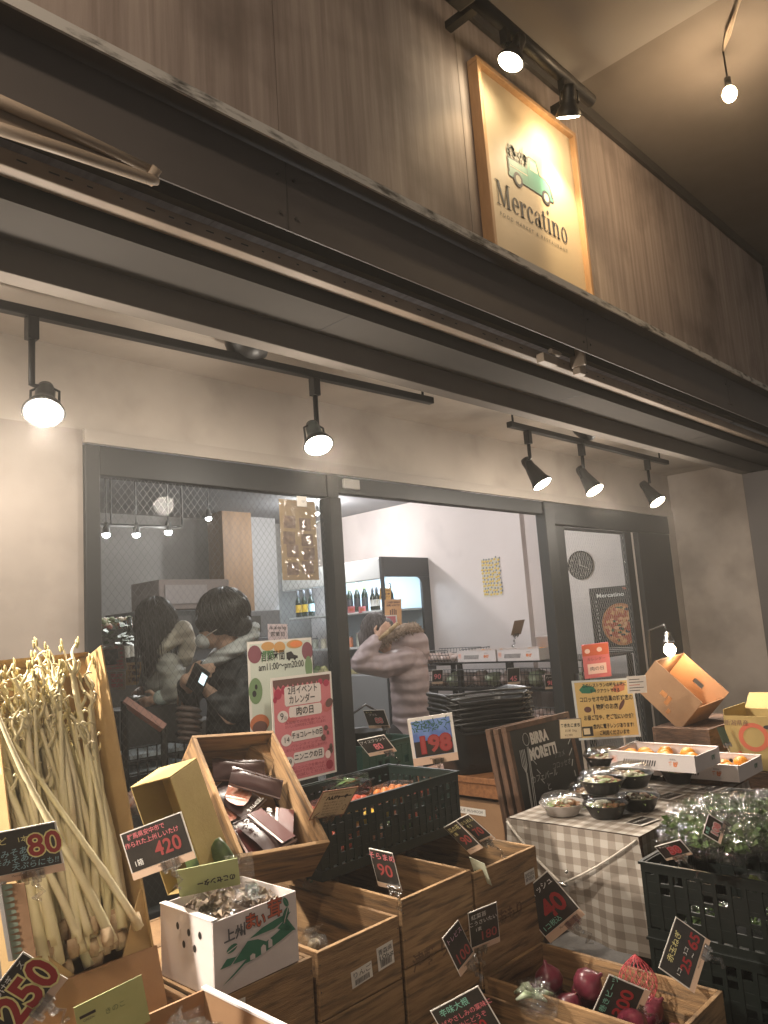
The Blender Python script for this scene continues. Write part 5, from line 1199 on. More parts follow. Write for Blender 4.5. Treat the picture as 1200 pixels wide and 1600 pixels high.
t, w, h = card_root('jerky_card', 'cream handwritten card with a brown border clipped before the long green crate', 'sign card', (505, 1237), (560, 1229), (482, 1282), 1.25, fd(520, 1258, 1.86), mat('card_brown', (.30, .15, .09), .6))
patch(t, CREAM, w * .03, w * .97, h * .04, h * .96)
text_obj('生ハムジャーキー', h * .15, INK, t, T(w * .5, h * .72, .0014), width=w * .82, bold=.0015); text_obj('国産豚使用のおつまみ', h * .07, BROWNP, t, T(w * .5, h * .88, .0014), width=w * .6)
for i in range(5): text_obj(('豚もも肉をじっくり', '熟成させました', 'お酒のおともに', 'サラダやパスタに', '常温で保存できます')[i], h * .075, BROWNP, t, T(w * .5, h * (.56 - .105 * i), .0014), width=w * (.6 - .04 * i))
g = G(); g.ring((w * .87, h * .3), (w * .05, h * .1), (w * .04, h * .08), .0014); g.tube([(w * .08, h * .1, .0014), (w * .2, h * .25, .0014)], .001, 4); g.build('drawing', BROWNP, t); clip(t, w * .55, 0, 1.0, .05)
price_card('black 90 card standing on the corner of the bean crate', (576, 1325), (613, 1333), (591, 1384), .68, fd(600, 1358, 1.60), [('そらまめ', .5, .83, .19, PINKM, dict(bold=.006)), ('90', .5, .47, .44, REDD, dict(bold=.012))], clipat=(.72, .04), drop=.07, strip=.13)
price_card('half of the double card reading 90 on the crate rim', (693, 1293), (712, 1282), (735, 1335), .58, fd(722, 1308, 1.64), [('菜の花', .5, .82, .16, YELM), ('1束', .3, .66, .12, YELM), ('90', .55, .40, .36, REDD, dict(bold=.015))], clips=False, strip=.15)
price_card('half of the double card reading 70 by the table side', (712.5, 1281.5), (731, 1272), (754.5, 1319), .58, fd(742, 1295, 1.64), [('ほうれん', .5, .82, .14, YELM), ('そう', .4, .66, .12, YELM), ('70', .55, .40, .36, REDD, dict(bold=.015))], clipat=(.4, .02), drop=.08, strip=.15)
BLUE = mat('blue_board', (.10, .17, .42), .3, (.20, .32, .62), 14, detail=2)
t = price_card('large square card with a dark red 198 on blue below green scribble', (636, 1124), (706, 1113), (647, 1198), .92, fd(675, 1155, 1.98), [('198', .52, .40, .46, REDD, dict(bold=.03, outline=mat('deep_red_line', (.30, .03, .03), .5)))], clipat=(.55, .05), drop=.09, strip=.17, border=.07, bmat=BLUE)
w, h = .20, .20; wv = [o for o in t.children if o.name.startswith('sheet')][0].data.vertices; w = max(v.co.x for v in wv); h = max(v.co.y for v in wv)
patch(t, BOARD, w * .075, w * .925, h * .175, h * .50, .0008, 'dark_lower_panel')
random.seed(12); g = G()
for i in range(70):
    x, y = w * random.uniform(.1, .88), h * random.uniform(.70, .92); a = random.random() * 6.28; l = .012; s = .003
    g.add([(x, y, .0009), (x + l * math.cos(a), y + l * math.sin(a), .0009), (x + l * math.cos(a) - s * math.sin(a), y + l * math.sin(a) + s * math.cos(a), .0009), (x - s * math.sin(a), y + s * math.cos(a), .0009)], [(0, 1, 2, 3)])
g.build('green_scribble', mat('scribble_green', (.03, .11, .05), .5), t)
price_card('small black 80 card lying tilted in front of the woman in the fur hood', (558, 1157), (600, 1148), (578, 1182), 1.5, fd(588, 1165, 2.2), [('アイスプラント', .5, .80, .20, WHM), ('80', .55, .45, .46, PINKM, dict(bold=.03))], clipat=(.75, .05), drop=.08, strip=.2)
price_card('small black 88 card above the tilted 80 card', (567, 1110), (600, 1109), (577, 1138), 1.12, fd(585, 1123, 2.95), [('セール', .25, .88, .12, YELM), ('フリル', .4, .74, .15, WHM), ('88', .6, .42, .40, PINKM, dict(bold=.03, outline=WHM))], clipat=(.8, .05), drop=.09)
price_card('dark 100 card turned on its corner before the crates', (691, 1466), (716, 1437), (720, 1526), .62, fd(716, 1480, 1.50), [('トレビス', .5, .80, .14, LILM), ('100', .5, .32, .34, REDD, dict(bold=.012))], clipat=(.7, .03), drop=.08, strip=.16)
price_card('dim upright 180 card behind the turned 100 card', (731, 1427), (776, 1409), (737, 1490), .74, fd(755, 1450, 1.55), [('紅菜苔', .35, .84, .13, WHM), ('こうさいたい', .48, .68, .12, WHM), ('1束', .3, .52, .11, WHM), ('180', .62, .32, .30, REDD, dict(bold=.012))], clipat=(.3, .03), drop=.08, strip=.14)
price_card('glossy black 40 card turned on its corner before the checked cloth', (802, 1405), (855, 1360), (860, 1474), .86, fd(848, 1418, 1.58), [('ラディッシュ', .50, .84, .13, WHM, dict(bold=.004)), ('40', .60, .46, .48, RED, dict(bold=.03)), ('1コ税込', .32, .24, .12, GRNM, dict(bold=.004))], clipat=(.7, .04), drop=.09, strip=.15, cs=1.3)
price_card('black card reading 25 and 65 at the onion crate corner', (1029, 1512), (1056, 1432), (1085, 1552), 1.30, fd(1070, 1492, 1.08), [('赤玉ねぎ', .5, .80, .19, YELM, dict(bold=.006)), ('1コ', .16, .50, .13, WHM), ('25', .34, .38, .34, RED, dict(bold=.025)), ('3コ', .56, .50, .13, WHM), ('65', .80, .38, .38, RED, dict(bold=.025)), ('~', .56, .32, .2, WHM)], clipat=(.75, .04), drop=.07, strip=.15)
price_card('black 300 card leaning among the red onions', (915, 1605), (952, 1522), (980, 1632), 1.25, fd(962, 1575, 1.22), [('うず巻きビーツ', .55, .82, .17, GRNM, dict(bold=.006)), ('1袋', .25, .60, .15, GRNM), ('300', .62, .44, .42, RED, dict(bold=.025))], clipat=(.6, .05), drop=.07, strip=.15)
price_card('black card of pink daikon writing over the low crate', (672, 1580), (747, 1540), (712, 1650), 1.15, fd(735, 1580, 1.30), [('辛味大根', .42, .84, .17, GRNM, dict(bold=.006)), ('そばやさしみの薬味に', .52, .64, .13, PINKM, dict(bold=.004)), ('お早めにどうぞ', .50, .47, .13, PINKM), ('120', .6, .28, .3, RED, dict(bold=.02))], strip=.12, clips=False)
# ================================================================ posters on the glass
def flatposter(name, label, cat, x0, x1, y, z0, z1, m, tilt=0):
    M = T(x0, y, z0) @ RX(90) @ RZ(tilt)
    t = thing(name, label, cat, M=M); w, h = x1 - x0, z1 - z0
    G().box(0, w, 0, h, -.003, 0).build('sheet', m, t); return t, w, h
def blob(t, name, m, polys, z):
    g = G()
    for p in polys: g.poly(p, z)
    return g.build(name, m, t)
def oval(cx, cy, rx, ry, n=20, a=0):
    return [(cx + rx * math.cos(6.2832 * i / n) * math.cos(a) - ry * math.sin(6.2832 * i / n) * math.sin(a), cy + rx * math.cos(6.2832 * i / n) * math.sin(a) + ry * math.sin(6.2832 * i / n) * math.cos(a)) for i in range(n)]
HP, w, h = flatposter('hours_poster', 'pale opening hours poster bordered with painted fruit, behind the pink poster', 'poster', 1.975, 2.335, 2.76, .98, 1.532, PAPER)
BEET = mat('beet_print', (.22, .07, .09), .6); PUMP = mat('pumpkin_print', (.55, .30, .10), .6); LEAFP = mat('leaf_green_print', (.10, .22, .09), .6); MELON = mat('melon_print', (.16, .25, .12), .6); SOUP = mat('soup_print', (.50, .16, .07), .6); MINT = mat('pale_mint', (.56, .60, .52), .7)
patch(HP, MINT, w * .03, w * .97, h * .02, h * .98, .0004)
blob(HP, 'fruit_print', BEET, [oval(w * .10, h * .90, w * .10, h * .07), oval(w * .92, h * .89, w * .09, h * .075)], .0008)
blob(HP, 'fruit_print', PUMP, [oval(w * .30, h * .955, w * .10, h * .035), oval(w * .48, h * .94, w * .09, h * .045), oval(w * .72, h * .955, w * .13, h * .035)], .0010)
blob(HP, 'fruit_print', ORM, [oval(w * .74, h * .955, w * .10, h * .026)], .0014)
blob(HP, 'fruit_print', MELON, [oval(w * .09, h * .62, w * .10, h * .10), oval(w * .93, h * .76, w * .06, h * .09)], .0012)
blob(HP, 'fruit_print', INK, [oval(w * .07, h * .60, w * .03, h * .025), oval(w * .10, h * .65, w * .02, h * .02)], .0016)
blob(HP, 'fruit_print', SOUP, [oval(w * .13, h * .37, w * .14, h * .07)], .0012); blob(HP, 'fruit_print', BROWNP, [oval(w * .13, h * .34, w * .11, h * .05)], .0016)
blob(HP, 'leaf_print', LEAFP, [[(w * (.22 + .03 * i), h * .92), (w * (.20 + .05 * i), h * (.82 + .01 * (i % 2))), (w * (.25 + .03 * i), h * .92)] for i in range(5)], .0018)
text_obj('営業時間', h * .085, INK, HP, T(w * .37, h * .872, .001), bold=.0008, width=w * .36)
text_obj('am11:00〜pm20:00', h * .075, INK, HP, T(w * .50, h * .792, .001), bold=.0006, width=w * .70)
blob(HP, 'truck_print', INK, [[(w * .58, h * .845), (w * .58, h * .89), (w * .66, h * .90), (w * .70, h * .87), (w * .76, h * .86), (w * .76, h * .84), (w * .58, h * .84)], oval(w * .62, h * .84, w * .02, h * .014), oval(w * .71, h * .84, w * .02, h * .014)], .001)
blob(HP, 'arrow_print', mat('navy_print', (.06, .08, .16), .6), [[(w * .10, h * .13), (w * .28, h * .20), (w * .28, h * .06)]], .001)
EP, w, h = flatposter('event_poster', 'pink February event calendar poster with dripping top edge', 'poster', 2.045, 2.392, 2.70, .925, 1.372, PAPER)
patch(EP, PINKP, w * .03, w * .97, h * .02, h * .975, .0004)
drip = [(w * .03, h * .975)] + [(w * (.03 + .94 * i / 24), h * (.925 - (.03 + .05 * ((i * 7) % 5) / 5 if i % 2 else 0))) for i in range(25)] + [(w * .97, h * .975)]
blob(EP, 'drip_print', BROWNP, [drip], .0008)
blob(EP, 'berry_print', mat('berry_print', (.40, .03, .07), .6), [oval(w * .10, h * .84, w * .06, h * .05), oval(w * .20, h * .87, w * .05, h * .04), oval(w * .90, h * .89, w * .05, h * .035), oval(w * .80, h * .91, w * .04, h * .03), oval(w * .05, h * .79, w * .03, h * .03)], .0010)
BOXP = mat('cream_box_print', (.70, .62, .58), .7)
def rbox(x0, x1, y0, y1, z=.0012): blob(EP, 'box_print', BOXP, [[(w * x, h * y) for x, y in ((x0 + .02, y0), (x1 - .02, y0), (x1, y0 + .02), (x1, y1 - .02), (x1 - .02, y1), (x0 + .02, y1), (x0, y1 - .02), (x0, y0 + .02))]], z)
rbox(.20, .80, .715, .90); rbox(.26, .80, .60, .705); rbox(.28, .80, .375, .475); rbox(.30, .80, .17, .27)
blob(EP, 'number_print', BOXP, [oval(w * .16, h * .625, w * .085, h * .055), oval(w * .20, h * .40, w * .085, h * .055), oval(w * .22, h * .19, w * .085, h * .055)], .0012)
text_obj('2月イベント', h * .085, INK, EP, T(w * .5, h * .855, .0018), bold=.0006, width=w * .48); text_obj('カレンダー', h * .085, INK, EP, T(w * .48, h * .765, .0018), bold=.0006, width=w * .42)
text_obj('肉の日', h * .085, INK, EP, T(w * .52, h * .65, .0018), bold=.0008, width=w * .28); text_obj('9', h * .09, INK, EP, T(w * .145, h * .625, .0018)); text_obj('日', h * .035, INK, EP, T(w * .20, h * .605, .0018))
text_obj('チョコレートの日', h * .065, INK, EP, T(w * .54, h * .425, .0018), bold=.0006, width=w * .50); text_obj('14', h * .075, INK, EP, T(w * .20, h * .40, .0018))
text_obj('ニンニクの日', h * .07, INK, EP, T(w * .54, h * .22, .0018), bold=.0006, width=w * .45); text_obj('29', h * .075, INK, EP, T(w * .22, h * .19, .0018))
DRED = mat('deep_pink_ink', (.30, .03, .05), .6)
for y, s in ((.555, 'みんなでお肉を食べよう!'), (.52, 'おいしいお肉料理をご用意しています!'), (.335, 'バレンタインデー'), (.30, 'おいしいチョコを召しあがれ!'), (.125, '健康にニンニクを食べよう'), (.09, '春に向けて元気いっぱい!'), (.055, 'ぜひお試しください!')): text_obj(s, h * .032, DRED, EP, T(w * .52, h * y, .001), width=w * (.5 if y in (.335,) else .66))
blob(EP, 'ham_print', mat('ham_print', (.50, .12, .12), .6), [oval(w * .90, h * .66, w * .09, h * .05, a=.5), oval(w * .30, h * .585, w * .08, h * .02)], .0020); blob(EP, 'ham_print', BROWNP, [oval(w * .93, h * .69, w * .07, h * .04, a=.5)], .0022)
blob(EP, 'choco_print', BROWNP, [oval(w * .80, h * .36, w * .04, h * .03), oval(w * .85, h * .45, w * .035, h * .025), oval(w * .88, h * .40, w * .02, h * .02), oval(w * .90, h * .22, w * .05, h * .03), oval(w * .92, h * .26, w * .03, h * .03)], .0020)
blob(EP, 'garlic_print', PALEP, [oval(w * .86, h * .19, w * .045, h * .04)], .0023); blob(EP, 'beet_print', DRED, [oval(w * .88, h * .09, w * .06, h * .045)], .0020)
# brown paper in a crumpled plastic sleeve taped high inside the glass
TP = thing('taped_sleeve', 'brown paper of product photos in a crumpled plastic sleeve taped high on the glass', 'poster', (2.30, 2.80, 1.85))
q0, q1 = at(437, 779, Y=2.80), at(507, 906, Y=2.80)
x0, x1, z0, z1 = q0.x, q1.x - .03, q1.z, q0.z
G().box(x0, x1, 2.805, 2.808, z0, z1).build('sheet', mat('tan_sheet', (.36, .27, .16), .7, (.33, .25, .15), 4), TP, world=True)
g = G(); random.seed(6)
for i, (u, v) in enumerate(((.25, .72), (.68, .70), (.22, .52), (.72, .50), (.30, .36), (.75, .33), (.28, .14), (.70, .16))):
    cx, cz = x0 + (x1 - x0) * u, z0 + (z1 - z0) * v; g.box(cx - .035, cx + .035, 2.8035, 2.8048, cz - .03, cz + .03)
g.build('photo_print', mat('photo_print', (.16, .12, .10), .5, (.30, .22, .16), 40), TP, world=True)
g = G(); n, m = 26, 40
vs = [(x0 - .005 + (x1 - x0 + .01) * i / n, 2.797 - .010 * noise.noise(Vector((i * .22, j * .2, 3))) - .006 * noise.noise(Vector((i * .6, j * .5, 8))), z0 + (z1 - z0) * j / m) for i in range(n + 1) for j in range(m + 1)]
g.add(vs, [(i * (m + 1) + j, (i + 1) * (m + 1) + j, (i + 1) * (m + 1) + j + 1, i * (m + 1) + j + 1) for i in range(n) for j in range(m)])
g.build('sleeve', film('sleeve_film', (.93, .93, .95), .16, .12, .5, 18), TP, smooth=True, world=True)
G().box(x0 + .10, x0 + .16, 2.795, 2.7965, z1 - .03, z1 + .02).build('tape', PAPER, TP, world=True)

# ================================================================ boards and signs by the door
def aboard(label, x0, x1, z0, z1, y, tilt, m, framem, th=.02):
    t = thing('chalkboard', label, 'chalkboard', M=T(x0, y, z0) @ RX(90) @ RX(-tilt)); w, h = x1 - x0, z1 - z0
    G().box(0, w, 0, h, -th, 0).build('board', m, t)
    fr = .022
    G().box(-.004, w + .004, h - fr, h + .003, -th - .002, .006).box(-.004, w + .004, -.003, fr, -th - .002, .006).box(-.004, fr, fr, h - fr, -th - .002, .006).box(w - fr, w + .004, fr, h - fr, -th - .002, .006).build('frame', framem, t, bevel=.002)
    return t, w, h
CH, w, h = aboard('chalk menu board with fork and spoon drawings beside the black baskets', 2.945, 3.49, .50, 1.07, 2.075, 8, mat('chalk_black', (.022, .024, .022), .7, (.035, .037, .034), 5), OLDWOOD)
for dx, dy in ((-.025, .07), (-.012, .035)): aboard('brown backed board standing behind the chalk menu board', 2.945 + dx, 3.45 + dx, .48, 1.06, 2.075 + dy, 8, OLDWOOD, OLDWOOD)[0]['group'] = 'boards behind the chalk menu'
text_obj('BIRRA', h * .12, WHM, CH, T(w * .46, h * .86, .001), bold=.004, width=w * .28); text_obj('MORETTI', h * .12, WHM, CH, T(w * .48, h * .74, .001), bold=.004, width=w * .42)
CHK = mat('chalk', (.42, .42, .40), .8); CHD = mat('faint_chalk', (.22, .22, .21), .8)
text_obj('カフェバール', h * .065, CHK, CH, T(w * .42, h * .55, .001), shear=.2); text_obj('コロッセオ', h * .06, CHD, CH, T(w * .72, h * .60, .001), shear=.2); text_obj('ナカメ', h * .06, CHD, CH, T(w * .72, h * .68, .001))
text_obj('と', h * .07, CHK, CH, T(w * .46, h * .46, .001)); text_obj('メルカティーノ', h * .07, CHK, CH, T(w * .52, h * .35, .001)); text_obj('Mercatino', h * .19, CHD, CH, T(w * .58, h * .16, .001), width=w * .80, shear=.1)
g = G()
def stroke(*p, r=.0022): g.tube([(x * w, y * h, .001) for x, y in p], r, 4)
for k in range(4): stroke((.14 + .022 * k, .80), (.135 + .022 * k, .68), (.17, .62))
stroke((.17, .62), (.13, .20)); stroke((.18, .62), (.15, .20)); stroke(*[(.26 + .045 * math.cos(a), .87 + .05 * math.sin(a)) for a in [k * .6284 for k in range(11)]]); stroke((.255, .81), (.17, .20)); stroke((.27, .81), (.20, .22))
for k in range(7): stroke((.90 + .03 * math.sin(k), .2 + .09 * k), (.93 + .03 * math.cos(k), .25 + .09 * k))
for k in range(3): stroke((.30 + .03 * k, .70 - .08 * k), (.34 + .03 * k, .66 - .08 * k))
g.build('chalk_drawing', CHK, CH)
# yellow microwave notice
YP, w, h = card_root('notice_board', 'yellow notice in a pale frame about the sister shop and microwave', 'notice', (893, 1064), (988, 1059), (905, 1157), 1.12, 3.75, mat('notice_frame', (.55, .58, .58), .5))
patch(YP, mat('notice_yellow', (.60, .42, .16), .6), w * .035, w * .965, h * .035, h * .965)
for s, y, sz, wd in (('このレストランの味をお家に', .90, .075, .72), ('テイクアウトできる', .80, .075, .48), ('コロッセオ中目黒の姉妹店の', .665, .10, .86), ('物販のお店', .53, .10, .36), ('お昼ご飯や、夜ご飯にいかが?', .355, .09, .80), ('店内に電子レンジあります!', .205, .085, .66), ('ご利用くださいませ', .095, .085, .48)):
    text_obj(s, h * sz, INK, YP, T(w * (.52 if y > .25 else .58), h * y, .0016), width=w * wd, bold=.0006)
blob(YP, 'leaf_print', GRNP, [[(w * .10, h * .84), (w * .18, h * .92), (w * .34, h * .88), (w * .38, h * .80), (w * .26, h * .77), (w * .14, h * .78)]], .0010); blob(YP, 'leaf_print', SOUP, [[(w * .62, h * .80), (w * .70, h * .90), (w * .86, h * .92), (w * .84, h * .80), (w * .72, h * .76)]], .0010)
blob(YP, 'food_print', BROWNP, [oval(w * .20, h * .50, w * .06, h * .05), oval(w * .30, h * .50, w * .012, h * .09), oval(w * .76, h * .55, w * .03, h * .10, a=-.6)], .0010); blob(YP, 'microwave_print', INK, [[(w * .07, h * .06), (w * .24, h * .06), (w * .24, h * .22), (w * .07, h * .22)]], .0010); blob(YP, 'microwave_print', CREAM, [[(w * .09, h * .09), (w * .19, h * .09), (w * .19, h * .19), (w * .09, h * .19)]], .0014)
g = G(); g.box(.04 * w, .04 * w + .012, -.55, 0, -.012, -.002); g.box(.72 * w, .72 * w + .008, -.55, 0, -.012, -.002); g.build('stand_leg', mat('pale_leg', (.42, .36, .30), .5), YP)
t, w, h = card_root('rice_card', 'small cream rice card clipped over the chalkboard corner', 'sign card', (873, 1124), (908, 1122), (875, 1155), 1.1, 3.55, mat('card_brown2', (.12, .07, .05), .6))
patch(t, CREAM, w * .03, w * .97, h * .03, h * .97); text_obj('あきたこまち', h * .2, INK, t, T(w * .5, h * .66, .001), width=w * .86, bold=.0008); text_obj('お米 5kg', h * .16, BROWNP, t, T(w * .5, h * .40, .001)); text_obj('¥2,980', h * .14, BROWNP, t, T(w * .4, h * .18, .001))
t, w, h = card_root('white_notice', 'small white printed notice at the yellow notice corner', 'notice', (979, 1057), (1009, 1055), (981, 1084), 1.15, 3.72, PAPER)
for i in range(5): patch(t, INK if i != 2 else REDP, w * .1, w * (.85 if i % 2 else .65), h * (.14 + .16 * i), h * (.18 + .16 * i))
t, w, h = card_root('red_notice', 'red topped calendar notice hung inside the glass door', 'notice', (908, 1008), (950, 1003), (914, 1061), .72, 4.6, PINKP)
patch(t, PALEP, w * .15, w * .85, h * .12, h * .42); text_obj('肉の日', h * .13, INK, t, T(w * .5, h * .27, .0012)); text_obj('カレンダー', h * .10, BROWNP, t, T(w * .5, h * .55, .0012)); patch(t, REDP, w * .02, w * .98, h * .66, h * .98)
blob(t, 'lamp_print', PALEP, [oval(w * .2, h * .8, w * .1, h * .07), oval(w * .65, h * .82, w * .1, h * .07)], .0014)

# ================================================================ the checked table
TB = thing('trestle_table', 'dark table hidden under the checked cloth', 'table', (3.22, 1.71, 0))
X0, X1, Y0, Y1, TZ = 2.70, 3.78, 1.42, 2.00, .742
G().box(X0 + .01, X1 - .01, Y0 + .01, Y1 - .01, .70, TZ - .006).build('tabletop', OLDWOOD, TB, world=True)
for x in (X0 + .06, X1 - .06):
    for y in (Y0 + .06, Y1 - .06): G().box(x - .02, x + .02, y - .02, y + .02, .001, .699).build('leg', OLDWOOD, TB, world=True)
def gingham():
    m = bpy.data.materials.new('gingham_cloth'); m.use_nodes = True; n = m.node_tree.nodes; L = m.node_tree.links; b = n['Principled BSDF']; b.inputs['Roughness'].default_value = .85
    uv = n.new('ShaderNodeUVMap'); uv.uv_map = 'UVMap'; sp = n.new('ShaderNodeSeparateXYZ'); L.new(uv.outputs[0], sp.inputs[0])
    outs = []
    for k in (0, 1):
        mu = n.new('ShaderNodeMath'); mu.operation = 'MULTIPLY'; mu.inputs[1].default_value = 1 / .062; L.new(sp.outputs[k], mu.inputs[0])
        fr = n.new('ShaderNodeMath'); fr.operation = 'FRACT'; L.new(mu.outputs[0], fr.inputs[0])
        gt = n.new('ShaderNodeMath'); gt.operation = 'GREATER_THAN'; gt.inputs[1].default_value = .5; L.new(fr.outputs[0], gt.inputs[0]); outs.append(gt.outputs[0])
    ad = n.new('ShaderNodeMath'); ad.operation = 'ADD'; L.new(outs[0], ad.inputs[0]); L.new(outs[1], ad.inputs[1])
    hv = n.new('ShaderNodeMath'); hv.operation = 'MULTIPLY'; hv.inputs[1].default_value = .5; L.new(ad.outputs[0], hv.inputs[0])
    r = n.new('ShaderNodeValToRGB'); r.color_ramp.interpolation = 'CONSTANT'; e = r.color_ramp.elements; e[0].color = (.46, .42, .37, 1); e[1].position = .75; e[1].color = (.22, .18, .145, 1); x = e.new(.25); x.color = (.32, .275, .23, 1)
    L.new(hv.outputs[0], r.inputs[0]); no = n.new('ShaderNodeTexNoise'); no.inputs['Scale'].default_value = 900; bp = n.new('ShaderNodeBump'); bp.inputs['Strength'].default_value = .15; bp.inputs['Distance'].default_value = .002
    L.new(no.outputs[0], bp.inputs['Height']); L.new(bp.outputs[0], b.inputs['Normal']); L.new(r.outputs[0], b.inputs['Base Color']); return m
GH = gingham()
CL = thing('tablecloth', 'brown and cream gingham cloth folded and pinned over the table end', 'tablecloth', (3.22, 1.71, TZ))
def sheet(fn, nu, nv, name, uvf):
    g = G(); vs = [fn(i / nu, j / nv) for i in range(nu + 1) for j in range(nv + 1)]; fs = []; uv = []
    for i in range(nu):
        for j in range(nv):
            f = (i * (nv + 1) + j, (i + 1) * (nv + 1) + j, (i + 1) * (nv + 1) + j + 1, i * (nv + 1) + j + 1); fs.append(f)
            uv.append([uvf(a / nu, c / nv) for a, c in ((i, j), (i + 1, j), (i + 1, j + 1), (i, j + 1))])
    g.add(vs, fs, uv); return g.build(name, GH, CL, smooth=True, world=True)
nz = lambda a, b, c: noise.noise(Vector((a, b, c)))
sheet(lambda u, v: (X0 + (X1 - X0) * u, Y0 + (Y1 - Y0) * v, TZ + .0015 * nz(u * 6, v * 4, 1)), 30, 18, 'cloth_top', lambda u, v: ((X1 - X0) * u, (Y1 - Y0) * v))
# end drop (faces -x): v = 0 front corner (y0) .. 1 back; u = 0 top .. 1 hem
def hem(v): return .33 + .04 * v + .06 * max(0, (v - .55) / .45) ** 2
def enddrop(u, v):
    z = TZ - (TZ - hem(v)) * u; y = Y0 + (Y1 - Y0) * v
    # pinned fold: cloth drawn in towards a knot two thirds along
    k = math.exp(-((v - .58) / .07) ** 2) * max(0, (u - .45)) * 1.4
    x = X0 - .012 - .012 * u + .035 * k + .010 * u * math.sin(v * 17 + 1) + .004 * nz(u * 5, v * 6, 2)
    return (x, y - .04 * u * math.exp(-(v / .12) ** 2), z)
sheet(enddrop, 26, 44, 'cloth_end', lambda u, v: (-.45 * u, (Y1 - Y0) * v))
def frontdrop(u, v):
    z = TZ - .40 * u; x = X0 + (X1 - X0) * v
    return (x - .024 * u * math.exp(-(v / .05) ** 2), Y0 - .008 - .02 * u + .012 * u * math.sin(v * 30), z)
sheet(frontdrop, 16, 50, 'cloth_front', lambda u, v: ((X1 - X0) * v, -.40 * u))
# folded diagonal edges running down to the pin
def fold(a, b, name):
    g = G(); a, b = Vector(a), Vector(b); pts = [a.lerp(b, k / 10) + Vector((-.006 * math.sin(k / 10 * 3.14) - .018, 0, -.010 * math.sin(k / 10 * 3.14))) for k in range(11)]
    g.tube(pts, [.007] * 11, 6, flat=.6); g.uv = {i: [(0, 0)] * len(f) for i, f in enumerate(g.f)}
    return g.build(name, mat('cloth_cream', (.55, .50, .43), .85), CL, smooth=True, world=True)
kn = Vector((X0 - .02, Y0 + (Y1 - Y0) * .56, .535))
fold((X0 - .005, Y0 + .005, TZ - .01), kn, 'fold_edge'); fold((X0 - .005, Y1 - .01, TZ - .01), kn, 'fold_edge')
G().ell(tuple(kn + Vector((-.022, -.03, .05))), (.008, .008, .008)).ell(tuple(kn + Vector((-.022, 0, 0))), (.012, .03, .010)).build('pin', CHROME, CL, smooth=True, world=True)

# bowls
SALAD = [mat('salad_%s' % n, c, .5, c2, 30) for n, c, c2 in (('green', (.13, .22, .05), (.28, .36, .10)), ('brown', (.20, .09, .04), (.34, .19, .09)), ('pale', (.50, .46, .32), (.62, .60, .48)))]
DOME = film('bowl_lid', (.95, .95, .95), .17, .06, .35, 30)
def bowl(label, c, r=.088, h=.052, m=BLKPLA, seed=0, lid=True, group=None, full=True):
    t = thing('salad_bowl', label, 'salad bowl', c, rz=seed * 40, group=group)
    G().lathe([(0, .0), (r * .62, 0), (r * .68, .004), (r * .92, h * .85), (r * 1.0, h), (r * 1.03, h + .002), (r * .97, h + .001), (r * .88, h * .82), (r * .6, .008), (0, .008)], 28).build('bowl', m, t, smooth=True)
    random.seed(seed)
    if full:
        for k in range(3):
            g = G()
            for i in range(26):
                a = random.random() * 6.28 * .6 + k * 2.1; q = r * .80 * random.random() ** .6; p = Vector((q * math.cos(a), q * math.sin(a), h * .75 + .022 * random.random() * (1 - q / r)))
                e = Vector((math.cos(i * 2.4), math.sin(i * 2.4), random.uniform(-.3, .6))) * random.uniform(.012, .024)
                if k == 0: s = Vector((-e.y, e.x, .004)) * .5; g.add([p - e, p + s, p + e, p - s], [(0, 1, 2), (0, 2, 3)])
                else: g.ell(p, (.013, .009, .008), 7, 5, .3, i, M=RZ(i * 40))
            g.build('salad', SALAD[k], t, smooth=k > 0)
    if lid: G().lathe([(r * 1.02, h + .003), (r * .97, h + .010), (r * .86, h + .030), (r * .55, h + .040), (0, h + .042)], 28, closed=True).build('lid', DOME, t, smooth=True)
    return t
bz = TZ + .003
b1 = at(880, 1272, Z=bz); bowl('single salad bowl with a pale base at the checked table end', b1, .092, .046, mat('pale_bowl', (.50, .46, .43), .4), 1)
b2 = at(948, 1276, Z=bz); bowl('lower bowl of the stack nearest the cloth front edge', b2, seed=2); bowl('upper salad bowl of the stack nearest the cloth front edge', b2 + Vector((-.01, 0, .094)), .092, .054, seed=3)
b3 = at(999, 1264, Z=bz); bowl('lower bowl of the stack beside the white carton', b3, seed=4); bowl('upper salad bowl of the stack beside the white carton', b3 + Vector((-.025, .01, .094)), .092, .054, seed=5)
b4 = at(948, 1232, Z=bz); bowl('salad bowl furthest back by the chalkboard foot', b4 + Vector((0, 0, .0)), seed=6); bowl('salad bowl stacked topmost by the chalkboard foot', b4 + Vector((0, 0, .094)), .092, .054, seed=16)
b5 = at(922, 1254, Z=bz); bowl('dark bowl half hidden behind the stacked salad bowls', b5, seed=7)
for px, py, lb in ((1013, 1215, 'dark bowl under the white carton, nearer the wall boards'), (1062, 1222, 'dark bowl under the white carton near its printed corner')): bowl(lb, at(px, py, Z=bz), .085, .055, seed=8 + px % 5)
for px, py, s in ((1003, 1283, 'dark printed price sheet lying before the stacked bowls'), (1046, 1244, 'dark printed price sheet lying between bowls and herb bags'), (1010, 1247, 'dark printed price sheet lying beside the carton'), (1112, 1232, 'dark printed price sheet under the further white carton')):
    p = at(px, py, Z=TZ + .004); t = thing('price_sheet', s, 'price sheet', p, rz=-8)
    G().box(-.06, .06, -.04, .04, 0, .0012).build('sheet', PAPER, t); patch(t, BOARD, -.056, .056, -.03, .036, .0017); text_obj('サラダ 480円', .02, WHM, t, T(0, .004, .0022), width=.09)
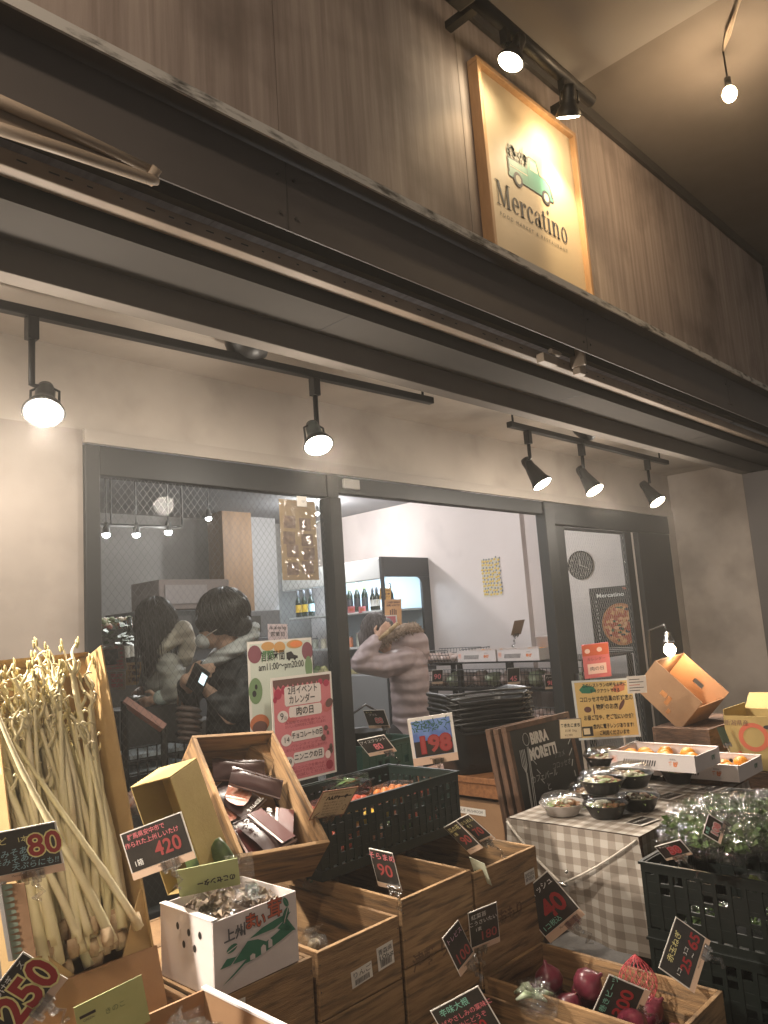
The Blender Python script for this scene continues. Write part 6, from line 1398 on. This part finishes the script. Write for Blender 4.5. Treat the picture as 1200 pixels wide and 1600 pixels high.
# orange cartons on the table
p = at(1088, 1209, Z=TZ + .112); MC = T(p.x, p.y + .40, TZ + .112) @ RZ(-90)
carton('white orange carton resting on dark bowls over the checked cloth', MC, .27, .40, .068, 8, 3); oranges(MC, .40, .27, .008, 9, 61, 'orange in the carton resting on dark bowls', 'oranges in the carton on bowls', .034)
p = at(1156, 1223, X=p.x + .285); TZ2 = p.z; MC2 = T(p.x, p.y + .40, TZ2) @ RZ(-90)
carton('white orange carton at the table edge by the yellow carton', MC2, .30, .40, .068, 8, 4); oranges(MC2, .40, .30, .008, 9, 62, 'orange in the carton at the table edge', 'oranges in the carton at the table edge', .034)
o = G().box(p.x + .01, p.x + .20, p.y + .09, p.y + .36, TZ + .004, TZ2 - .001).build('carton_support', OLDWOOD, None, bevel=.003); tag(o, 'dark block under the carton at the table edge', 'block')
t = price_card('small card lying nearly flat above the orange carton', (972, 1166), (996, 1157), (984, 1178), 1.4, fd(985, 1168, 1.95), [('みかん', .5, .7, .25, WHM), ('60', .5, .36, .4, PINKM)], clipat=(.6, .0), drop=.06, strip=.18)
o = G().box(3.62, 3.78, 1.86, 1.99, TZ + .004, TZ + .11).build('brown_box', KRAFTD, None, bevel=.003); tag(o, 'small reddish brown box behind the orange carton', 'box')

# ---- boxes at the wall end
oc = crate('old dark wooden crate turned over below the tilted cardboard box', 4.08, 1.69, .605, .62, .31, .31, True, m=OLDWOOD)
oc2 = crate('old dark wooden crate carrying the turned over crate', 4.07, 1.68, .30, .62, .32, .30, True, m=OLDWOOD); oc3 = crate('lowest old dark crate by the porch wall', 4.07, 1.68, .0, .62, .32, .295, True, m=OLDWOOD)
MC_, LN, _ = corner((1024, 1032), (1097, 1098), (992, 1075), (1072, 1019), 4.25, .05, .10, .25)
w, h = LN[0], LN[1]
if MC_.to_3x3().determinant() < 0:
    pass
MT = MC_ @ T(0, h, 0) @ Matrix.Diagonal((1, 1, 1, 1))
xx, yy, zz_ = MC_.col[0].to_3d(), -MC_.col[1].to_3d(), -MC_.col[2].to_3d(); oo = MC_ @ Vector((0, h, 0))
MT = Matrix(((xx.x, yy.x, zz_.x, oo.x), (xx.y, yy.y, zz_.y, oo.y), (xx.z, yy.z, zz_.z, oo.z), (0, 0, 0, 1)))
TBX = thing('cardboard_box', 'brown cardboard box tilted on its corner with glowing holes', 'cardboard box', M=MT)
print('TBX', w, h, LN, MT, MT.to_3x3().determinant())
dp = min(.34, LN[2]); th = .005
OR_ = mat('box_inside', (.44, .235, .12), .85, (.40, .21, .105), 6)
def holed(w_, h_, holes, z0, z1):
    """wall with real openings: grid cells left out"""
    xs = sorted({0, w_} | {v for a in holes for v in a[:2]}); ys = sorted({0, h_} | {v for a in holes for v in a[2:]}); g = G()
    for i in range(len(xs) - 1):
        for k in range(len(ys) - 1):
            cx, cy = (xs[i] + xs[i + 1]) / 2, (ys[k] + ys[k + 1]) / 2
            if not any(a[0] < cx < a[1] and a[2] < cy < a[3] for a in holes): g.box(xs[i], xs[i + 1], ys[k], ys[k + 1], z0, z1)
    return g
holed(w, h, [(w * .38, w * .50, h * .38, h * .52), (w * .52, w * .60, h * .26, h * .52), (w * .64, w * .70, h * .10, h * .24)], -th, 0).build('front_wall', KRAFTD, TBX)
holed(w, h, [(w * .42, w * .62, h * .55, h * .68)], -dp, -dp + th).build('back_wall', OR_, TBX)
G().box(0, th, 0, h, -dp + th, -th).build('end_wall', KRAFTD, TBX); G().box(w - th, w, 0, h * .8, -dp + th, -th).build('end_wall', OR_, TBX); G().box(th, w - th, 0, th, -dp + th, -th).build('base_wall', KRAFTD, TBX)
b = at(1046, 1012, d=4.42)
bt = thing('clamp_lamp', 'bare bulb in a socket glowing above the tilted cardboard box', 'lamp', b)
G().ell((0, 0, -.012), (.034, .034, .036)).build('bulb', BULBG, bt, smooth=True)
G().lathe([(.030, .022), (.034, .03), (.030, .045), (.022, .055), (.018, .09), (0, .092)], 16).build('socket', CHROME, bt, smooth=True)
G().tube([(0, 0, .09), (.01, .02, .13), (.10, .16, .10), (.22, .24, -.2), (.25, .2, -.42)], .006, 8).build('arm', BLKMET, bt, smooth=True)
lamp(bt, 'POINT', T(0, 0, -.055), 5, (1, .66, .36), r=.04)
# yellow carton with a ring
YB = thing('ring_carton', 'yellow kraft carton printed with a thick orange ring', 'carton', (3.9, 1.3, .6))
c0 = at(1130, 1118, X=4.0); c1 = at(1215, 1122, X=4.0); zz0 = at(1145, 1188, X=4.0).z - .04; zz1 = c0.z
ya, yb_ = c1.y, c0.y
for n_, bx in (('side_wall', (4.0, 4.004, ya, yb_, zz0, zz1)), ('side_wall', (4.30, 4.304, ya, yb_, zz0, zz1)), ('end_wall', (4.004, 4.30, yb_ - .004, yb_, zz0, zz1 + .03)), ('end_wall', (4.004, 4.30, ya, ya + .004, zz0, zz1)), ('base_wall', (4.004, 4.30, ya, yb_, zz0, zz0 + .003))): G().box(*bx).build(n_, YKRAFT, YB, world=True)
g = G(); g.add([(4.30, ya, zz1), (4.30, yb_, zz1), (4.42, yb_ + .01, zz1 + .07), (4.42, ya, zz1 + .07)], [(0, 1, 2, 3)]); g.build('flap', YKRAFT, YB, world=True)
FY = Matrix(((0, 0, -1, 3.9985), (-1, 0, 0, yb_), (0, 1, 0, zz0), (0, 0, 0, 1))); FYL = Matrix.Translation((-3.9, -1.3, -.6)) @ FY
q = at(1178, 1152, X=4.0)
g = G(); g.ring((yb_ - q.y, q.z - zz0), (.072, .068), (.050, .047), n=36); g.build('ring_print', REDP, YB).matrix_basis = FYL
text_obj('新潟県産', .03, BROWNP, YB, FYL @ T(.06, zz1 - zz0 - .035, 0), 'print'); g = G(); g.poly(oval(.21, zz1 - zz0 - .05, .025, .010)); g.build('hand_hole', INK, YB).matrix_basis = FYL
for k in range(3): G().poly(oval(.02 + .02 * k, .05 + .01 * k, .012, .02)).build('leaf_print', REDP, YB).matrix_basis = FYL
o = G().box(4.0, 4.5, ya + .01, yb_ - .01, 0, zz0 - .004).build('support_crate', OLDWOOD, None, bevel=.004); tag(o, 'dark crate under the yellow ring carton', 'crate')
t, w, h = card_root('stem_card', 'narrow dark green card on a clear stem before the yellow carton', 'sign card', (1120, 1137), (1131, 1135), (1131, 1165), .5, 3.75, mat('card_dkgreen', (.06, .09, .06), .5)); clip(t, w / 2, 0, 1.0, .07)

# ---- black green crate towers nearest the street on the table side
DG = mat('black_green_plastic', (.004, .0065, .0055), .38, (.006, .009, .0075), 6)
for k in range(3):
    plastic_crate('plastic_crate', ('black green lattice crate topmost of the tower beside the checked cloth', 'black green lattice crate second in the tower beside the checked cloth', 'black green lattice crate lowest in the tower beside the checked cloth')[k], T(2.52, 1.335, .475 - .238 * k) @ RZ(-90), .62, .40, .236, DG, rows=5, cols=13)
for k in range(2):
    plastic_crate('plastic_crate', ('black green lattice crate heaped with wrapped herbs', 'black green lattice crate under the wrapped herbs')[k], T(2.96, 1.345, .525 - .27 * k) @ RZ(-90), .64, .42, .26, DG, rows=5, cols=13)
o = G().box(2.98, 3.36, .72, 1.33, .0, .25).build('base_block', OLDWOOD, None); tag(o, 'dark block under the herb crates', 'block')
for i in range(6): bag('long green cucumber pack low in the topmost tower crate', (2.62 + .05 * i, 1.2 - .07 * i, .50), (.10, .04, .05), POD, 150 + i, group='green packs in the tower crate', n=10, shape='pod', rz=20 * i)
bag('pale green pod pack at the tower crate rim', (2.60, 1.00, .66), (.07, .03, .03), mat('pale_pod', (.30, .36, .10), .4), 160, n=8, shape='pod', rz=70)
FILM2 = film('shiny_wrap', (.96, .96, .96), .13, .06, 1.0, 55)
HERB = mat('herb_leaf', (.15, .25, .08), .45, (.24, .34, .14), 20)
hp = [(1092, 1275), (1130, 1262), (1165, 1275), (1110, 1300), (1150, 1305), (1188, 1302), (1185, 1262), (1080, 1290)]
for i, (px, py) in enumerate(hp):
    c = at(px, py + 22, Z=.80); bag('film wrapped bunch of green herbs heaped on the herb crate', c - Vector((0, 0, .02)), (.115, .085, .085), (HERB, LEAF)[i % 3 == 2], 170 + i, group='wrapped herbs', n=170, shape='leaf', rz=50 * i, amp=.6, ls=.5, filmmat=FILM2)
price_card('small red 108 card stuck among the wrapped herbs', (1098, 1302), (1107, 1272), (1126, 1319), 1.2, fd(1118, 1295, 1.02), [('水菜', .25, .8, .22, GRNM), ('108', .5, .42, .5, RED, dict(bold=.03, outline=WHM))], clipat=(.8, .05), drop=.09, strip=.16)
price_card('small 50 card lying on the tower crate rim', (1023, 1323), (1063, 1312), (1042, 1345), 1.5, fd(1052, 1330, 1.12), [('50', .55, .5, .62, RED, dict(bold=.03, outline=PINKM)), ('キュウリ', .3, .86, .15, WHM)], clipat=(.55, .05), drop=.10, strip=.16)
# ================================================================ people
def capsule_chain(g, pts, n=12):
    """pts: (Vector, radius) joined into a closed tapered chain with rounded ends"""
    for (p, r) in pts: g.ell(tuple(p), (r, r, r), n, 8)
    for (p, r), (q, s) in zip(pts, pts[1:]):
        if (q - p).length > 1e-4: g.tube([p, q], [r * .99, s * .99], n)
def flesh(g, name, m, par, vox=.008, sm=6, world=True):
    o = g.build(name, m, par, smooth=True, world=world)
    r = o.modifiers.new('skin', 'REMESH'); r.mode = 'VOXEL'; r.voxel_size = vox; r.use_smooth_shade = True
    s = o.modifiers.new('smooth', 'SMOOTH'); s.iterations = sm; s.factor = .5
    return o
def puff(pts, step=.055, amp=.05):
    """quilted tube: the radius swells between seams"""
    out = []; L = 0.0
    for (p, r), (q, s_) in zip(pts, pts[1:]):
        l = (q - p).length; n = max(2, int(l / .012))
        for k in range(n):
            u = k / n; out.append((p.lerp(q, u), (r + (s_ - r) * u) * (1 - amp + amp * 1.6 * abs(math.sin((L + l * u) / step * math.pi)) ** .6)))
        L += l
    return out + [pts[-1]]
def cloth_mat(name, c, c2, quilt=0, qs=9, rough=.6):
    m = mat(name, c, rough, c2, 7)
    n = m.node_tree.nodes; L = m.node_tree.links; b = n['Principled BSDF']
    tc = n.new('ShaderNodeTexCoord'); w_ = n.new('ShaderNodeTexWave'); w_.wave_type = 'BANDS'; w_.bands_direction = 'Z'; w_.inputs['Scale'].default_value = qs; w_.inputs['Distortion'].default_value = 3.5; w_.inputs['Detail'].default_value = 1.5; w_.inputs['Detail Scale'].default_value = 1.2
    L.new(tc.outputs['Object'], w_.inputs['Vector']); bp = n.new('ShaderNodeBump'); bp.inputs['Strength'].default_value = quilt; bp.inputs['Distance'].default_value = .022
    L.new(w_.outputs['Fac'], bp.inputs['Height']); L.new(bp.outputs[0], b.inputs['Normal']); return m
SKIN = mat('skin', (.52, .33, .24), .55, (.48, .29, .21), 9); HAIR = mat('dark_hair', (.018, .014, .013), .42, (.035, .028, .025), 40, (3, 3, .3), bump=.5, bscale=90); HAIR2 = mat('hair_locks', (.022, .017, .015), .35, (.05, .04, .034), 60); HAIRG = mat('greying_hair', (.05, .042, .042), .45, (.16, .14, .14), 30, (3, 3, .3), bump=.5, bscale=90)
def hand(g, wr, d, side, out, k=1.0, curl=.35):
    """palm and five fingers: wr wrist, d pointing direction, side thumb side, out back of the hand"""
    d, side, out = Vector(d).normalized(), Vector(side).normalized(), Vector(out).normalized()
    capsule_chain(g, [(wr, .024 * k), (wr + d * .035 * k, .028 * k), (wr + d * .07 * k + side * .012 * k, .020 * k), (wr + d * .072 * k - side * .016 * k, .018 * k)], 10)
    for i, (o_, l) in enumerate(((.030, .066), (.011, .076), (-.009, .070), (-.028, .054))):
        b = wr + d * .078 * k + side * o_ * k; m1 = b + (d - out * curl * .6) * l * .5 * k; m2 = m1 + (d - out * curl * 1.8).normalized() * l * .5 * k
        capsule_chain(g, [(b, .0095 * k), (m1, .0088 * k), (m2, .0075 * k)], 8)
    b = wr + d * .03 * k + side * .028 * k; m1 = b + (d * .5 + side * .8) * .034 * k; m2 = m1 + (d * .9 + side * .2 - out * .3) * .03 * k
    capsule_chain(g, [(b, .012 * k), (m1, .0105 * k), (m2, .0085 * k)], 8)
RT = Vector((right.x, right.y, 0)).normalized(); AW_ = Vector((fwd.x, fwd.y, 0)).normalized(); UP = Vector((0, 0, 1))

def strands(name, m, par, c, rad, n, drop, seed, wd=.0022, lean=Vector((0, 0, 0))):
    """fine hair locks lying over the head shape"""
    random.seed(seed); g = G(); c = Vector(c)
    for i in range(n):
        a = random.random() * 6.2832; b = random.uniform(.0, 1.35); r = random.uniform(1.0, 1.05); pts = []
        for k in range(6):
            bb = b + k * .2; q = Vector((rad[0] * math.sin(min(bb, 1.75)) * math.cos(a + .06 * k), rad[1] * math.sin(min(bb, 1.75)) * math.sin(a + .06 * k), rad[2] * math.cos(min(bb, 1.75)))) * r
            if bb > 1.75: q.z -= (bb - 1.75) * drop
            pts.append(c + q + lean * k * .2 + Vector((random.uniform(-.003, .003),) * 3))
        g.tube(pts, [wd, wd * 1.2, wd * 1.2, wd, wd * .8, wd * .3], 4, caps=False)
    return g.build(name, m, par, smooth=True, world=True)
# ---- woman in the long quilted coat with a fur hood
d0 = 5.34; s0 = d0 / FOC
P = lambda px, py, dz=0.0: at(px, py, d=d0 + dz)
c0 = P(640, 1100); W1 = thing('person', 'person in a long pinkish grey quilted coat with fur hood, arm raised to the head', 'person', (c0.x, c0.y, 0))
g = G(); hd = P(587, 986); 
g.ell(tuple(hd), (.082, .09, .10), 16, 12); g.ell(tuple(hd + Vector((-.035, .06, -.05))), (.05, .055, .06), 12, 9)
capsule_chain(g, [(hd + Vector((.02, -.03, -.08)), .055), (P(618, 1018), .06), (P(637, 1040), .085), (P(642, 1110), .085), (P(645, 1165), .09)])
sh, el, wr = P(632, 1028, -.10), P(560, 1037, -.16), P(588, 999, -.13)
capsule_chain(g, [(sh, .055), (el, .042), (wr, .028)])
hand(g, wr, P(606, 978, -.12) - wr, -RT + UP, -AW_, .95, .4)
for sx in (-.085, .085):
    hp_ = Vector((c0.x, c0.y, .80)) + RT * sx; capsule_chain(g, [(hp_, .085), (Vector((hp_.x, hp_.y, .46)), .058), (Vector((hp_.x, hp_.y, .10)), .042), (Vector((hp_.x, hp_.y, .045)) - RT * .10, .035)])
far = P(655, 1035, .22); capsule_chain(g, [(P(645, 1030, .1), .045), (P(650, 1062, .22), .035), (P(640, 1088, .28), .025)])
flesh(g, 'body', SKIN, W1, .006, 3)
COATP = cloth_mat('pink_grey_coat', (.46, .375, .38), (.40, .32, .33), .5, 4.0, .42)
g = G()
capsule_chain(g, puff([(P(636, 1030), 30 * s0), (P(640, 1062), 31 * s0), (P(641, 1108), 28.5 * s0), (P(646, 1158), 31 * s0), (P(652, 1204), 33 * s0)]), 18)
capsule_chain(g, [(P(646, 1024, .1), 24 * s0), (P(650, 1062, .22), 18 * s0), (P(640, 1090, .28), 13 * s0)], 14)
capsule_chain(g, puff([(P(634, 1028, -.09), 19 * s0), (P(604, 1040, -.13), 18.5 * s0), (P(563, 1036, -.16), 15.5 * s0)], .06, .07), 14)
capsule_chain(g, puff([(P(563, 1036, -.16), 15 * s0), (P(574, 1018, -.15), 14 * s0), (P(586, 1002, -.13), 11 * s0)], .05, .07), 14)
flesh(g, 'coat', COATP, W1, .008, 2)
g = G(); capsule_chain(g, [(P(618, 1014, -.02), 13 * s0), (P(636, 1002, -.02), 17 * s0), (P(653, 1003), 17 * s0), (P(658, 1020, .02), 14 * s0)], 14); flesh(g, 'hood', COATP, W1, .008, 3)
# fur rim: many fine tufts along the hood edge
FUR = mat('hood_fur', (.42, .33, .26), .9, (.20, .15, .12), 60, rnd=False)
g = G(); random.seed(44); path = [P(594, 1006, -.10), P(606, 996, -.12), P(619, 988, -.12), P(634, 981, -.09), (P(648, 980, -.03)), P(655, 988, .03)]
for i in range(950):
    u = random.random() * (len(path) - 1.001); a, b = path[int(u)], path[int(u) + 1]; p = a.lerp(b, u - int(u)); q = Vector((random.gauss(0, 1), random.gauss(0, 1), random.gauss(0, 1))).normalized()
    e = p + q * random.uniform(.038, .062) + Vector((0, 0, -.01)); s_ = q.cross(Vector((.3, .5, .8))).normalized() * .006; bb = p + q * .018
    g.add([bb - s_, bb + s_, e], [(0, 1, 2)])
capsule_chain(g, [(p, .034) for p in path], 10)
g.build('fur_rim', FUR, W1, smooth=False, world=True)
g = G(); capsule_chain(g, [(P(594, 998, -.16), .014), (P(608, 986, -.17), .016), (P(620, 975, -.15), .014)], 10); g.build('hair_band', mat('tan_band', (.42, .30, .17), .8), W1, smooth=True, world=True)
g = G(); g.ell(tuple(hd + Vector((.0, .0, .012))), (.098, .10, .112), 20, 14, .08, 3); g.ell(tuple(P(572, 998)), (.05, .07, .085), 14, 10, .1, 4); g.ell(tuple(P(602, 980)), (.06, .07, .07), 14, 10, .1, 5); flesh(g, 'hair', HAIRG, W1, .008, 3); strands('hair_lock', HAIRG, W1, hd + Vector((0, 0, .012)), (.10, .102, .114), 260, .12, 1)
g = G()
for sx in (-.085, .085):
    hp_ = Vector((c0.x, c0.y, .80)) + RT * sx; capsule_chain(g, [(hp_, .10), (Vector((hp_.x, hp_.y, .46)), .075), (Vector((hp_.x, hp_.y, .12)), .06)])
flesh(g, 'trousers', mat('dark_trousers', (.03, .028, .03), .8), W1, .010)
for sx in (-.085, .085):
    hp_ = Vector((c0.x, c0.y, .05)) + RT * sx; g = G(); capsule_chain(g, [(hp_, .045), (hp_ - RT * .13 + Vector((0, 0, -.01)), .038)]); flesh(g, 'shoe', BLKPLA, W1, .008)

# ---- man in black bent over a phone
d1 = 3.66; s1 = d1 / FOC
P = lambda px, py, dz=0.0: at(px, py, d=d1 + dz)
c0 = P(362, 1120); W2 = thing('person', 'dark haired person in black jacket and mask with grey hood, looking down at a phone', 'person', (c0.x, c0.y, 0))
g = G(); hd = P(346, 968)
g.ell(tuple(hd), (.085, .092, .108), 18, 13); g.ell(tuple(P(330, 993, -.02)), (.058, .062, .062), 14, 10); g.ell(tuple(P(316, 985, -.04)), (.014, .014, .018), 8, 6); g.ell(tuple(P(352, 978, -.085)), (.012, .018, .028), 8, 6)
capsule_chain(g, [(P(350, 990), .058), (P(362, 1020), .055), (P(366, 1060), .08), (P(364, 1130), .085), (P(364, 1190), .09)])
wr1, wr2 = P(291, 1062, -.24), P(327, 1082, -.24)
capsule_chain(g, [(P(318, 1050, .08), .05), (P(290, 1095, -.06), .042), (wr1, .028)]); capsule_chain(g, [(P(392, 1060, -.12), .055), (P(362, 1118, -.22), .042), (wr2, .03)])
hand(g, wr1, RT * .9 + UP * .35, UP, -AW_ + UP * .4, .9, .5); hand(g, wr2, -RT * .75 + UP * .8, -RT - UP * .3, -AW_, .9, .6)
for sx in (-.09, .09):
    hp_ = Vector((c0.x, c0.y, .86)) + RT * sx; capsule_chain(g, [(hp_, .09), (Vector((hp_.x, hp_.y, .48)), .06), (Vector((hp_.x, hp_.y, .10)), .045), (Vector((hp_.x, hp_.y, .045)) - RT * .12, .038)])
flesh(g, 'body', SKIN, W2, .006, 3)
BLKJ = cloth_mat('black_jacket', (.016, .016, .018), (.024, .024, .026), .5, 4, .65)
g = G(); capsule_chain(g, [(P(366, 1046), 33 * s1), (P(365, 1080), 40 * s1), (P(364, 1130), 42 * s1), (P(364, 1195), 43 * s1)], 18)
capsule_chain(g, [(P(318, 1050, .08), 20 * s1), (P(296, 1092, -.06), 17 * s1), (P(287, 1070, -.20), 11 * s1)], 14); capsule_chain(g, [(P(390, 1060, -.12), 22 * s1), (P(365, 1112, -.22), 18 * s1), (P(333, 1090, -.24), 12 * s1)], 14)
flesh(g, 'jacket', BLKJ, W2, .010, 5)
g = G(); capsule_chain(g, [(P(398, 980, .04), 9 * s1), (P(394, 994, .0), 12 * s1), (P(372, 1012, -.06), 12.5 * s1), (P(345, 1026, -.10), 11.5 * s1), (P(324, 1040, -.10), 9.5 * s1), (P(316, 1052, -.08), 6 * s1)], 14)
capsule_chain(g, [(P(398, 980, .06), 9 * s1), (P(380, 1000, .14), 12 * s1), (P(340, 1020, .12), 10 * s1), (P(316, 1046, .02), 7 * s1)], 14)
flesh(g, 'hood', cloth_mat('grey_hood', (.52, .52, .51), (.42, .425, .42), .6, 6), W2, .008, 5)
g = G(); g.ell(tuple(P(349, 958, .0)), (.122, .125, .118), 24, 16, .10, 8, freq=4); g.ell(tuple(P(322, 972, -.05)), (.05, .06, .045), 14, 10, .1, 2); g.ell(tuple(P(374, 975, -.02)), (.06, .07, .06), 14, 10, .1, 6); flesh(g, 'hair', HAIR, W2, .007, 3); strands('hair_lock', HAIR2, W2, P(349, 958), (.124, .127, .120), 420, .06, 2)
g = G(); g.ell(tuple(P(319, 1001, -.045)), (.042, .045, .038), 14, 10); flesh(g, 'mask', mat('white_mask', (.58, .58, .57), .8), W2, .006, 3)
g = G(); g.tube([P(322, 994, -.08), P(338, 984, -.10), P(350, 978, -.09)], .0022, 5); g.build('mask_loop', PAPER, W2, smooth=True, world=True)
for px in (314, 328): G().ell(tuple(P(px, 986, -.075)), (.010, .010, .006), 8, 6).build('eye', INK, W2, smooth=True, world=True)
g = G()
for sx in (-.09, .09):
    hp_ = Vector((c0.x, c0.y, .86)) + RT * sx; capsule_chain(g, [(hp_, .105), (Vector((hp_.x, hp_.y, .48)), .08), (Vector((hp_.x, hp_.y, .12)), .065)])
flesh(g, 'trousers', mat('dark_trousers', (.03, .028, .03)), W2, .010)
for sx in (-.09, .09):
    hp_ = Vector((c0.x, c0.y, .05)) + RT * sx; g = G(); capsule_chain(g, [(hp_, .045), (hp_ - RT * .14 + Vector((0, 0, -.01)), .038)]); flesh(g, 'shoe', BLKPLA, W2, .008)
pm, w, h = rect((298, 1050), (317, 1064), (289, 1072), .75, d1 - .30)
ph = thing('phone', 'dark phone with a bright screen in the hands of the person in black', 'phone', M=pm)
G().box(0, .085, 0, .15, -.009, 0).build('phone_body', BLKPLA, ph, bevel=.004); G().box(.05, .08, .07, .13, .0005, .001).build('screen', mat('phone_screen', (.1, .1, .1), .3, emit=(.75, .95, 1), es=.9), ph)

# ---- woman in a cream coat
d2 = 3.80; s2 = d2 / FOC
P = lambda px, py, dz=0.0: at(px, py, d=d2 + dz)
c0 = P(256, 1110); W3 = thing('person', 'long haired person in cream hooded coat reaching toward the display', 'person', (c0.x, c0.y, 0))
g = G(); hd = P(243, 974)
g.ell(tuple(hd), (.082, .09, .105), 18, 13); g.ell(tuple(P(231, 990, -.01)), (.055, .06, .06), 12, 9); g.ell(tuple(P(219, 983, -.03)), (.013, .013, .018), 8, 6)
capsule_chain(g, [(P(248, 995), .055), (P(256, 1022), .05), (P(262, 1050), .075), (P(262, 1110), .08), (P(262, 1180), .085)])
wr = P(250, 1090, -.16); capsule_chain(g, [(P(262, 1040, -.10), .05), (P(276, 1082, -.18), .04), (wr, .027)])
hand(g, wr, -RT * .95 - UP * .30, UP + AW_ * -.3, -AW_ + UP * .3, .92, .35)
capsule_chain(g, [(P(240, 1040, .12), .05), (P(226, 1080, .10), .04), (P(214, 1086, .02), .028)])
for sx in (-.085, .085):
    hp_ = Vector((c0.x, c0.y, .80)) + RT * sx; capsule_chain(g, [(hp_, .085), (Vector((hp_.x, hp_.y, .46)), .058), (Vector((hp_.x, hp_.y, .10)), .042), (Vector((hp_.x, hp_.y, .045)) - RT * .10, .035)])
flesh(g, 'body', SKIN, W3, .006, 3)
CRC = cloth_mat('cream_coat', (.60, .55, .46), (.52, .47, .39), .5, 5); GRC = cloth_mat('grey_green_coat', (.42, .41, .37), (.36, .35, .32), .6, 5)
g = G(); capsule_chain(g, puff([(P(262, 1036), 26 * s2), (P(258, 1060), 32 * s2), (P(258, 1105), 33 * s2), (P(260, 1175), 36 * s2)], .07, .05), 18)
capsule_chain(g, [(P(264, 1040, -.10), 20 * s2), (P(278, 1078, -.18), 17 * s2), (P(260, 1086, -.17), 12 * s2)], 14); capsule_chain(g, [(P(240, 1040, .12), 18 * s2), (P(228, 1076, .10), 14 * s2)], 12)
flesh(g, 'coat', GRC, W3, .008, 3)
g = G(); capsule_chain(g, [(P(252, 1016, -.09), 9 * s2), (P(270, 1000, -.07), 12 * s2), (P(286, 984, -.02), 15 * s2), (P(294, 1006, .0), 14 * s2), (P(288, 1030, -.03), 13 * s2)], 14); flesh(g, 'hood', CRC, W3, .008, 5)
g = G(); g.ell(tuple(P(242, 970)), (.100, .10, .115), 20, 14, .06, 2); capsule_chain(g, [(P(238, 975, -.02), .09), (P(240, 1005, -.05), .075), (P(238, 1030, -.08), .05), (P(232, 1052, -.09), .022)], 14); flesh(g, 'hair', HAIR, W3, .008, 4); strands('hair_lock', HAIR2, W3, P(242, 970), (.102, .102, .117), 420, .55, 3, lean=Vector((0, -.02, -.02)))
g = G(); capsule_chain(g, [(P(258, 1088, -.17), 11.5 * s2), (P(251, 1090, -.17), 11.5 * s2)], 12); flesh(g, 'cuff', mat('pale_cuff', (.50, .56, .52), .8), W3, .007)
for px in (219, 227): G().ell(tuple(P(px, 975, -.06)), (.008, .008, .006), 8, 6).build('eye', INK, W3, smooth=True, world=True)
g = G()
for sx in (-.085, .085):
    hp_ = Vector((c0.x, c0.y, .80)) + RT * sx; capsule_chain(g, [(hp_, .10), (Vector((hp_.x, hp_.y, .46)), .075), (Vector((hp_.x, hp_.y, .12)), .06)])
flesh(g, 'trousers', mat('dark_trousers', (.03, .028, .03)), W3, .010)
for sx in (-.085, .085):
    hp_ = Vector((c0.x, c0.y, .05)) + RT * sx; g = G(); capsule_chain(g, [(hp_, .042), (hp_ - RT * .12 + Vector((0, 0, -.01)), .036)]); flesh(g, 'shoe', BLKPLA, W3, .008)
# puffy brown bag hanging at her side, and the pack she reaches for
c = P(296, 1132, -.34); t = thing('puffy_bag', 'puffy brown quilted bag carried between the two customers', 'bag', c)
g = G()
for k in range(6): g.ell((0, 0, .066 - .026 * k), (.062 + .004 * math.sin(k), .05, .017), 16, 8, M=RY(14))
g.build('bag_body', mat('brown_quilt', (.14, .095, .08), .5, (.10, .065, .055), 9), t, smooth=True)
G().tube([(-.05, 0, .07), (-.03, 0, .20), (.03, 0, .20), (.05, 0, .07)], .007, 8).build('strap', BLKPLA, t, smooth=True)
c = P(216, 1092, -.12); t = thing('dark_pack', 'dark glossy pack under the reaching hand at the window shelf', 'food pack', c)
G().box(-.06, .06, -.05, .05, -.035, -.006).build('tray', BLKPLA, t, bevel=.008); G().ell((0, 0, -.004), (.05, .04, .022), 14, 9, .4, 2).build('contents', mat('dark_fill', (.06, .05, .05), .25, (.3, .28, .25), 40), t, smooth=True)
G().box(-.16, .25, -.12, .12, -.37, -.036).build('shelf_block', mat('shelf_dark', (.06, .055, .052)), t)
# ================================================================ added volume imitating the veil of lens glare
hz = bpy.data.materials.new('glare_haze'); hz.use_nodes = True; n = hz.node_tree.nodes; n.remove(n['Principled BSDF'])
pv = n.new('ShaderNodeVolumePrincipled'); pv.inputs['Color'].default_value = (.92, .88, .82, 1); pv.inputs['Density'].default_value = .008; pv.inputs['Anisotropy'].default_value = .55
hz.node_tree.links.new(pv.outputs[0], n['Material Output'].inputs['Volume'])
tag(G().box(-16, 24, -16, 10, -1.1, 4.75).build('glare_volume', hz), None, None, kind='stuff')
